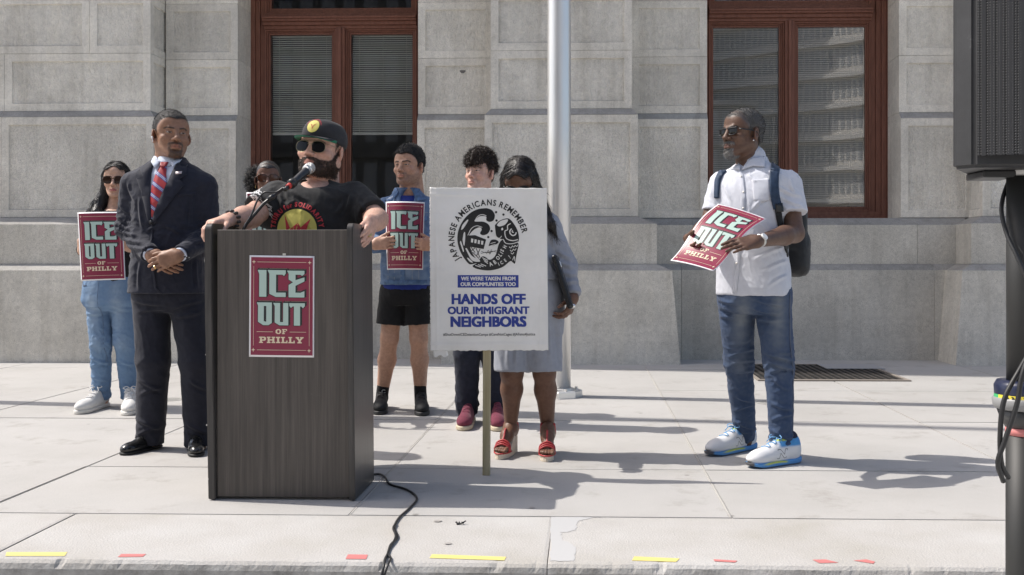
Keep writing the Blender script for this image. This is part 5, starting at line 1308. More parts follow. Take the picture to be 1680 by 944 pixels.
M_den2 = fabric('denim_panel', (.10, .17, .30), .88, 1000, .35, .3); M_den3 = fabric('pale_frayed_denim', (.38, .46, .58), .9, 800, .4, .3)
dec = lambda name, loop, off, m, th=.003, sub=8: decal(name, fill2d([loop]), o0, ux, uy, bv, FW, off, m, P.root, th, sub=sub)
dec('collar_point', [(650, 303), (657, 317), (648, 332), (634, 330), (641, 314)], .010, M_den2, .006, 5); dec('collar_point', [(686, 300), (681, 317), (689, 332), (702, 328), (695, 308)], .010, M_den2, .006, 5)
dec('pocket_flap', [(625, 356), (646, 356), (646, 362), (636, 368), (625, 362)], .004, M_den2); dec('pocket_flap', [(688, 356), (706, 356), (706, 362), (698, 368), (688, 362)], .004, M_den2)
dec('frayed_patch', [(636, 328), (650, 321), (652, 334), (640, 336)], .012, M_den3); dec('waistband', [(624, 459), (704, 459), (704, 467), (624, 467)], .004, M_den2)
M_thr = mat('pale_topstitch', (.30, .33, .38), .9)
for ln in ([(626, 350), (662, 350)], [(672, 350), (706, 350)], [(645, 368), (642, 458)], [(690, 368), (692, 458)], [(655, 350), (653, 458)], [(680, 350), (682, 458)]): decal('topstitch', quad_strip(spline(ln, 8), .7), o0, ux, uy, bv, FW, .003, M_thr, P.root)
dec('button_strip', [(664, 330), (670, 330), (671, 466), (663, 466)], .003, M_den2)
M_btee = fabric('royal_blue_cotton', (.018, .035, .20), .85, 1000, .2, .1)
s = Shape(.007); s.rings(trunk(P, [(476, 666, 39.5, .128, 0), (440, 666, 38, .125, 0), (350, 667, 36, .11, 0), (332, 668, 30, .09, 0), (322, 668, 21, .073, .01)])); v, q = s.mesh(1); obj_vq('tshirt', creases(v, q, .003), q, M_btee, P.root)
M_blkc = fabric('black_jersey', (.013, .013, .014), .9, 900, .2, .15)
s = Shape(.0065); s.rings(trunk(P, [(468, 666, 38, .122, 0), (490, 665, 40, .13, 0), (500, 665, 34, .11, 0)])); s.cone(hL, hL+(kL-hL)*.70, .092, .100, k=.02, flat=True).cone(hR, hR+(kR-hR)*.70, .092, .098, k=.02, flat=True)
v, q = s.mesh(1); obj_vq('shorts', creases(v, q, .006, (9, 9, 5), 2), q, M_blkc, P.root)
for an, kn in ((aL, kL), (aR, kR)):
    u = unit(an-kn); obj_vq('sock', *Shape(.005).cone(an-u*.10, an+u*.03, .0425, .042).mesh(), M_blkc, P.root)
M_cnv = mat('black_canvas', (.014, .014, .015), .8); M_solek = mat('black_rubber', (.03, .03, .03), .6); M_wl = mat('white_scribble_lace', (.5, .5, .5), .7)
for hh, tt in ((ground(628, 667), ground(622, 682)), (ground(690, 667), ground(693, 684))):
    S_, R_, L_, oo, bb, _ = shoe(P, hh, tt, 'sneaker', M_cnv, M_solek); laces(P, S_, R_, L_, oo, bb, M_wl if hh[0] < -1. and False else M_lace_b, 4, .4, .6, .003, False)
ob = decal('sock_mark', quad_strip([(626.5+3*math.cos(a_), 644.5-2.6*math.sin(a_)) for a_ in np.linspace(.7, 5.6, 12)], 1.2), o0, ux, uy, bvh_of(*Shape(.005).cone(aL-unit(aL-kL)*.10, aL+unit(aL-kL)*.03, .0425, .042).mesh()), FW, .002, M_whp, P.root)
# ================================================================ curly-haired young man behind the sign
P = Person('curly-haired young man in dark trousers and maroon sneakers standing behind the big sign', 6.25, (790, 698)); j = P.j
P.head(788, 284, yaw=-28, pitch=5, scale=1.0, skin=(.66, .42, .335), hair=(.03, .02, .014), blush=.4, scalp=.8, eye_open=.0032, brow_amt=.7)
v, q = hair_cap(.013, top=.024, front=.012, side=.004, line=lambda x, y: hairline(x, y)-.034*(y < -.055)+.005*np.sin(x*160)*(y < -.055)); n = vnormals(v, q)
cur = np.abs(noise(v, 46, 1))+.6*np.abs(noise(v, 90, 5)); v = v+n*((.55-cur)*.020*smooth(.0, .05, v[:, 2]))[:, None]; v, q = with_strands(v, q, 6000, .020, (0, -.4, -.3), .45, .0013, .008, 3, v[:, 2] > .02); P.hair(v, q, M_hair_curl)
b = Shape(.007); b.cone(P.hp(0, .03, -.10), j(788, 335, .02), .055, .058); b.rings(trunk(P, [(480, 785, 38, .10, 0), (400, 786, 37, .10, 0), (355, 787, 42, .10, 0), (335, 788, 18, .06, 0)]), k=.03)
arms = [(j(742, 355), j(732, 420, .02), j(738, 490, -.05)), (j(832, 355), j(842, 420, .02), j(838, 490, -.05))]
for a, e, w in arms: b.chain([a, e, w], [.048, .04, .028], .02)
hL, kL, aL = j(768, 488), j(766, 580, -.01), j(766, 678, .10); hR, kR, aR = j(806, 488), j(811, 580, -.01), j(815, 680, .09)
for a, e, w in ((hL, kL, aL), (hR, kR, aR)): b.chain([a, e, w], [.08, .058, .036], .03)
P.body(b)
for (a, e, w), sx in zip(arms, (1, -1)): P.hand((w, e), (0, -.1, -1), (sx, 0, 0), (0, -1, 0), curl=(.3, .4, .3))
P.finish()
M_dk = fabric('dark_tshirt', (.02, .022, .03), .85); s = Shape(.008); s.rings(trunk(P, [(500, 785, 44, .125, 0), (400, 786, 42, .12, 0), (365, 787, 46, .115, 0), (345, 787, 36, .09, 0), (334, 788, 22, .07, .01)]))
for a, e, w in arms: s.cone(a, a+(e-a)*.7, .062, .062, k=.04, flat=True)
v, q = s.mesh(1); obj_vq('tshirt', creases(v, q, .005), q, M_dk, P.root)
M_nvt = fabric('navy_chino', (.016, .019, .033), .85, 1000, .25, .2)
s = Shape(.0065); s.rings(trunk(P, [(480, 785, 42, .12, 0), (505, 786, 42, .12, 0), (514, 786, 34, .1, 0)]))
for a, e, w in ((hL, kL, aL), (hR, kR, aR)): s.chain([a, e, w], [.092, .080, .066], .02, flat=True)
v, q = s.mesh(1); obj_vq('trousers', creases(v, q, .007, (9, 9, 6), 6, .4, [(aL, .12, 1.5), (aR, .12, 1.5)]), q, M_nvt, P.root)
M_mar = fabric('maroon_suede', (.16, .032, .055), .85, 700, .3, .2, crease=.1); M_gum = mat('pale_gum_sole', (.55, .47, .34), .6); M_orn = mat('orange_stripe', (.45, .10, .03), .6)
for hh, tt in ((ground(772, 690), ground(759, 708)), (ground(816, 692), ground(817, 709))):
    S_, R_, L_, oo, bb, _ = shoe(P, hh, tt, 'sneaker', M_mar, M_gum); laces(P, S_, R_, L_, oo, bb, mat('maroon_lace', (.22, .05, .08), .7), 4, .4, .62, .003, False)
    for k in range(3):
        ob = decal('stripe', quad_strip([(.40*L_-.025+.016*k, .02), (.40*L_-.005+.016*k, .075)], .007), oo+R_[:, 1]*.15, R_[:, 0], (0, 0, 1), bb, -R_[:, 1], .0015, M_orn, P.root); ob.parent = S_
# ================================================================ woman in the grey suit
P = Person('woman in light grey suit and red wedge sandals, head bowed behind the big sign', 5.3, (862, 744)); j = P.j
P.head(853, 300, yaw=-6, pitch=-30, roll=0, scale=.98, skin=(.155, .080, .052), hair=(.012, .009, .008), blush=.0, brow_amt=.5, lip=(.2, .06, .06))
def long_hair(F):
    for x in (-1, 1):
        F.cone((x*.070, .00, .03), (x*.088, .005, -.06), .030, .030, k=.03).cone((x*.088, .005, -.06), (x*.085, -.01, -.12), .030, .028, k=.02)
    F.cone((0, .075, .03), (0, .09, -.13), .06, .065, k=.03)
    F.ell((0, -.085, -.02), (.060, .07, .105), k=.008, op='cut')
v, q = hair_cap(.012, top=.006, lift=.0, extra=long_hair, line=lambda x, y: np.where(y < -.05, .062+.1*np.abs(x), -.3)); n = vnormals(v, q); v = v+n*((noise(v, (110, 30, 25), 1)*.0012))[:, None]; v, q = with_strands(v, q, 5000, .022, lambda p: np.stack([np.sign(p[:, 0])*.8, p[:, 0]*0, -.6-0*p[:, 0]], 1), .02, .0010, .0008, jit=.03); P.hair(v, q, M_hair_brn)
s = Shape(.005)
for pts, r in (([P.hp(.085, .0, -.06), j(890, 345, -.04), j(903, 368, -.09), j(913, 388, -.09)], [.032, .034, .022, .006]), ([P.hp(-.085, .0, -.06), j(822, 345, -.05), j(818, 385, -.09), j(815, 410, -.1)], [.030, .030, .022, .006]), ([P.hp(0, .08, -.05), j(860, 350, .10), j(862, 390, .12)], [.055, .06, .03])): s.chain(pts, r, .02)
v, q = s.mesh(1); n = vnormals(v, q); v = v+n*((noise(v, (150, 150, 18), 1)*.003))[:, None]; v, q = with_strands(v, q, 3500, .045, (0, 0, -1), .02, .0009, .001, jit=.03); obj_vq('hair_lengths', v, q, M_hair_brn, P.root)
P.glasses('big', M_blkpl, M_lens)
shL, elL, wrL = j(822, 362), j(806, 430, .02), j(806, 455, -.26); shR, elR, wrR = j(903, 366, 0), j(927, 440, .03), j(941, 488, -.06)
b = Shape(.006); b.cone(P.hp(0, .03, -.08), j(860, 345, .02), .052, .056)
b.rings(trunk(P, [(470, 866, 46, .11, 0), (420, 864, 40, .10, 0), (375, 862, 42, .10, 0), (350, 861, 18, .06, 0)]), k=.03)
for a, e, w in ((shL, elL, wrL), (shR, elR, wrR)): b.chain([a, e, w], [.046, .038, .026], .02)
hL, kL, aL = j(842, 490), j(840, 610, -.02), j(838, 706, .06); hR, kR, aR = j(892, 490), j(893, 610, -.02), j(899, 712, .06)
for a, e, w in ((hL, kL, aL), (hR, kR, aR)): b.cone(a, e, .09, .060, k=.03).cone(e, e+(w-e)*.3+(0, .012, 0), .053, .055, k=.03).cone(e+(w-e)*.3+(0, .012, 0), w, .055, .031, k=.03)
feet = []; bf = Shape(.0036)
for an, heel, toe in ((aL, ground(841, 741), ground(821, 753)), (aR, ground(899, 744), ground(897, 758))):
    R_, L_ = shoe_frame(heel, toe); L_ = .235; oo = np.array((heel[0], heel[1], 0)); W_ = lambda x, y, z, R_=R_, oo=oo, L_=L_: np.array((x*L_, y, z))@R_.T+oo
    bf.cone(an+(0, 0, .05), an, .031, .031).cone(an, W_(.14, 0, .135), .033, .031, k=.02).cone(an, W_(.42, 0, .105), .032, .028, k=.03).cone(W_(.14, 0, .135), W_(.42, 0, .10), .028, .027, k=.03).cone(W_(.42, 0, .10), W_(.70, 0, .056), .029, .022, k=.02).cone(W_(.66, .018, .056), W_(.66, -.018, .056), .019, k=.02)
    for t_, y in enumerate((.028, .012, -.002, -.015, -.026)): bf.cone(W_(.74, y, .052), W_(.95-.020*t_**1.2, y*1.1, .043), .0110 if t_ == 0 else .0085, .0105 if t_ == 0 else .0075, k=.003)
    feet.append((W_, L_, R_, oo, an))
P.body(b); P.body(bf)
P.hand((wrR, elR), j(933, 512, -.10)-wrR, (-.95, .1, -.1), (-.1, -1, .1), curl=(.5, .75, .4), thumb=(.5, .4, .3), size=.94)
P.hand((wrL, elL), (-.2, -.7, .5), (-.6, .2, .3), (.3, -.4, .8), curl=(.7, .9, .5), thumb=(.6, .5, .4), size=.92)
P.finish()
M_grey = fabric('light_grey_suiting', (.31, .328, .378), .8, 1200, .2, .06, crease=.25)
s = Shape(.006)
s.rings(trunk(P, [(458, 866, 56, .14, 0), (435, 865, 50, .13, 0), (410, 863, 46, .12, 0), (385, 862, 47, .125, 0), (366, 862, 49, .11, 0), (354, 861, 40, .09, 0), (345, 860, 26, .075, .01)]))
s.chain([shL, elL, wrL+(elL-wrL)*.1], [.062, .055, .044], .04, flat=True); s.chain([shR-(.01, 0, .005), elR, wrR+(elR-wrR)*.05], [.062, .056, .046], .04, flat=True)
v, q = s.mesh(1); v = creases(v, q, .0062, (10, 10, 9), 41, .35, [(elR, .12, 1.3), (elL, .1, 1.)]); v = pleats(v, q, [((912, 410), (940, 424)), ((914, 428), (948, 438)), ((918, 446), (952, 450)), ((924, 466), (954, 462), -2), ((902, 380), (912, 408)), ((898, 420), (908, 446))], .007, 2.8); obj_vq('jacket', v, q, M_grey, P.root)
s = Shape(.0062); s.rings(trunk(P, [(450, 867, 48, .125, 0), (480, 867, 58, .145, 0), (500, 867, 59, .145, 0), (545, 868, 54, .12, 0)]))
for a, e in ((hL, kL), (hR, kR)): s.cone(a+(0, 0, -.05), e+(0, 0, .01)+(e-a)*.02, .098, .094, k=.025, flat=True)
v, q = s.mesh(1); v = creases(v, q, .0055, (9, 9, 4), 44, .3); v = pleats(v, q, [((867, 520), (868, 608), 0), ((838, 500), (832, 600), 0), ((898, 500), (904, 600), 0), ((850, 520), (846, 605), 0), ((812, 560), (826, 608), 0), ((915, 520), (922, 604), 0)], .006, 3)
obj_vq('culottes', v, q, M_grey, P.root)
M_rs = mat('red_leather_strap', (.42, .045, .048), .5); M_wedge = mat('cream_wedge', (.66, .58, .48), .7); t = NT(M_wedge); v = t.coord('Object', (1, 1, 6)); t.base(t.ramp(t.noise(v, 60, 3), [(.3, (.58, .50, .40)), (.7, (.72, .64, .54))])); t.normal(t.bump(t.noise(v, 90, 2), .2, .003))
for W_, L_, R_, oo, an in feet:
    Sd = empty('wedge_sandal'); Sd.parent = P.root; prof = []; n_ = 22; V_ = []; F_ = []
    for i in range(n_+1):
        x = i/n_; w = .036*(1-abs(x-.7)**2.2*.9)*(1 if x < .7 else math.sqrt(max(.02, 1-((x-.7)/.303)**2))) if x > .1 else .028+.03*x; zt_ = .108*(1-smooth(.05, .72, np.array(x)))+.030
        V_ += [(x, -w, 0.001), (x, w, .001), (x, w*.98, float(zt_)), (x, -w*.98, float(zt_))]
    for i in range(n_):
        for k in range(4): F_.append((4*i+k, 4*i+(k+1) % 4, 4*i+4+(k+1) % 4, 4*i+4+k))
    F_ += [(3, 2, 1, 0), (4*n_, 4*n_+1, 4*n_+2, 4*n_+3)]
    me = mesh([W_(*p) for p in V_], F_); bm = bmesh.new(); bm.from_mesh(me); bmesh.ops.recalc_face_normals(bm, faces=bm.faces); bm.to_mesh(me); bm.free(); link('wedge', me, M_wedge, Sd)
    def strap_(nm, pts, r): tube(nm, spline(pts, 5), r, M_rs, Sd, 8)
    for f_, zz, r in ((.70, .088, .0065), (.74, .078, .0065), (.78, .070, .006)): strap_('toe_strap', [W_(f_, .040, .033), W_(f_, .034, zz*.82), W_(f_, .0, zz+.002), W_(f_, -.034, zz*.82), W_(f_, -.040, .033)], r*.8)
    strap_('centre_strap', [W_(.72, 0, .084), W_(.60, 0, .112), W_(.50, 0, .140), an+R_@np.array((.052, 0, -.02)), an+R_@np.array((.042, 0, .012))], .005)
    at_ = an+(0, 0, -.0); strap_('ankle_strap', [an+R_@np.array((.0385*math.cos(a_)+.002, .0365*math.sin(a_), .014)) for a_ in np.linspace(0, math.tau, 14)], .005)
    for sg in (-1, 1): strap_('heel_strap', [an+R_@np.array((-.01, sg*.038, 0)), W_(.10, sg*.034, .16), W_(.02, sg*.028, .125)], .006)
    strap_('sole_edge', [W_(.6, .0405, .030), W_(.8, .0385, .030), W_(.95, .02, .030), W_(1.0, 0, .030), W_(.95, -.02, .030), W_(.8, -.0385, .030), W_(.6, -.0405, .030)], .004)
# black clutch under her arm
Cl = tag(empty('clutch_bag', j(935, 500, -.05)), 'slim black clutch bag held under the arm of the woman in grey', 'bag')
s = Shape(.005); a_, b_ = j(912, 425, -.07), j(937, 503, -.10); u = unit(b_-a_); Rb = np.stack([unit(np.cross((0, 1, .1), u)), unit(np.cross(u, np.cross((0, 1, .1), u))), u], 1)
s.rbox((a_+b_)/2, (.016, .085, .145), .012, Rb); v, q = s.mesh(1); obj_vq('flap_body', v, q, mat('black_patent', (.012, .012, .013), .25), Cl)
s = Shape(.004); s.rbox((a_+b_)/2+Rb[:, 0]*-.018-u*.09-Rb[:, 1]*.06, (.004, .012, .018), .003, Rb); v, q = s.mesh(1); obj_vq('clasp', v, q, M_silver, Cl)
s = Shape(.003); s.ell(b_-Rb[:, 0]*.014+(0, -.06, 0), (.012, .008, .012)); v, q = s.mesh(1); obj_vq('stud', v, q, M_silver, Cl)
# ================================================================ woman in jeans behind the suit
P = Person('woman with long black hair, sunglasses and blue jeans beside the suited man', 6.9, (180, 672)); j = P.j
P.head(191, 296, yaw=12, pitch=-2, scale=.97, skin=(.56, .35, .25), hair=(.012, .009, .008), blush=.3, lip=(.42, .12, .12), lip_amt=.9, brow_amt=.6)
def straight(F):
    for x in (-1, 1): F.cone((x*.066, .01, .03), (x*.082, .02, -.10), .030, .034, k=.03)
    F.cone((0, .07, .03), (0, .08, -.13), .065, .07, k=.03); F.ell((0, -.085, -.02), (.062, .085, .115), k=.006, op='cut')
v, q = hair_cap(.010, top=.004, extra=straight, line=lambda x, y: np.where(y < -.045, .066+.12*np.abs(x), -.3)); n = vnormals(v, q); v = v+n*((noise(v, (150, 150, 10), 1)*.0015))[:, None]; v, q = with_strands(v, q, 5000, .022, lambda p: np.stack([np.sign(p[:, 0])*.7, p[:, 0]*0, -.8-0*p[:, 0]], 1), .02, .0010, .0008, jit=.03); P.hair(v, q, M_hair_blk)
s = Shape(.005)
for pts, r in (([P.hp(-.08, .02, -.09), j(163, 335, -.0), j(158, 350, -.06), j(157, 372, -.10)], [.034, .040, .032, .012]), ([P.hp(.08, .02, -.09), j(219, 340, -.0), j(221, 365, -.06)], [.034, .038, .015]), ([P.hp(0, .08, -.05), j(191, 345, .10), j(191, 375, .12)], [.06, .07, .04])): s.chain(pts, r, .02)
v, q = s.mesh(1); n = vnormals(v, q); v = v+n*((noise(v, (160, 160, 14), 1)*.0022))[:, None]; v, q = with_strands(v, q, 3500, .045, (0, 0, -1), .02, .0009, .001, jit=.03); obj_vq('hair_lengths', v, q, M_hair_blk, P.root)
P.glasses('big', M_tort, M_lensb)
shL, elL, wrL = j(155, 352), j(142, 402, .02), j(135, 414, -.40); shR, elR, wrR = j(222, 354), j(238, 405, .04), j(214, 408, -.42)
b = Shape(.006); b.cone(P.hp(0, .03, -.10), j(189, 345, .02), .050, .054); b.rings(trunk(P, [(450, 182, 36, .10, 0), (410, 186, 31, .09, 0), (365, 188, 34, .09, 0), (345, 189, 16, .055, 0)]), k=.03)
for a, e, w in ((shL, elL, wrL), (shR, elR, wrR)): b.chain([a, e, w], [.042, .036, .025], .02)
hL, kL, aL = j(160, 470), j(165, 560, -.02), j(167, 655, .10); hR, kR, aR = j(200, 470), j(206, 560, -.01), j(213, 655, .10)
for a, e, w in ((hL, kL, aL), (hR, kR, aR)): b.chain([a, e, w, w-(0, 0, .05)], [.078, .058, .036, .034], .03)
P.body(b)
P.hand((wrL, elL), (.10, -.35, .95), (.45, .85, .0), (.6, -.6, .2), curl=(.5, .8, .5), thumb=(.5, .3, .2), size=.9)
P.hand((wrR, elR), (-.3, -.4, .85), (-.45, .85, 0), (-.6, -.6, .2), curl=(.5, .8, .5), thumb=(.5, .3, .2), size=.9)
P.finish()
M_btop = fabric('black_knit', (.014, .014, .016), .9, 800, .3, .15)
s = Shape(.006); s.rings(trunk(P, [(462, 181, 38, .115, 0), (430, 184, 36, .11, 0), (400, 187, 34, .105, 0), (370, 188, 36, .11, 0), (355, 189, 36, .095, 0), (349, 189, 26, .075, .01), (345, 190, 19, .06, .01)]))
s.chain([shL, elL, wrL+(elL-wrL)*.25], [.055, .050, .042], .04, flat=True); s.chain([shR, elR, wrR+(elR-wrR)*.25], [.055, .05, .042], .04, flat=True); v, q = s.mesh(1); obj_vq('top', creases(v, q, .005, (10, 10, 8), 51), q, M_btop, P.root)
M_ljean = fabric('light_blue_denim', (.16, .27, .45), .88, 1000, .3, .5, attr=True, crease=.35, cscale=12)
s = Shape(.0062); s.rings(trunk(P, [(452, 180, 38, .11, 0), (480, 180, 43, .125, 0), (500, 181, 42, .12, 0), (510, 182, 30, .09, 0)]))
for a, e, w in ((hL, kL, aL), (hR, kR, aR)): s.chain([a, e, w+(0, 0, .012)], [.088, .072, .058], .02, flat=True)
for w in (aL, aR): s.cone(w+(0, 0, .035), w+(0, 0, .005), .060, .061, flat=True)
v, q = s.mesh(1); v = creases(v, q, .0055, (10, 10, 12), 53, .5, [(kL, .12, .8), (kR, .12, .8), (aL, .12, 1.)]); v = pleats(v, q, [((138, 502), (176, 500)), ((140, 515), (176, 512)), ((182, 502), (218, 508)), ((146, 586), (184, 598)), ((148, 602), (184, 594), -2), ((150, 618), (180, 624)), ((150, 636), (180, 642)), ((194, 590), (222, 600)), ((198, 630), (224, 638))], .007, 2.4)
obj_vq('jeans', v, q, M_ljean, P.root, jean_col(v, ((hL, kL, aL), (hR, kR, aR)), (.135, .225, .365), (.36, .45, .55), 1))
bj = bvh_of(v, q); D2 = P.D; ux = (cY*D2/FPX, sY*D2/FPX, 0); uy = (0, 0, -D2/FPX); o0 = at(0, 0, D2)
M_seam2 = mat('light_denim_seam', (.13, .19, .29), .9)
for pts in ([(174, 490), (178, 540), (178, 600), (177, 650)], [(175, 463), (174, 490)]): decal('seam', quad_strip(spline(pts, 8), .8), o0, ux, uy, bj, (0, 1, 0), .001, M_seam2, P.root, .002)
decal('pocket_seam', quad_strip(spline([(142, 462), (146, 468), (153, 468)], 6), 1.3), o0, ux, uy, bj, (0, 1, 0), .002, M_seam, P.root, .003)
M_wcan = fabric('white_canvas', (.70, .69, .67), .85, 900, .2, .05, crease=.08); M_wrub = mat('white_rubber', (.68, .66, .62), .5); M_wlace = mat('white_lace', (.74, .73, .71), .8)
for hh, tt in ((ground(176, 666), ground(126, 681)), (ground(215, 668), ground(210, 683))):
    S_, R_, L_, oo, bb, _ = shoe(P, hh, tt, 'sneaker', M_wcan, M_wrub); laces(P, S_, R_, L_, oo, bb, M_wlace, 5, .36, .64, .0038, True)
# ================================================================ woman behind the lectern
P = Person('woman with curly black hair and brown sunglasses behind the man in the cap', 6.6, (440, 683)); j = P.j
P.head(440, 294, yaw=16, pitch=0, scale=.96, skin=(.19, .10, .068), hair=(.014, .010, .009), blush=.0, scalp=.9, lip=(.25, .08, .08))
v, q = hair_cap(.005, top=.0, line=lambda x, y: hairline(x, y)-.004); n = vnormals(v, q); P.hair(v+n*((noise(v, (60, 200, 60), 1)*.0014))[:, None], q, M_hair_blk)
s = Shape(.004); s.ell(P.hp(-.06, .085, .0), (.075, .07, .085)).ell(P.hp(-.075, .07, -.05), (.05, .05, .05), k=.03); v, q = s.mesh(1); n = vnormals(v, q)
cur = np.abs(noise(v, 55, 1))+.7*np.abs(noise(v, 110, 5)); v = v+n*((.5-cur)*.030)[:, None]; v, q = with_strands(v, q, 3500, .03, (0, 0, -.3), .8, .0012, .012); obj_vq('curls', v, q, hair_mat('coily_black', (.013, .011, .010), .5, (1, 1, 1), 200), P.root)
P.glasses('big', M_tort, mat('amber_lens', (.08, .025, .01), .1, spec=.7))
for sx in (-1, 1): obj_vq('earring', *Shape(.003).chain([P.hp(sx*.082, .002, -.042), P.hp(sx*.083, -.002, -.052), P.hp(sx*.084, .002, -.064), P.hp(sx*.083, .006, -.052)], [.003]*4).mesh(), M_gold, P.root)
shL, elL, wrL = j(403, 352), j(396, 400, .03), j(404, 392, -.30); shR, elR, wrR = j(474, 352), j(484, 402, .03), j(477, 394, -.30)
b = Shape(.007); b.cone(P.hp(0, .03, -.10), j(438, 345, .02), .050, .054); b.rings(trunk(P, [(455, 438, 36, .11, 0), (410, 438, 32, .10, 0), (365, 438, 34, .10, 0), (346, 438, 16, .055, 0)]), k=.03)
for a, e, w in ((shL, elL, wrL), (shR, elR, wrR)): b.chain([a, e, w], [.042, .036, .025], .02)
legs = [(j(420, 475), j(418, 575), j(417, 668, .02)), (j(456, 475), j(458, 575), j(459, 668, .02))]
for a, e, w in legs: b.chain([a, e, w], [.08, .06, .036], .03)
P.body(b); P.hand((wrL, elL), (.5, -.4, .6), (.4, .9, 0), (.3, -.5, .8), curl=(.4, .6, .4), size=.9); P.hand((wrR, elR), (-.5, -.4, .6), (-.4, .9, 0), (-.3, -.5, .8), curl=(.4, .6, .4), size=.9); P.finish()
M_dtop = fabric('dark_blouse', (.03, .03, .036), .85); s = Shape(.008); s.rings(trunk(P, [(480, 438, 38, .12, 0), (420, 438, 35, .115, 0), (370, 438, 37, .115, 0), (355, 438, 34, .09, 0), (344, 438, 20, .068, .01)]))
s.chain([shL, elL, wrL+(elL-wrL)*.3], [.055, .05, .042], .04, flat=True); s.chain([shR, elR, wrR+(elR-wrR)*.3], [.055, .05, .042], .04, flat=True); v, q = s.mesh(1); obj_vq('blouse', creases(v, q, .005), q, M_dtop, P.root)
s = Shape(.008); s.rings(trunk(P, [(470, 438, 38, .12, 0), (495, 438, 40, .12, 0), (505, 438, 30, .1, 0)]))
for a, e, w in legs: s.chain([a, e, w], [.088, .075, .06], .02, flat=True)
v, q = s.mesh(1); obj_vq('trousers', creases(v, q, .005), q, M_nvt, P.root)
for x in (417, 459): shoe(P, ground(x, 677), ground(x, 692), 'sneaker', M_cnv, M_solek)
# ================================================================ things
# ---- lectern
Lc = tag(empty('lectern', ground(470, 815)), 'dark woodgrain lectern with a red poster taped to its front', 'lectern')
M_lam = mat('dark_woodgrain_laminate', (.075, .066, .058), .42, spec=.45); t = NT(M_lam); v = t.coord('Object', (1, 1, .035)); v2 = t.coord('Object', (1, 1, .01))
c = t.ramp(t.noise(v, 55, 5, .65), [(.28, (.058, .050, .043)), (.5, (.088, .075, .065)), (.75, (.118, .101, .088))])
c = t.mix(c, t.ramp(t.noise(v2, 190, 3, .7), [(.3, (.72,)*3), (.65, (1.1,)*3)]), 1.0, 'MULTIPLY'); sc_ = t.ramp(t.noise(t.coord('Object', (.6, 1, 2.2)), 22, 6, .75), [(.66, (0,)*3), (.74, (.5,)*3)]); c = t.mix(c, (.16, .15, .14), sc_); t.base(c); t.normal(t.bump(t.noise(v, 130, 3), .08, .002)); rgh = t.ramp(t.noise(t.coord('Object'), 5, 5, .6), [(.3, (.34,)*3), (.7, (.52,)*3)]); t.l(rgh, t.b.inputs['Roughness'])
M_edge = mat('dark_edge_band', (.055, .050, .048), .35); t = NT(M_edge); v = t.coord('Object', (1, 1, .05)); t.base(t.ramp(t.noise(v, 70, 4), [(.3, (.035, .032, .03)), (.7, (.07, .063, .058))])); t.normal(t.bump(t.noise(v, 130, 3), .08, .002))
zf = CAM_H*FPX/(822-PY0); A = at(341, 822, zf); B_ = at(582, 822, zf); A[2] = B_[2] = 0
xl, xr = A[0], B_[0]; yf = (A[1]+B_[1])/2
zt = CAM_H+(PY0-377)*zf/FPX
box('front_panel', (xl+.030, yf+.018, .012), (xr-.024, yf+.038, zt), M_lam, Lc, .0015)
box('shelf', (xl+.03, yf+.04, zt-.14), (xr-.024, yf+.36, zt-.12), M_lam, Lc, .001)
box('top_board', (xl+.03, yf+.05, zt-.035), (xr-.024, yf+.34, zt-.015), M_lam, Lc, .001)
def side_panel(x0, x1, lean):
    """rounded-top board; the front edge swells slightly, as the photo's side boards do"""
    out = []
    prof = [(0, .004), (-.004, .4), (-.010, .8), (-.004, zt-.06), (.0, zt+.004)] ; n = 8
    for k in range(n+1):
        a = math.pi-k/n*math.pi/2; out.append((yf+.03+.03*math.cos(a), zt-.008+.036*math.sin(a)))
    for k in range(n+1):
        a = math.pi/2-k/n*math.pi/2; out.append((yf+.30+.085*math.cos(a), zt-.058+.085*math.sin(a)))
    out += [(yf+.385, .004)] + [(yf+d, z) for d, z in prof[:4]]
    bm = bmesh.new(); L0 = [bm.verts.new((x0+lean*(z/zt), y, z)) for y, z in out]; L1 = [bm.verts.new((x1+lean*(z/zt), y, z)) for y, z in out]
    m = len(out); bm.faces.new(L0); bm.faces.new(L1[::-1])
    for k in range(m): bm.faces.new((L0[k], L0[(k+1) % m], L1[(k+1) % m], L1[k]))
    bmesh.ops.recalc_face_normals(bm, faces=bm.faces); es = [e for e in bm.edges if len(e.link_faces) == 2 and e.calc_face_angle(0) > .8]
    bmesh.ops.bevel(bm, geom=es, offset=.003, segments=2, affect='EDGES')
    return link('side_panel', bm_mesh(bm), M_edge, Lc)
side_panel(xl-.002, xl+.0285, -.016); side_panel(xr-.0225, xr+.004, -.010)
M_steel = mat('steel', (.5, .5, .5), .3, 1)
for x, z in ((xl-.004, .62), (xl-.004, .32), (xl+.001, .09)):
    bm = bmesh.new(); bm_lathe(bm, [(.004, -.002), (.004, .002)], 10); me = bm_mesh(bm); me.transform(Matrix.Translation((x-.014*z/zt, yf+.004, z)) @ Matrix.Rotation(math.pi/2, 4, 'X')); link('screw', me, M_steel, Lc)

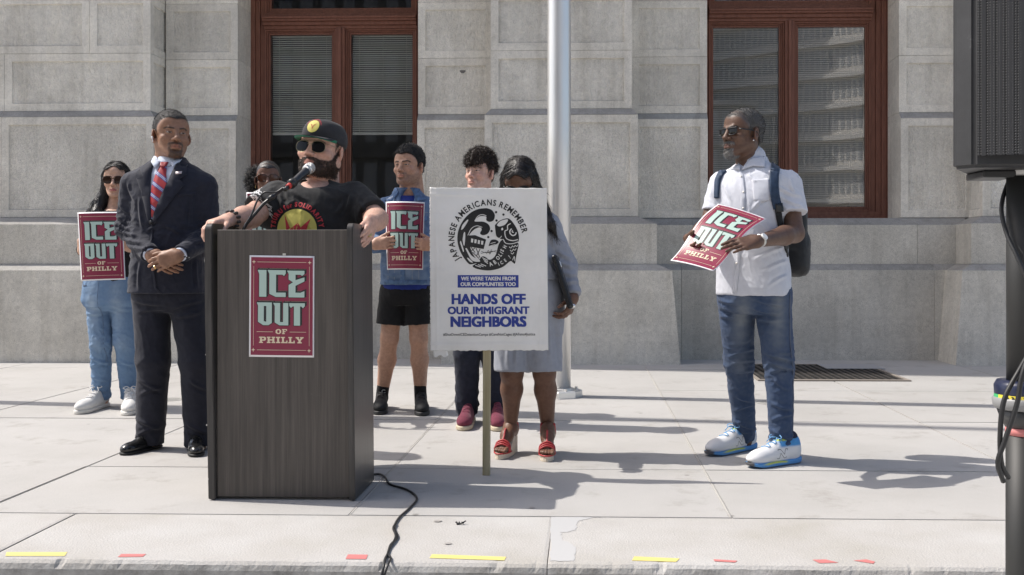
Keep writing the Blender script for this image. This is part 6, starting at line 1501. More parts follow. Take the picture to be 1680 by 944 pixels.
# ---- printed posters
M_paper = mat('poster_paper', (.80, .78, .79), .38, spec=.5); M_crim = mat('crimson_ink', (.235, .022, .055), .36, spec=.5); M_mint = mat('mint_ink', (.43, .56, .50), .4, spec=.5); M_blk = mat('black_ink', (.014, .016, .018), .4, spec=.5); M_cream = mat('cream_ink', (.74, .60, .43), .4, spec=.5)
Lt = {'I': ([[(133, 165), (208, 165), (208, 392), (147, 392), (147, 200)]]),
 'C': [[(217, 165), (372, 165), (372, 192), (358, 214), (344, 203), (290, 203), (290, 355), (372, 355), (372, 392), (288, 392), (233, 366), (233, 198)]],
 'E': [[(383, 168), (531, 168), (531, 196), (512, 211), (497, 202), (455, 202), (455, 248), (531, 224), (531, 258), (455, 296), (455, 354), (497, 354), (531, 340), (531, 394), (397, 394), (397, 290), (434, 266), (397, 243), (397, 196)]],
 'O': [[(127, 440), (255, 440), (255, 614), (226, 632), (182, 632), (138, 604), (138, 468)], [(187, 470), (208, 470), (208, 604), (187, 598)]],
 'U': [[(266, 443), (325, 443), (325, 604), (351, 604), (351, 443), (395, 443), (395, 632), (320, 632), (280, 608), (280, 470)]],
 'T': [[(403, 443), (535, 443), (535, 468), (519, 486), (505, 471), (495, 471), (495, 633), (443, 633), (443, 471), (431, 471), (417, 484), (403, 466)]]}
SLAB = dict(I=[[(0, 0), (1, 0), (1, .2), (.74, .2), (.74, .8), (1, .8), (1, 1), (0, 1), (0, .8), (.26, .8), (.26, .2), (0, .2)]],
 H=[[(0, 0), (.44, 0), (.44, .18), (.34, .18), (.34, .4), (.66, .4), (.66, .18), (.56, .18), (.56, 0), (1, 0), (1, .18), (.9, .18), (.9, .82), (1, .82), (1, 1), (.56, 1), (.56, .82), (.66, .82), (.66, .6), (.34, .6), (.34, .82), (.44, .82), (.44, 1), (0, 1), (0, .82), (.1, .82), (.1, .18), (0, .18)]],
 L=[[(0, 0), (1, 0), (1, .42), (.8, .42), (.8, .2), (.45, .2), (.45, .82), (.6, .82), (.6, 1), (0, 1), (0, .82), (.15, .82), (.15, .18), (0, .18)]],
 P=[[(0, 0), (.56, 0), (.56, .18), (.43, .18), (.43, .36), (.8, .36), (1, .5), (1, .86), (.82, 1), (0, 1), (0, .82), (.13, .82), (.13, .18), (0, .18)], [(.43, .55), (.64, .55), (.71, .62), (.71, .76), (.64, .82), (.43, .82)]],
 Y=[[(.22, 0), (.78, 0), (.78, .18), (.64, .18), (.64, .42), (.9, .82), (1, .82), (1, 1), (.56, 1), (.56, .82), (.64, .82), (.5, .6), (.36, .82), (.44, .82), (.44, 1), (0, 1), (0, .82), (.1, .82), (.36, .42), (.36, .18), (.22, .18)]],
 O=[[(.3, 0), (.7, 0), (1, .28), (1, .72), (.7, 1), (.3, 1), (0, .72), (0, .28)], [(.42, .2), (.58, .2), (.7, .36), (.7, .64), (.58, .8), (.42, .8), (.3, .64), (.3, .36)]],
 F=[[(0, 0), (.56, 0), (.56, .18), (.43, .18), (.43, .4), (.72, .4), (.72, .58), (.43, .58), (.43, .82), (.8, .82), (.8, .64), (1, .64), (1, 1), (0, 1), (0, .82), (.13, .82), (.13, .18), (0, .18)]])
def slab_word(w, x0, x1, y0, y1, gap=.12):
    wd = dict(I=.6, L=.92, P=1., H=1.2, Y=1.15, O=1.05, F=.95); tot = sum(wd[c] for c in w)+gap*(len(w)-1); k = (x1-x0)/tot; x = x0; out = []
    for c in w:
        out.append(fill2d([[(x+p[0]*wd[c]*k, y1+(y0-y1)*p[1]) for p in lp] for lp in SLAB[c]])); x += (wd[c]+gap)*k
    return join2d(*out)
def fill_off(loops, off):
    cu = bpy.data.curves.new('c', 'CURVE'); cu.dimensions = '2D'; cu.fill_mode = 'BOTH'; cu.offset = off
    for lp in loops:
        sp = cu.splines.new('POLY'); sp.points.add(len(lp)-1); sp.use_cyclic_u = True
        for p, (x, y) in zip(sp.points, lp): p.co = (x, y, 0, 1)
    ob = bpy.data.objects.new('c', cu); me = ob.to_mesh(); vv = np.array([x.co[:2] for x in me.vertices]).reshape(-1, 2); ff = [tuple(p.vertices) for p in me.polygons]
    ob.to_mesh_clear(); bpy.data.objects.remove(ob); bpy.data.curves.remove(cu); return vv, ff
rect = lambda x0, y0, x1, y1: fill2d([[(x0, y0), (x1, y0), (x1, y1), (x0, y1)]])
def star(x, y, r): return fill2d([[(x+(r if k % 2 == 0 else r*.3)*math.cos(k*math.pi/4), y+(r if k % 2 == 0 else r*.3)*math.sin(k*math.pi/4)) for k in range(8)]])
def shiftv(vf, dx, dy): return vf[0]+np.array((dx, dy)), vf[1]
_let = {k: fill2d(l) for k, l in Lt.items()}
_fat = {}
for k, l in Lt.items():
    o_ = fill_off(l, 5.0); i_ = fill_off(l, -5.0)
    _fat[k] = o_ if np.ptp(o_[0][:, 0]) > np.ptp(i_[0][:, 0]) else i_
LAYERS = [('field', rect(76, 57, 602, 886), M_crim), ('letter_shadow', join2d(*[shiftv(_fat[k], 12, -12) for k in _fat]), M_blk), ('letter_edge', join2d(*[shiftv(_let[k], 14, -14) for k in _let]), M_cream),
          ('letter_shade', join2d(*[shiftv(_fat[k], 9, -8) for k in _fat]), M_blk), ('letter_side', join2d(*[_fat[k] for k in _fat]), M_blk), ('lettering', join2d(*[_let[k] for k in _let]), M_mint),
          ('fine_print', join2d(rect(130, 95.5, 547, 99), rect(130, 840.5, 547, 844), rect(98.5, 132, 101.5, 806), rect(571.5, 132, 574.5, 806), rect(128, 686.5, 266, 690), rect(408, 686.5, 547, 690),
             star(101, 97, 19), star(575, 98, 19), star(99, 842, 19), star(572, 845, 19), slab_word('OF', 288, 385, 664, 706, .15), slab_word('PHILLY', 148, 526, 730, 783)), M_cream)]
def poster(corners, label, bend=None, sub=None):
    """11 x 17 inch card: paper sheet, printed layers a hair above it, bent by bend(u, v) metres towards the reader"""
    TL, TR, BR, BL = [np.array(c, float) for c in corners]; nrm = unit(np.cross(BL-TL, TR-TL)); nrm = nrm if nrm[1] < 0 or abs(nrm[1]) < .3 else -nrm
    if nrm @ (np.array((0, 0, CAM_H))-TL) < 0: nrm = -nrm
    O_ = (BL+BR)/2; root = tag(empty('poster', O_), label, 'poster', 'red printed posters')
    def M3(v2, lift):
        u = (v2[:, 0]-62)/552; w = (v2[:, 1]-42)/860; P_ = (TL*(1-u)[:, None]+TR*u[:, None])*(1-w)[:, None]+(BL*(1-u)[:, None]+BR*u[:, None])*w[:, None]
        b = bend(u, w) if bend else 0*u; return P_+nrm*(b+lift)[:, None]
    n = 16; us = np.linspace(62, 614, n); vs_ = np.linspace(42, 902, n*2)
    g = np.array([(a, b) for b in vs_ for a in us]); F = [(r*n+c_, r*n+c_+1, (r+1)*n+c_+1, (r+1)*n+c_) for r in range(2*n-1) for c_ in range(n-1)]
    sh = link('sheet', mesh(M3(g, np.zeros(len(g))), F), M_paper, root, smooth=True); md = sh.modifiers.new('s', 'SOLIDIFY'); md.thickness = .0006; md.offset = 0
    for k, (nm, vf, m) in enumerate(LAYERS):
        vf = slice2d(vf, sub) if sub else vf
        link(nm, mesh(M3(vf[0], np.full(len(vf[0]), .0007+.00022*k)), vf[1]), m, root, smooth=bool(bend))
    return root
zp = zf-.012*0
def plate(px0, py0, px1, py1, zc, tilt=0): return [at(px0, py0, zc), at(px1, py0+tilt, zc), at(px1-tilt*.6, py1+tilt, zc), at(px0-tilt*.6, py1, zc)]
zq = (yf+.016)/cY + .022
cs = [at(408, 419, 4.28), at(515.5, 420.5, 4.28), at(515, 587, 4.28), at(407, 586, 4.28)]
for c_ in cs: c_[1] = yf+.0155
poster(cs, 'red poster taped to the front of the dark lectern')
tp = tag(box('tape_piece', (at(462, 0, 4.27)[0], yf+.0135, CAM_H+(PY0-419.5)*4.27/FPX), (at(467, 0, 4.27)[0], yf+.0148, CAM_H+(PY0-416)*4.27/FPX), mat('clear_tape', (.6, .58, .52), .3)), 'tiny piece of pale tape above the lectern poster', 'tape')
poster([at(127, 349, 6.40), at(201, 348, 6.40), at(206, 459, 6.36), at(133, 461.5, 6.36)], 'red poster held by the dark-haired woman behind the man in the suit', lambda u, v: .012*np.sin(u*math.pi), 40)
poster([at(404, 316, 6.25), at(478, 316, 6.25), at(478, 430, 6.22), at(404, 430, 6.22)], 'red poster held by the woman behind the lectern, mostly hidden by the speaker', lambda u, v: .010*np.sin(u*math.pi), 40)
poster([at(633, 331.5, 6.47), at(697, 332.5, 6.47), at(694, 443, 6.45), at(635, 443, 6.45)], 'red poster held in both hands by the young man in the denim jacket', lambda u, v: .045*np.sin(u*math.pi)+.012*np.sin(v*3.3), 25)
poster([at(1178, 332, 4.94), at(1257.5, 356.5, 4.80), at(1169.5, 441.5, 4.60), at(1099, 424, 4.74)], 'red poster tilted flat in the hands of the man with the backpack', lambda u, v: .020*np.sin(v*6.0-.6)+.008*np.sin(u*3.1), 25)

# ---- banner on a stick
zb = CAM_H*FPX/(780-PY0)
Bn = tag(empty('protest_sign', at(798, 780, zb)), 'big white plastic-wrapped sign on a wooden stick reading hands off our immigrant neighbors', 'sign')
M_wood2 = mat('pale_lumber', (.42, .36, .22), .75); t = NT(M_wood2); v = t.coord('Object', (1, 1, .06)); t.base(t.ramp(t.noise(v, 60, 4), [(.3, (.33, .275, .15)), (.7, (.48, .42, .28))])); t.normal(t.bump(t.noise(v, 160, 2), .2, .002))
a, b_ = at(798, 780, zb), at(800, 330, zb+.02); R_ = Vector(b_-a).to_track_quat('Z', 'Y').to_matrix().to_4x4()
bm = bmesh.new(); bm_box(bm, (-.0175, -.009, 0), (.0175, .009, float(np.linalg.norm(b_-a))), .0012); bmesh.ops.recalc_face_normals(bm, faces=bm.faces); me = bm_mesh(bm); me.transform(Matrix.Translation(Vector(a)) @ R_); link('stick', me, M_wood2, Bn)
M_wrap = mat('plastic_wrapped_card', (.70, .685, .655), .32, spec=.5); t = NT(M_wrap); v = t.coord('Object'); vh = t.coord('Object', (.5, 1, 3)); vv_ = t.coord('Object', (3.5, 1, .6))
n1 = t.bump(t.noise(vh, 5, 2), .25, .02); n2 = t.bump(t.noise(vv_, 5, 2), .3, .02, n1); t.normal(n2); t.base(t.ramp(t.noise(v, 6, 3), [(.35, (.73, .715, .68)), (.65, (.79, .775, .75))]))
M_wrap.node_tree.nodes['Principled BSDF'].inputs['Coat Weight'].default_value = .25; M_wrap.node_tree.nodes['Principled BSDF'].inputs['Coat Roughness'].default_value = .12
bTL, bTR, bBR, bBL = at(705, 308, zb-.015), at(897, 309, zb-.015), at(899.5, 575, zb-.02), at(706, 576, zb-.02); bn = unit(np.cross(bBL-bTL, bTR-bTL)); bn = bn if bn[1] < 0 else -bn
def B3(p, lift):
    p = np.asarray(p, float); u = (p[:, 0]-705)/192.; w = (p[:, 1]-308)/267.5
    q_ = (bTL*(1-u)[:, None]+bTR*u[:, None])*(1-w)[:, None]+(bBL*(1-u)[:, None]+bBR*u[:, None])*w[:, None]
    wv = .0025*np.sin(u*9+w*4)+.002*np.sin(w*11-u*3)+.0015*np.exp(-((w-.02)/.03)**2)*np.sin(u*23)
    rdg = lambda t, w0: np.exp(-(t/w0)**2)
    wv = wv+.0022*rdg(p[:, 1]-319-.02*(p[:, 0]-720), 1.5)*smooth(850, 800, p[:, 0])+.002*rdg(p[:, 0]-798-.03*(p[:, 1]-308), 1.5)*smooth(324, 318, p[:, 1])+.002*rdg(p[:, 0]-716, 1.4)+.0015*rdg(p[:, 0]-888+.02*(p[:, 1]-308), 1.6)+.0025*rdg(p[:, 1]-566, 3)+.0018*rdg(p[:, 1]-345-.05*(p[:, 0]-705), 1.4)*smooth(734, 728, p[:, 0])+.0016*rdg(p[:, 1]-445, 1.5)*smooth(738, 728, p[:, 0])
    return q_+bn*(wv+lift)[:, None]
nx, ny = 110, 150; g = np.array([(705+192*i/(nx-1), 308+267.5*k/(ny-1)) for k in range(ny) for i in range(nx)])
g[:, 1] += np.where(g[:, 1] > 570, .5*np.sin(g[:, 0]*.25)+.4*np.sin(g[:, 0]*.61), 0); g[:, 0] += np.where(g[:, 0] < 708, .35*np.sin(g[:, 1]*1.9)+.3*np.sin(g[:, 1]*.7), 0); g[:, 1] += np.where(g[:, 1] < 311, .25*np.sin(g[:, 0]*.3), 0)
sh = link('card', mesh(B3(g, np.zeros(len(g))), [(r*nx+c_, r*nx+c_+1, (r+1)*nx+c_+1, (r+1)*nx+c_) for r in range(ny-1) for c_ in range(nx-1)]), M_wrap, Bn, smooth=True); md = sh.modifiers.new('s', 'SOLIDIFY'); md.thickness = .008; md.offset = 1
# loose flap of wrap at the lower left corner
fl = np.array([(708+3*i+(k*.5), 574+2.6*k+(2.2*math.sin(i*1.3) if k == 4 else 0)) for k in range(5) for i in range(9)]); link('wrap_flap', mesh(B3(fl, -.002+.004*np.sin(fl[:, 0])), [(r*9+c_, r*9+c_+1, (r+1)*9+c_+1, (r+1)*9+c_) for r in range(4) for c_ in range(8)]), M_wrap, Bn, smooth=True)
M_blue = mat('royal_blue_ink', (.022, .045, .27), .42, spec=.4); M_bprint = mat('white_print', (.70, .685, .655), .4); M_bk2 = mat('black_print', (.010, .010, .011), .3, spec=.5)
def bprint(name, vf, m, lift, sub=18): vf = slice2d(vf, sub); link(name, mesh(B3(vf[0], np.full(len(vf[0]), lift)), vf[1]), m, Bn, smooth=False)
Zm = lambda pts: [(730+x/6.743, 310+y/6.743) for x, y in pts]
def zsm(pts, n=5): return Zm([tuple(p) for p in spline(pts+[pts[0]], n)[:-1]])
up = lambda vf, x0, x1, y0, y1: fit((vf[0]*(1, -1), vf[1]), x0, x1, y0, y1)
ring_t = arc_text('JAPANESE AMERICANS REMEMBER', 378/6.743, 216, 9.5, 66/6.743, .025)
bprint('arc_lettering', (np.stack([730+478/6.743+ring_t[0][:, 0], 310+557/6.743-ring_t[0][:, 1]], 1), ring_t[1]), M_bk2, .0012)
wave = [(460, 211), (515, 232), (549, 285), (536, 345), (492, 364), (456, 345), (456, 310), (428, 300), (375, 306), (326, 358), (420, 362), (478, 392), (497, 440), (472, 492), (420, 512), (386, 492), (404, 448), (380, 425), (318, 452), (262, 520), (268, 600), (290, 690), (335, 765), (384, 800), (372, 812), (300, 832), (255, 826), (190, 740), (150, 650), (135, 550), (150, 450), (200, 350), (280, 265), (370, 222)]
fish = [(300, 850), (350, 818), (400, 752), (440, 752), (480, 782), (520, 772), (560, 722), (592, 610), (640, 560), (700, 600), (806, 600), (795, 690), (782, 752), (768, 826), (742, 812), (716, 800), (640, 860), (560, 890), (470, 903), (370, 890), (310, 868)]
fhead = [(550, 400), (600, 352), (680, 325), (722, 340), (764, 392), (800, 460), (815, 540), (802, 592), (740, 612), (690, 600), (650, 562), (600, 548), (566, 520), (556, 470)]
barr = [(252, 516), (330, 512), (452, 560), (424, 665), (275, 640)]
bprint('wave_emblem', fill2d([zsm(wave)]), M_bk2, .0012); bprint('fish_emblem', fill2d([zsm(fish)]), M_bk2, .00145); bprint('fish_head', fill2d([zsm(fhead)]), M_bk2, .0017); bprint('barrack_emblem', fill2d([Zm(barr)]), M_bk2, .00195)
stilts = join2d(*[quad_strip(Zm([p_, q_]), 1.2) for p_, q_ in (((282, 640), (330, 705)), ((330, 650), (285, 690)), ((340, 655), (382, 760)), ((385, 665), (345, 740)), ((300, 700), (372, 770)))])
bprint('stilts', stilts, M_bk2, .0013)
bprint('fin', fill2d([zsm([(478, 632), (505, 568), (560, 562), (590, 590), (545, 622)])]), M_bk2, .0013)
bprint('dots', join2d(*[fill2d([disc2d(13/6.743, Zm([c_])[0], 14)]) for c_ in ((563, 256), (645, 283), (568, 349), (513, 466), (476, 533))]), M_bk2, .0012)
def lines_(pts, w): return quad_strip(Zm([tuple(p) for p in spline(pts, 5)]), w)
bprint('barbed_wire', join2d(lines_([(395, 715), (440, 700), (480, 705), (565, 680)], .7), lines_([(395, 690), (450, 705), (520, 690), (565, 700)], .7), lines_([(455, 720), (475, 680), (492, 722), (510, 670)], .8)), M_bk2, .0012)
wh = [fill2d([zsm(p)]) for p in ([(176, 455), (192, 400), (242, 345), (256, 345), (240, 380), (200, 440)], [(192, 560), (205, 490), (220, 480), (222, 540), (212, 625), (200, 612)], [(162, 590), (175, 580), (205, 680), (195, 690)], [(222, 660), (240, 660), (290, 738), (380, 790), (366, 806), (290, 786)], [(238, 765), (255, 765), (305, 812), (270, 806)],
      [(570, 400), (610, 355), (680, 335), (695, 350), (660, 395), (600, 415)], [(618, 440), (634, 428), (642, 448), (626, 458)])]
for k_ in range(4): wh.append(fill2d([Zm([(288+k_*37, 548+k_*8), (312+k_*37, 553+k_*8), (306+k_*37, 595+k_*8), (284+k_*37, 590+k_*8)])]))
wh += [lines_([(326, 356), (365, 300), (410, 284), (456, 296)], 1.1), lines_([(250, 515), (290, 440), (350, 408), (410, 425)], 1.1), lines_([(724, 382), (690, 405), (690, 450), (660, 470), (675, 545), (740, 572), (805, 560)], 1.5), lines_([(640, 555), (670, 600), (740, 606), (806, 585)], 1.3),
       lines_([(735, 440), (716, 462), (718, 492), (745, 515), (775, 505), (785, 480)], 1.9), lines_([(745, 455), (740, 475), (758, 480)], 1.5), lines_([(540, 490), (560, 530), (600, 545), (625, 520)], 1.0)]
wh += [lines_([(408+12*k_, 760+20*k_), (470, 790+18*k_)], 1.3) for k_ in range(3)]+[lines_([(330+30*k_, 846-8*k_), (390+30*k_, 866-6*k_)], 1.3) for k_ in range(3)]
wh += [lines_([(x, y), (x+18, y+14), (x+34, y-6)], 1.1) for x, y in ((706, 640), (740, 628), (772, 622), (716, 676), (750, 664), (724, 706))]+[lines_([(495, 632), (555, 612)], .9), lines_([(500, 604), (556, 590)], .9), lines_([(742, 790), (762, 748), (768, 800)], 1.1)]
for k_, w_ in enumerate(wh): bprint('light_stroke', w_, M_bprint, .0023+.00012*(k_ % 5))
def rot_text(s_, x, y, size, ang, bold=.03, sq=.8):
    v_, f_ = text2d(s_, bold); a_ = math.radians(ang); X_ = v_[:, 0]*size*sq; Y_ = v_[:, 1]*size; return np.stack([x+X_*math.cos(a_)-Y_*math.sin(a_), y-X_*math.sin(a_)-Y_*math.cos(a_)], 1), f_
zx = lambda x, y: (730+x/6.743, 310+y/6.743)
for s_, x, y, sz, an in (('A', 494, 858, 15, 22), ('B', 545, 836, 15, 32), ('O', 580, 790, 13.5, 42), ('L', 612, 752, 13.5, 48), ('I', 634, 722, 13.5, 55), ('S', 640, 700, 13.5, 58), ('H', 668, 664, 13.5, 62), ('I', 592, 850, 12, 25), ('C', 618, 838, 12, 30), ('E', 664, 810, 12, 38), ('!', 714, 770, 13, 35)):
    bprint('emblem_lettering', rot_text(s_, *zx(x, y), sz*.62, an), M_bprint, .0029)
def btext(name, s_, b_, box_, m, lift):
    """bold lettering: the same word laid down a few times a hair apart"""
    vf = up(text2d(s_), *box_); k = 0
    for dx in (-b_, 0, b_):
        for dy in (-b_*.6, b_*.6): bprint(name, shiftv(vf, dx, dy), m, lift+.00006*k); k += 1
bprint('blue_strip', rect(750, 451.5, 849.5, 472), M_blue, .0012)
btext('strip_lettering', 'WE WERE TAKEN FROM', .35, (755.8, 844.2, 454.2, 460.2), M_bprint, .0016); btext('strip_lettering', 'OUR COMMUNITIES TOO', .35, (755, 844.6, 463.4, 469.4), M_bprint, .0016)
btext('slogan_lettering', 'HANDS OFF', 1.1, (741, 860, 482.8, 498.8), M_blue, .0012); btext('slogan_lettering', 'OUR IMMIGRANT', .75, (734.2, 866.2, 503.5, 515.3), M_blue, .0012); btext('slogan_lettering', 'NEIGHBORS', 1.25, (739.2, 860.8, 519.8, 536), M_blue, .0012)
bprint('hashtag_lettering', up(text2d('#ShutDownICEDetentionCamps #CareNotCages #JAFams4Justice', .012), 726, 876, 546.5, 552.5), mat('dark_grey_print', (.06, .06, .07), .5), .0012)

# ---- flagpoles
M_alu = mat('brushed_aluminium', (.80, .79, .77), .38, .75); t = NT(M_alu); v = t.coord('Object', (1, 1, .03)); t.normal(t.bump(t.noise(v, 130, 3), .06, .002)); rr = t.ramp(t.noise(t.coord('Object', (1, 1, .2)), 9, 4), [(.3, (.30,)*3), (.7, (.46,)*3)]); t.l(rr, t.b.inputs['Roughness'])
def flagpole(c, label):
    Fp = tag(empty('flagpole', c), label, 'flagpole', 'flagpoles')
    bm = bmesh.new(); bm_lathe(bm, [(.088, .05), (.088, 2), (.086, 4.5), (.07, 9), (.045, 13)], 40, c); link('pole', bm_mesh(bm), M_alu, Fp, smooth=True)
    bm = bmesh.new(); bm_lathe(bm, [(.175, 0), (.175, .045), (.165, .052)], 8, c); bm_lathe(bm, [(.11, .052), (.11, .062), (.095, .068)], 32, c); o = link('base_plate', bm_mesh(bm), M_alu, Fp)
    o.location = (0, 0, 0)
    for k in range(4):
        bm = bmesh.new(); a_ = k*math.pi/2+.4; bm_lathe(bm, [(.011, .052), (.011, .068)], 6, (c[0]+.14*math.cos(a_), c[1]+.14*math.sin(a_), 0)); link('bolt', bm_mesh(bm), M_alu, Fp)
    return Fp
fc = ground(917, 652); flagpole((fc[0], fc[1]+.05, 0), 'silver flagpole standing behind the woman in grey, octagonal base plate')
fc2 = ground(-60, 658.5); flagpole((fc2[0]-.9, fc2[1]+.10, 0), 'silver flagpole out of frame to the left, seen by its long thin shadow')

# ---- floor grate, small covers, tape marks, litter
M_iron = mat('rusty_cast_iron', (.06, .05, .045), .6, .4); t = NT(M_iron); v = t.coord('Object'); t.base(t.ramp(t.noise(v, 25, 4), [(.35, (.035, .033, .032)), (.7, (.10, .085, .075))]))
gA, gB = ground(1252, 591), ground(1480, 624); gx0, gx1, gy0, gy1 = ground(1247, 624)[0], ground(1483, 624)[0], ground(1400, 625)[1], 9.86
Gr = tag(empty('floor_grate', ((gx0+gx1)/2, (gy0+gy1)/2, 0)), 'rusty iron grate with slanted bars let into the pavement by the wall', 'grate')
box('pit_shade', (gx0, gy0, .001), (gx1, gy1, .0045), mat('pit_shade_black', (.006, .006, .006), .9), Gr)
M_rim = mat('rusty_rim', (.27, .235, .20), .8)
for nm, lo, hi in (('rim', (gx0-.03, gy0-.05, .0), (gx1+.03, gy0, .012)), ('rim', (gx0-.03, gy1, .0), (gx1+.03, gy1+.03, .012)), ('rim', (gx0-.03, gy0, .0), (gx0, gy1, .012)), ('rim', (gx1, gy0, .0), (gx1+.03, gy1, .012))): box(nm, lo, hi, M_rim, Gr)
nb = 20
for k in range(nb):
    x = gx0+(gx1-gx0)*(k+.5)/nb
    bm = bmesh.new(); vs = [bm.verts.new(p) for p in ((x-.013, gy0+.01, .006), (x+.013, gy0+.01, .006), (x+.013, gy1-.01, .006), (x-.013, gy1-.01, .006), (x-.013, gy0+.01, .0115), (x+.013, gy0+.01, .0115), (x+.013, gy1-.01, .0115), (x-.013, gy1-.01, .0115))]
    for f in ((4, 5, 6, 7), (0, 1, 5, 4), (1, 2, 6, 5), (2, 3, 7, 6), (3, 0, 4, 7)): bm.faces.new([vs[i] for i in f])
    link('bar', bm_mesh(bm), M_iron, Gr)
box('cover_sheet', (ground(1340, 600)[0], 9.45, .012), (ground(1437, 602)[0], 9.85, .016), mat('grey_sheet', (.33, .33, .34), .6), Gr)
def cover(px, py, r, label):
    c = ground(px, py); bm = bmesh.new(); bm_lathe(bm, [(r, .0005), (r, .0035), (r-.006, .0045)], 28, (c[0], c[1], 0)); tag(link('access_cover', bm_mesh(bm), mat('worn_cover', (.42, .41, .39), .7)), label, 'cover')
    bm = bmesh.new(); bm_lathe(bm, [(r*.72, .004), (r*.72, .0055)], 24, (c[0], c[1], 0)); o = link('lid', bm_mesh(bm), mat('cover_lid', (.30, .295, .28), .7)); o.parent = bpy.data.objects[-1] if False else None; return o
for (px, py, lab) in ((278, 656, 'small round cover in the pavement between the woman in jeans and the suit'), (1262, 661, 'small round cover in the pavement behind the right-hand man')):
    c = ground(px, py); Cv = tag(empty('access_cover', c), lab, 'cover')
    bm = bmesh.new(); bm_lathe(bm, [(.10, .0005), (.10, .0032), (.094, .004)], 28, (c[0], c[1], 0)); link('rim', bm_mesh(bm), mat('worn_cover', (.34, .33, .31), .7), Cv)
    bm = bmesh.new(); bm_lathe(bm, [(.07, .004), (.07, .0052)], 24, (c[0], c[1], 0)); link('lid', bm_mesh(bm), mat('cover_lid', (.26, .255, .24), .7), Cv)
M_ty = mat('yellow_tape', (.68, .58, .20), .6); M_tr = mat('red_tape', (.56, .19, .18), .6)
def tape(px, kind, label):
    v_, f_ = fill2d([[tuple(ground(*p)[:2]) for p in px]])
    v_[:, 1] += max(0, 3.412-v_[:, 1].min()); n = len(v_)
    V_ = [(x, y, .0015) for x, y in v_]; me = mesh(V_, f_); tag(link('tape_mark', me, M_ty if kind == 'yellow' else M_tr), label, 'tape', 'tape marks on the kerb')
tape([(2, 911), (103, 911), (98, 917.5), (0, 917.5)], 'yellow', 'yellow tape strip on the kerb at the far left')
tape([(197, 911), (238, 911), (232, 915.5), (191, 916)], 'red', 'short red tape mark on the kerb before the man in the suit')
tape([(568, 914), (601, 914.5), (598, 922), (564, 921.5)], 'red', 'short red tape mark on the kerb left of the lectern cable')
tape([(706, 915), (829, 919.5), (826, 925.5), (702, 921.5)], 'yellow', 'long yellow tape strip on the kerb right of the lectern cable')
tape([(1042, 922.5), (1118, 926), (1112, 932), (1038, 929.5)], 'yellow', 'yellow tape strip on the kerb right of the white mortar patch')
tape([(1174, 926.5), (1214, 929), (1210, 932), (1176, 930)], 'red', 'faint narrow red tape mark next to the rightmost yellow strip')
tape([(1340, 928.5), (1362, 928), (1384, 933.5), (1352, 934.5)], 'red', 'torn red tape mark, second from right on the kerb')
tape([(1410, 932), (1432, 930), (1447, 934), (1444, 937.5)], 'red', 'torn red tape mark at the right end of the kerb')
c = ground(755, 861); s = Shape(.0025)
for k in range(9): a_ = k*.7; s.cone(c+(random.uniform(-.018, .018), random.uniform(-.006, .006), .004), c+(random.uniform(-.022, .022), random.uniform(-.008, .008), random.uniform(.003, .013)), .0028)
v, q = s.mesh(0); tag(obj_vq('litter', v, q, mat('black_scrap', (.015, .015, .016), .5), None), 'black scrap of litter on the kerb in front of the lectern', 'litter')
M_stain = mat('grey_stain', (.33, .31, .29), .9)
for px, py, rx in ((718, 856, .016), (735, 893, .013), (873, 834, .012)):
    c = ground(px, py); patch('stain', [(c[0]+rx*math.cos(k*.4)*(1+.2*math.sin(k*2.1)), c[1]+rx*.9*math.sin(k*.4)) for k in range(16)], .0032, M_stain, kerb if py > 846 else pave)

# ---- microphone, its boom and the cables
Mc = tag(empty('microphone', at(505, 275, 4.62)), 'silver-headed black microphone with red band pointed at the speaker', 'microphone')
mh, mt = at(508, 276, 4.63), at(484, 297, 4.52); u = unit(mh-mt); M_mblk = mat('microphone_black', (.02, .02, .022), .35); M_mesh = mat('steel_mesh_grille', (.55, .55, .54), .35, 1.0); t = NT(M_mesh); t.normal(t.bump(t.noise(t.coord('Object'), 900, 1), .8, .004))
obj_vq('grille', *Shape(.0025).ell(mh, (.025, .025, .025)).cone(mh, mh-u*.02, .025, .0235, k=.004).mesh(), M_mesh, Mc)
tube('grille_band', [mh-u*.018, mh-u*.024], .0255, M_silver, Mc, 20)
tube('handle', [mh-u*.022, mh-u*.04, mt, mt-u*.045], [.0215, .0185, .0155, .012], M_mblk, Mc, 16)
tube('red_band', [mt-u*.045, mt-u*.062], .0125, mat('red_band', (.6, .05, .04), .4), Mc, 14)
tube('plug', [mt-u*.062, mt-u*.09], .0095, M_mblk, Mc, 12)
Bm = tag(empty('microphone_boom', at(400, 374, 4.5)), 'thin black microphone boom rising from behind the lectern', 'microphone stand')
tube('arm', [at(398, 380, 4.45), at(404, 368, 4.46), at(432, 335, 4.48), at(474, 302, 4.52)], .0075, M_mblk, Bm, 10)
tube('clip', [mt-u*.012, mt-u*.04], .0215, M_mblk, Bm, 14); tube('clutch', [at(440, 328, 4.485), at(450, 321, 4.49)], .0115, M_mblk, Bm, 12)
tube('post', [at(398, 380, 4.45), at(397, 430, 4.45)], .009, M_mblk, Bm, 10)
tag(tube('microphone_cable', spline([mt-u*.085, at(464, 309, 4.46), at(452, 316, 4.45), at(434, 316, 4.45), at(422, 330, 4.45), at(413, 352, 4.45), at(402, 372, 4.44), at(399, 400, 4.46)], 6), .0042, M_mblk), 'black cable looping from the microphone down the boom', 'cable')
Mcab = mat('black_cable', (.016, .016, .017), .5)
gz = lambda px, py, z=.006: ground(px, py)+(0, 0, z)
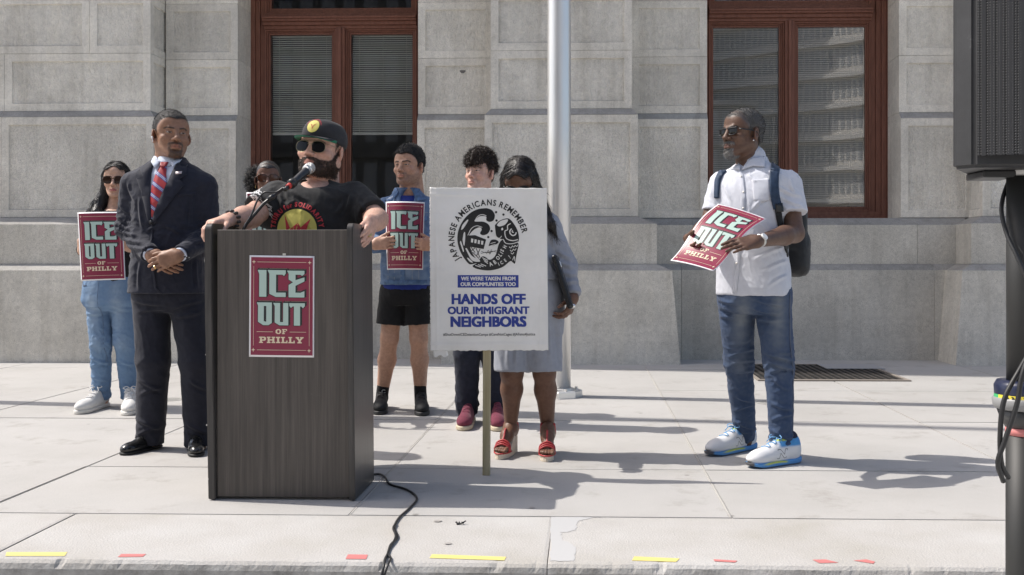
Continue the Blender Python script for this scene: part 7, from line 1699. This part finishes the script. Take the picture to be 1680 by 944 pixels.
tag(tube('ground_cable', spline([gz(606, 782), gz(622, 780), gz(632, 788, .012), gz(640, 797), gz(668, 806), gz(684, 820), gz(672, 836), gz(655, 852), gz(647, 868), gz(652, 884), gz(641, 897), gz(636, 912), gz(632, 920, .006), at(630, 928, 3.36), at(625, 950, 3.34)], 8), .0047, Mcab), 'black cable running from the lectern across the kerb', 'cable')
tag(tube('ground_cable', spline([gz(650, 862, .009), gz(645, 872, .012), gz(649, 886, .012), gz(640, 902), gz(637, 912), gz(641, 919, .006), at(636, 928, 3.36), at(628, 952, 3.34)], 8), .004, Mcab), 'second thinner black cable lying beside the first at the kerb edge', 'cable')

# ---- loudspeaker on a stand, right edge
zs = 2.6; M_cab = mat('scuffed_black_cabinet', (.035, .036, .038), .5); t = NT(M_cab); v = t.coord('Object'); c = t.ramp(t.noise(v, 14, 6, .7), [(.35, (.018, .018, .019)), (.66, (.028, .028, .030)), (.72, (.09, .09, .09))]); t.base(c); t.normal(t.bump(t.noise(v, 300, 2), .2, .002))
M_gril = mat('perforated_steel', (.03, .03, .031), .4, .3); t = NT(M_gril); vo = t.n('TexVoronoi', feature='F1'); vo.inputs['Scale'].default_value = 150; vo.inputs['Randomness'].default_value = .0; mp = t.coord('Object', (1, 1, 1.0)); t.l(mp, vo.inputs['Vector'])
hole = t.ramp(vo.outputs['Distance'], [(.30, (0,)*3), (.42, (1,)*3)]); t.base(t.mix((.004, .004, .004), (.06, .06, .062), hole)); t.normal(t.bump(hole, .9, .004))
sx = at(1565, 280, zs); Sp = tag(empty('loudspeaker', at(1700, 280, zs)), 'black loudspeaker with perforated grille at the right edge', 'loudspeaker')
pz = CAM_H+(PY0-275)*(zs-.1)/FPX
# cabinet outline seen from above: chamfered left flank, flat grille facing left-front
x1 = at(1563, 0, zs-.05)[0]; x2 = at(1606, 0, zs-.1)[0]; y1_, y2_ = at(1563, 0, zs-.05)[1]-.02, at(1606, 0, zs-.1)[1]
plan = [(x1, y1_+.02), (x2-.012, y2_), (x2+.30, y2_-.02), (x2+.36, y2_+.12), (x2+.26, y1_+.26), (x1+.125, y1_+.24)]
bm = bmesh.new(); lo_ = [bm.verts.new((x, y, pz)) for x, y in plan]; hi_ = [bm.verts.new((x, y, pz+.66)) for x, y in plan]
bm.faces.new(lo_[::-1]); bm.faces.new(hi_)
for k in range(6): bm.faces.new((lo_[k], lo_[(k+1) % 6], hi_[(k+1) % 6], hi_[k]))
bmesh.ops.recalc_face_normals(bm, faces=bm.faces); bmesh.ops.bevel(bm, geom=bm.edges[:], offset=.008, segments=3, affect='EDGES'); link('cabinet', bm_mesh(bm), M_cab, Sp)
n_ = 14; gp = []
for k in range(n_+1):
    s_ = k/n_; x = x2-.006+.296*s_; y = y2_-.006-.02*s_-.028*math.sin(min(1, s_*2.2)*math.pi/2); gp.append((x, y))
zs_ = np.linspace(pz+.028, pz+.64, 3); V_ = [(x, y, z) for z in zs_ for x, y in gp]; link('grille', mesh(V_, [(r*(n_+1)+c_, r*(n_+1)+c_+1, (r+1)*(n_+1)+c_+1, (r+1)*(n_+1)+c_) for r in range(2) for c_ in range(n_)]), M_gril, Sp, smooth=True)
box('socket_plate', (at(1608, 0, zs)[0], y2_+.08, pz-.018), (at(1664, 0, zs)[0], y2_+.2, pz+.0), mat('black_plate', (.02, .02, .02), .4), Sp, .003)
St = tag(empty('speaker_stand', at(1678, 900, zs)*(1, 1, 0)+(0, 0, -.155)), 'thick black stand pole under the loudspeaker with grey and blue collar', 'stand')
pc = at(1679, 500, zs); M_pole = mat('black_pole', (.022, .022, .021), .55)
pcy = lambda z: (pc[0], pc[1], z)
def lath(name, prof, m, seg=32): bm = bmesh.new(); bm_lathe(bm, prof, seg, (pc[0], pc[1], 0)); bmesh.ops.recalc_face_normals(bm, faces=bm.faces); return link(name, bm_mesh(bm), m, St, smooth=False)
zpx = lambda y: CAM_H+(PY0-y)*zs/FPX
for o_ in (lath('upper_tube', [(.041, zpx(650)), (.041, zpx(290))], M_pole), lath('spigot', [(.0385, zpx(291)), (.0385, zpx(270))], mat('pale_spigot', (.5, .49, .47), .4)),
           lath('blue_collar', [(.066, zpx(654)), (.070, zpx(650)), (.071, zpx(632)), (.064, zpx(624)), (.04, zpx(624))], mat('navy_plastic', (.015, .02, .05), .3)),
           lath('grey_ring', [(.06, zpx(672)), (.073, zpx(668)), (.076, zpx(655)), (.07, zpx(650))], mat('grey_plastic', (.25, .25, .25), .45)),
           lath('cup', [(.045, zpx(700)), (.055, zpx(690)), (.064, zpx(672))], mat('dark_grey_plastic', (.05, .05, .05), .45)),
           lath('lower_tube', [(.0425, -.15), (.0425, zpx(699))], M_pole), lath('tape_band', [(.0436, zpx(713)), (.0436, zpx(701))], M_tr)): o_.data.shade_smooth()
for k in range(3):
    a_ = k*math.tau/3+.5; tube('leg', [pcy(.12), (pc[0]+.42*math.cos(a_), pc[1]+.42*math.sin(a_), -.145)], .014, M_pole, St, 8)
cols_ = [(.05, .5, .2), (.75, .65, .08)]
for k, (a0, a1, m) in enumerate(((2.95, 3.35, mat('green_sticker', (.06, .42, .16), .45)), (3.35, 4.9, mat('yellow_sticker', (.72, .60, .06), .45)))):
    V_ = []; n_ = 10
    for i in range(n_+1):
        a_ = a0+(a1-a0)*i/n_
        for z in (zpx(654.5), zpx(646)): V_.append((pc[0]+.0716*math.cos(a_), pc[1]+.0716*math.sin(a_), z))
    link('sticker_band', mesh(V_, [(2*i, 2*i+2, 2*i+3, 2*i+1) for i in range(n_)]), m, St, smooth=True)
for k in range(5):
    a_ = 3.75+k*.2; V_ = [(pc[0]+.0722*math.cos(a_+d), pc[1]+.0722*math.sin(a_+d), z) for d, z in ((-.05, zpx(653)), (.03, zpx(653)), (.08, zpx(650.3)), (.03, zpx(647.5)), (-.05, zpx(647.5)), (.0, zpx(650.3)))]
    link('chevron', mesh(V_, [(0, 1, 2, 5), (5, 2, 3, 4)]), M_blk, St)
tag(tube('speaker_cable', spline([at(1664, 283, zs+.05), at(1650, 310, zs+.03), at(1643, 345, zs), at(1652, 385, zs-.02), at(1668, 420, zs-.05), at(1690, 470, zs-.08)], 8), .0055, Mcab), 'black cable hanging from the loudspeaker beside the pole', 'cable')
tag(tube('stand_cable', spline([at(1700, 560, zs-.12), at(1674, 605, zs-.12), at(1648, 655, zs-.13), at(1641, 710, zs-.12), at(1643, 760, zs-.1), at(1654, 784, zs-.07)], 8), .0062, Mcab), 'thick black cable looped round the stand, outer strand', 'cable')
tag(tube('stand_cable', spline([at(1690, 575, zs-.13), at(1676, 620, zs-.14), at(1668, 665, zs-.14), at(1648, 725, zs-.13), at(1637, 760, zs-.12), at(1646, 790, zs-.08)], 8), .0062, Mcab), 'black cable crossing the grey collar, inner strand', 'cable')
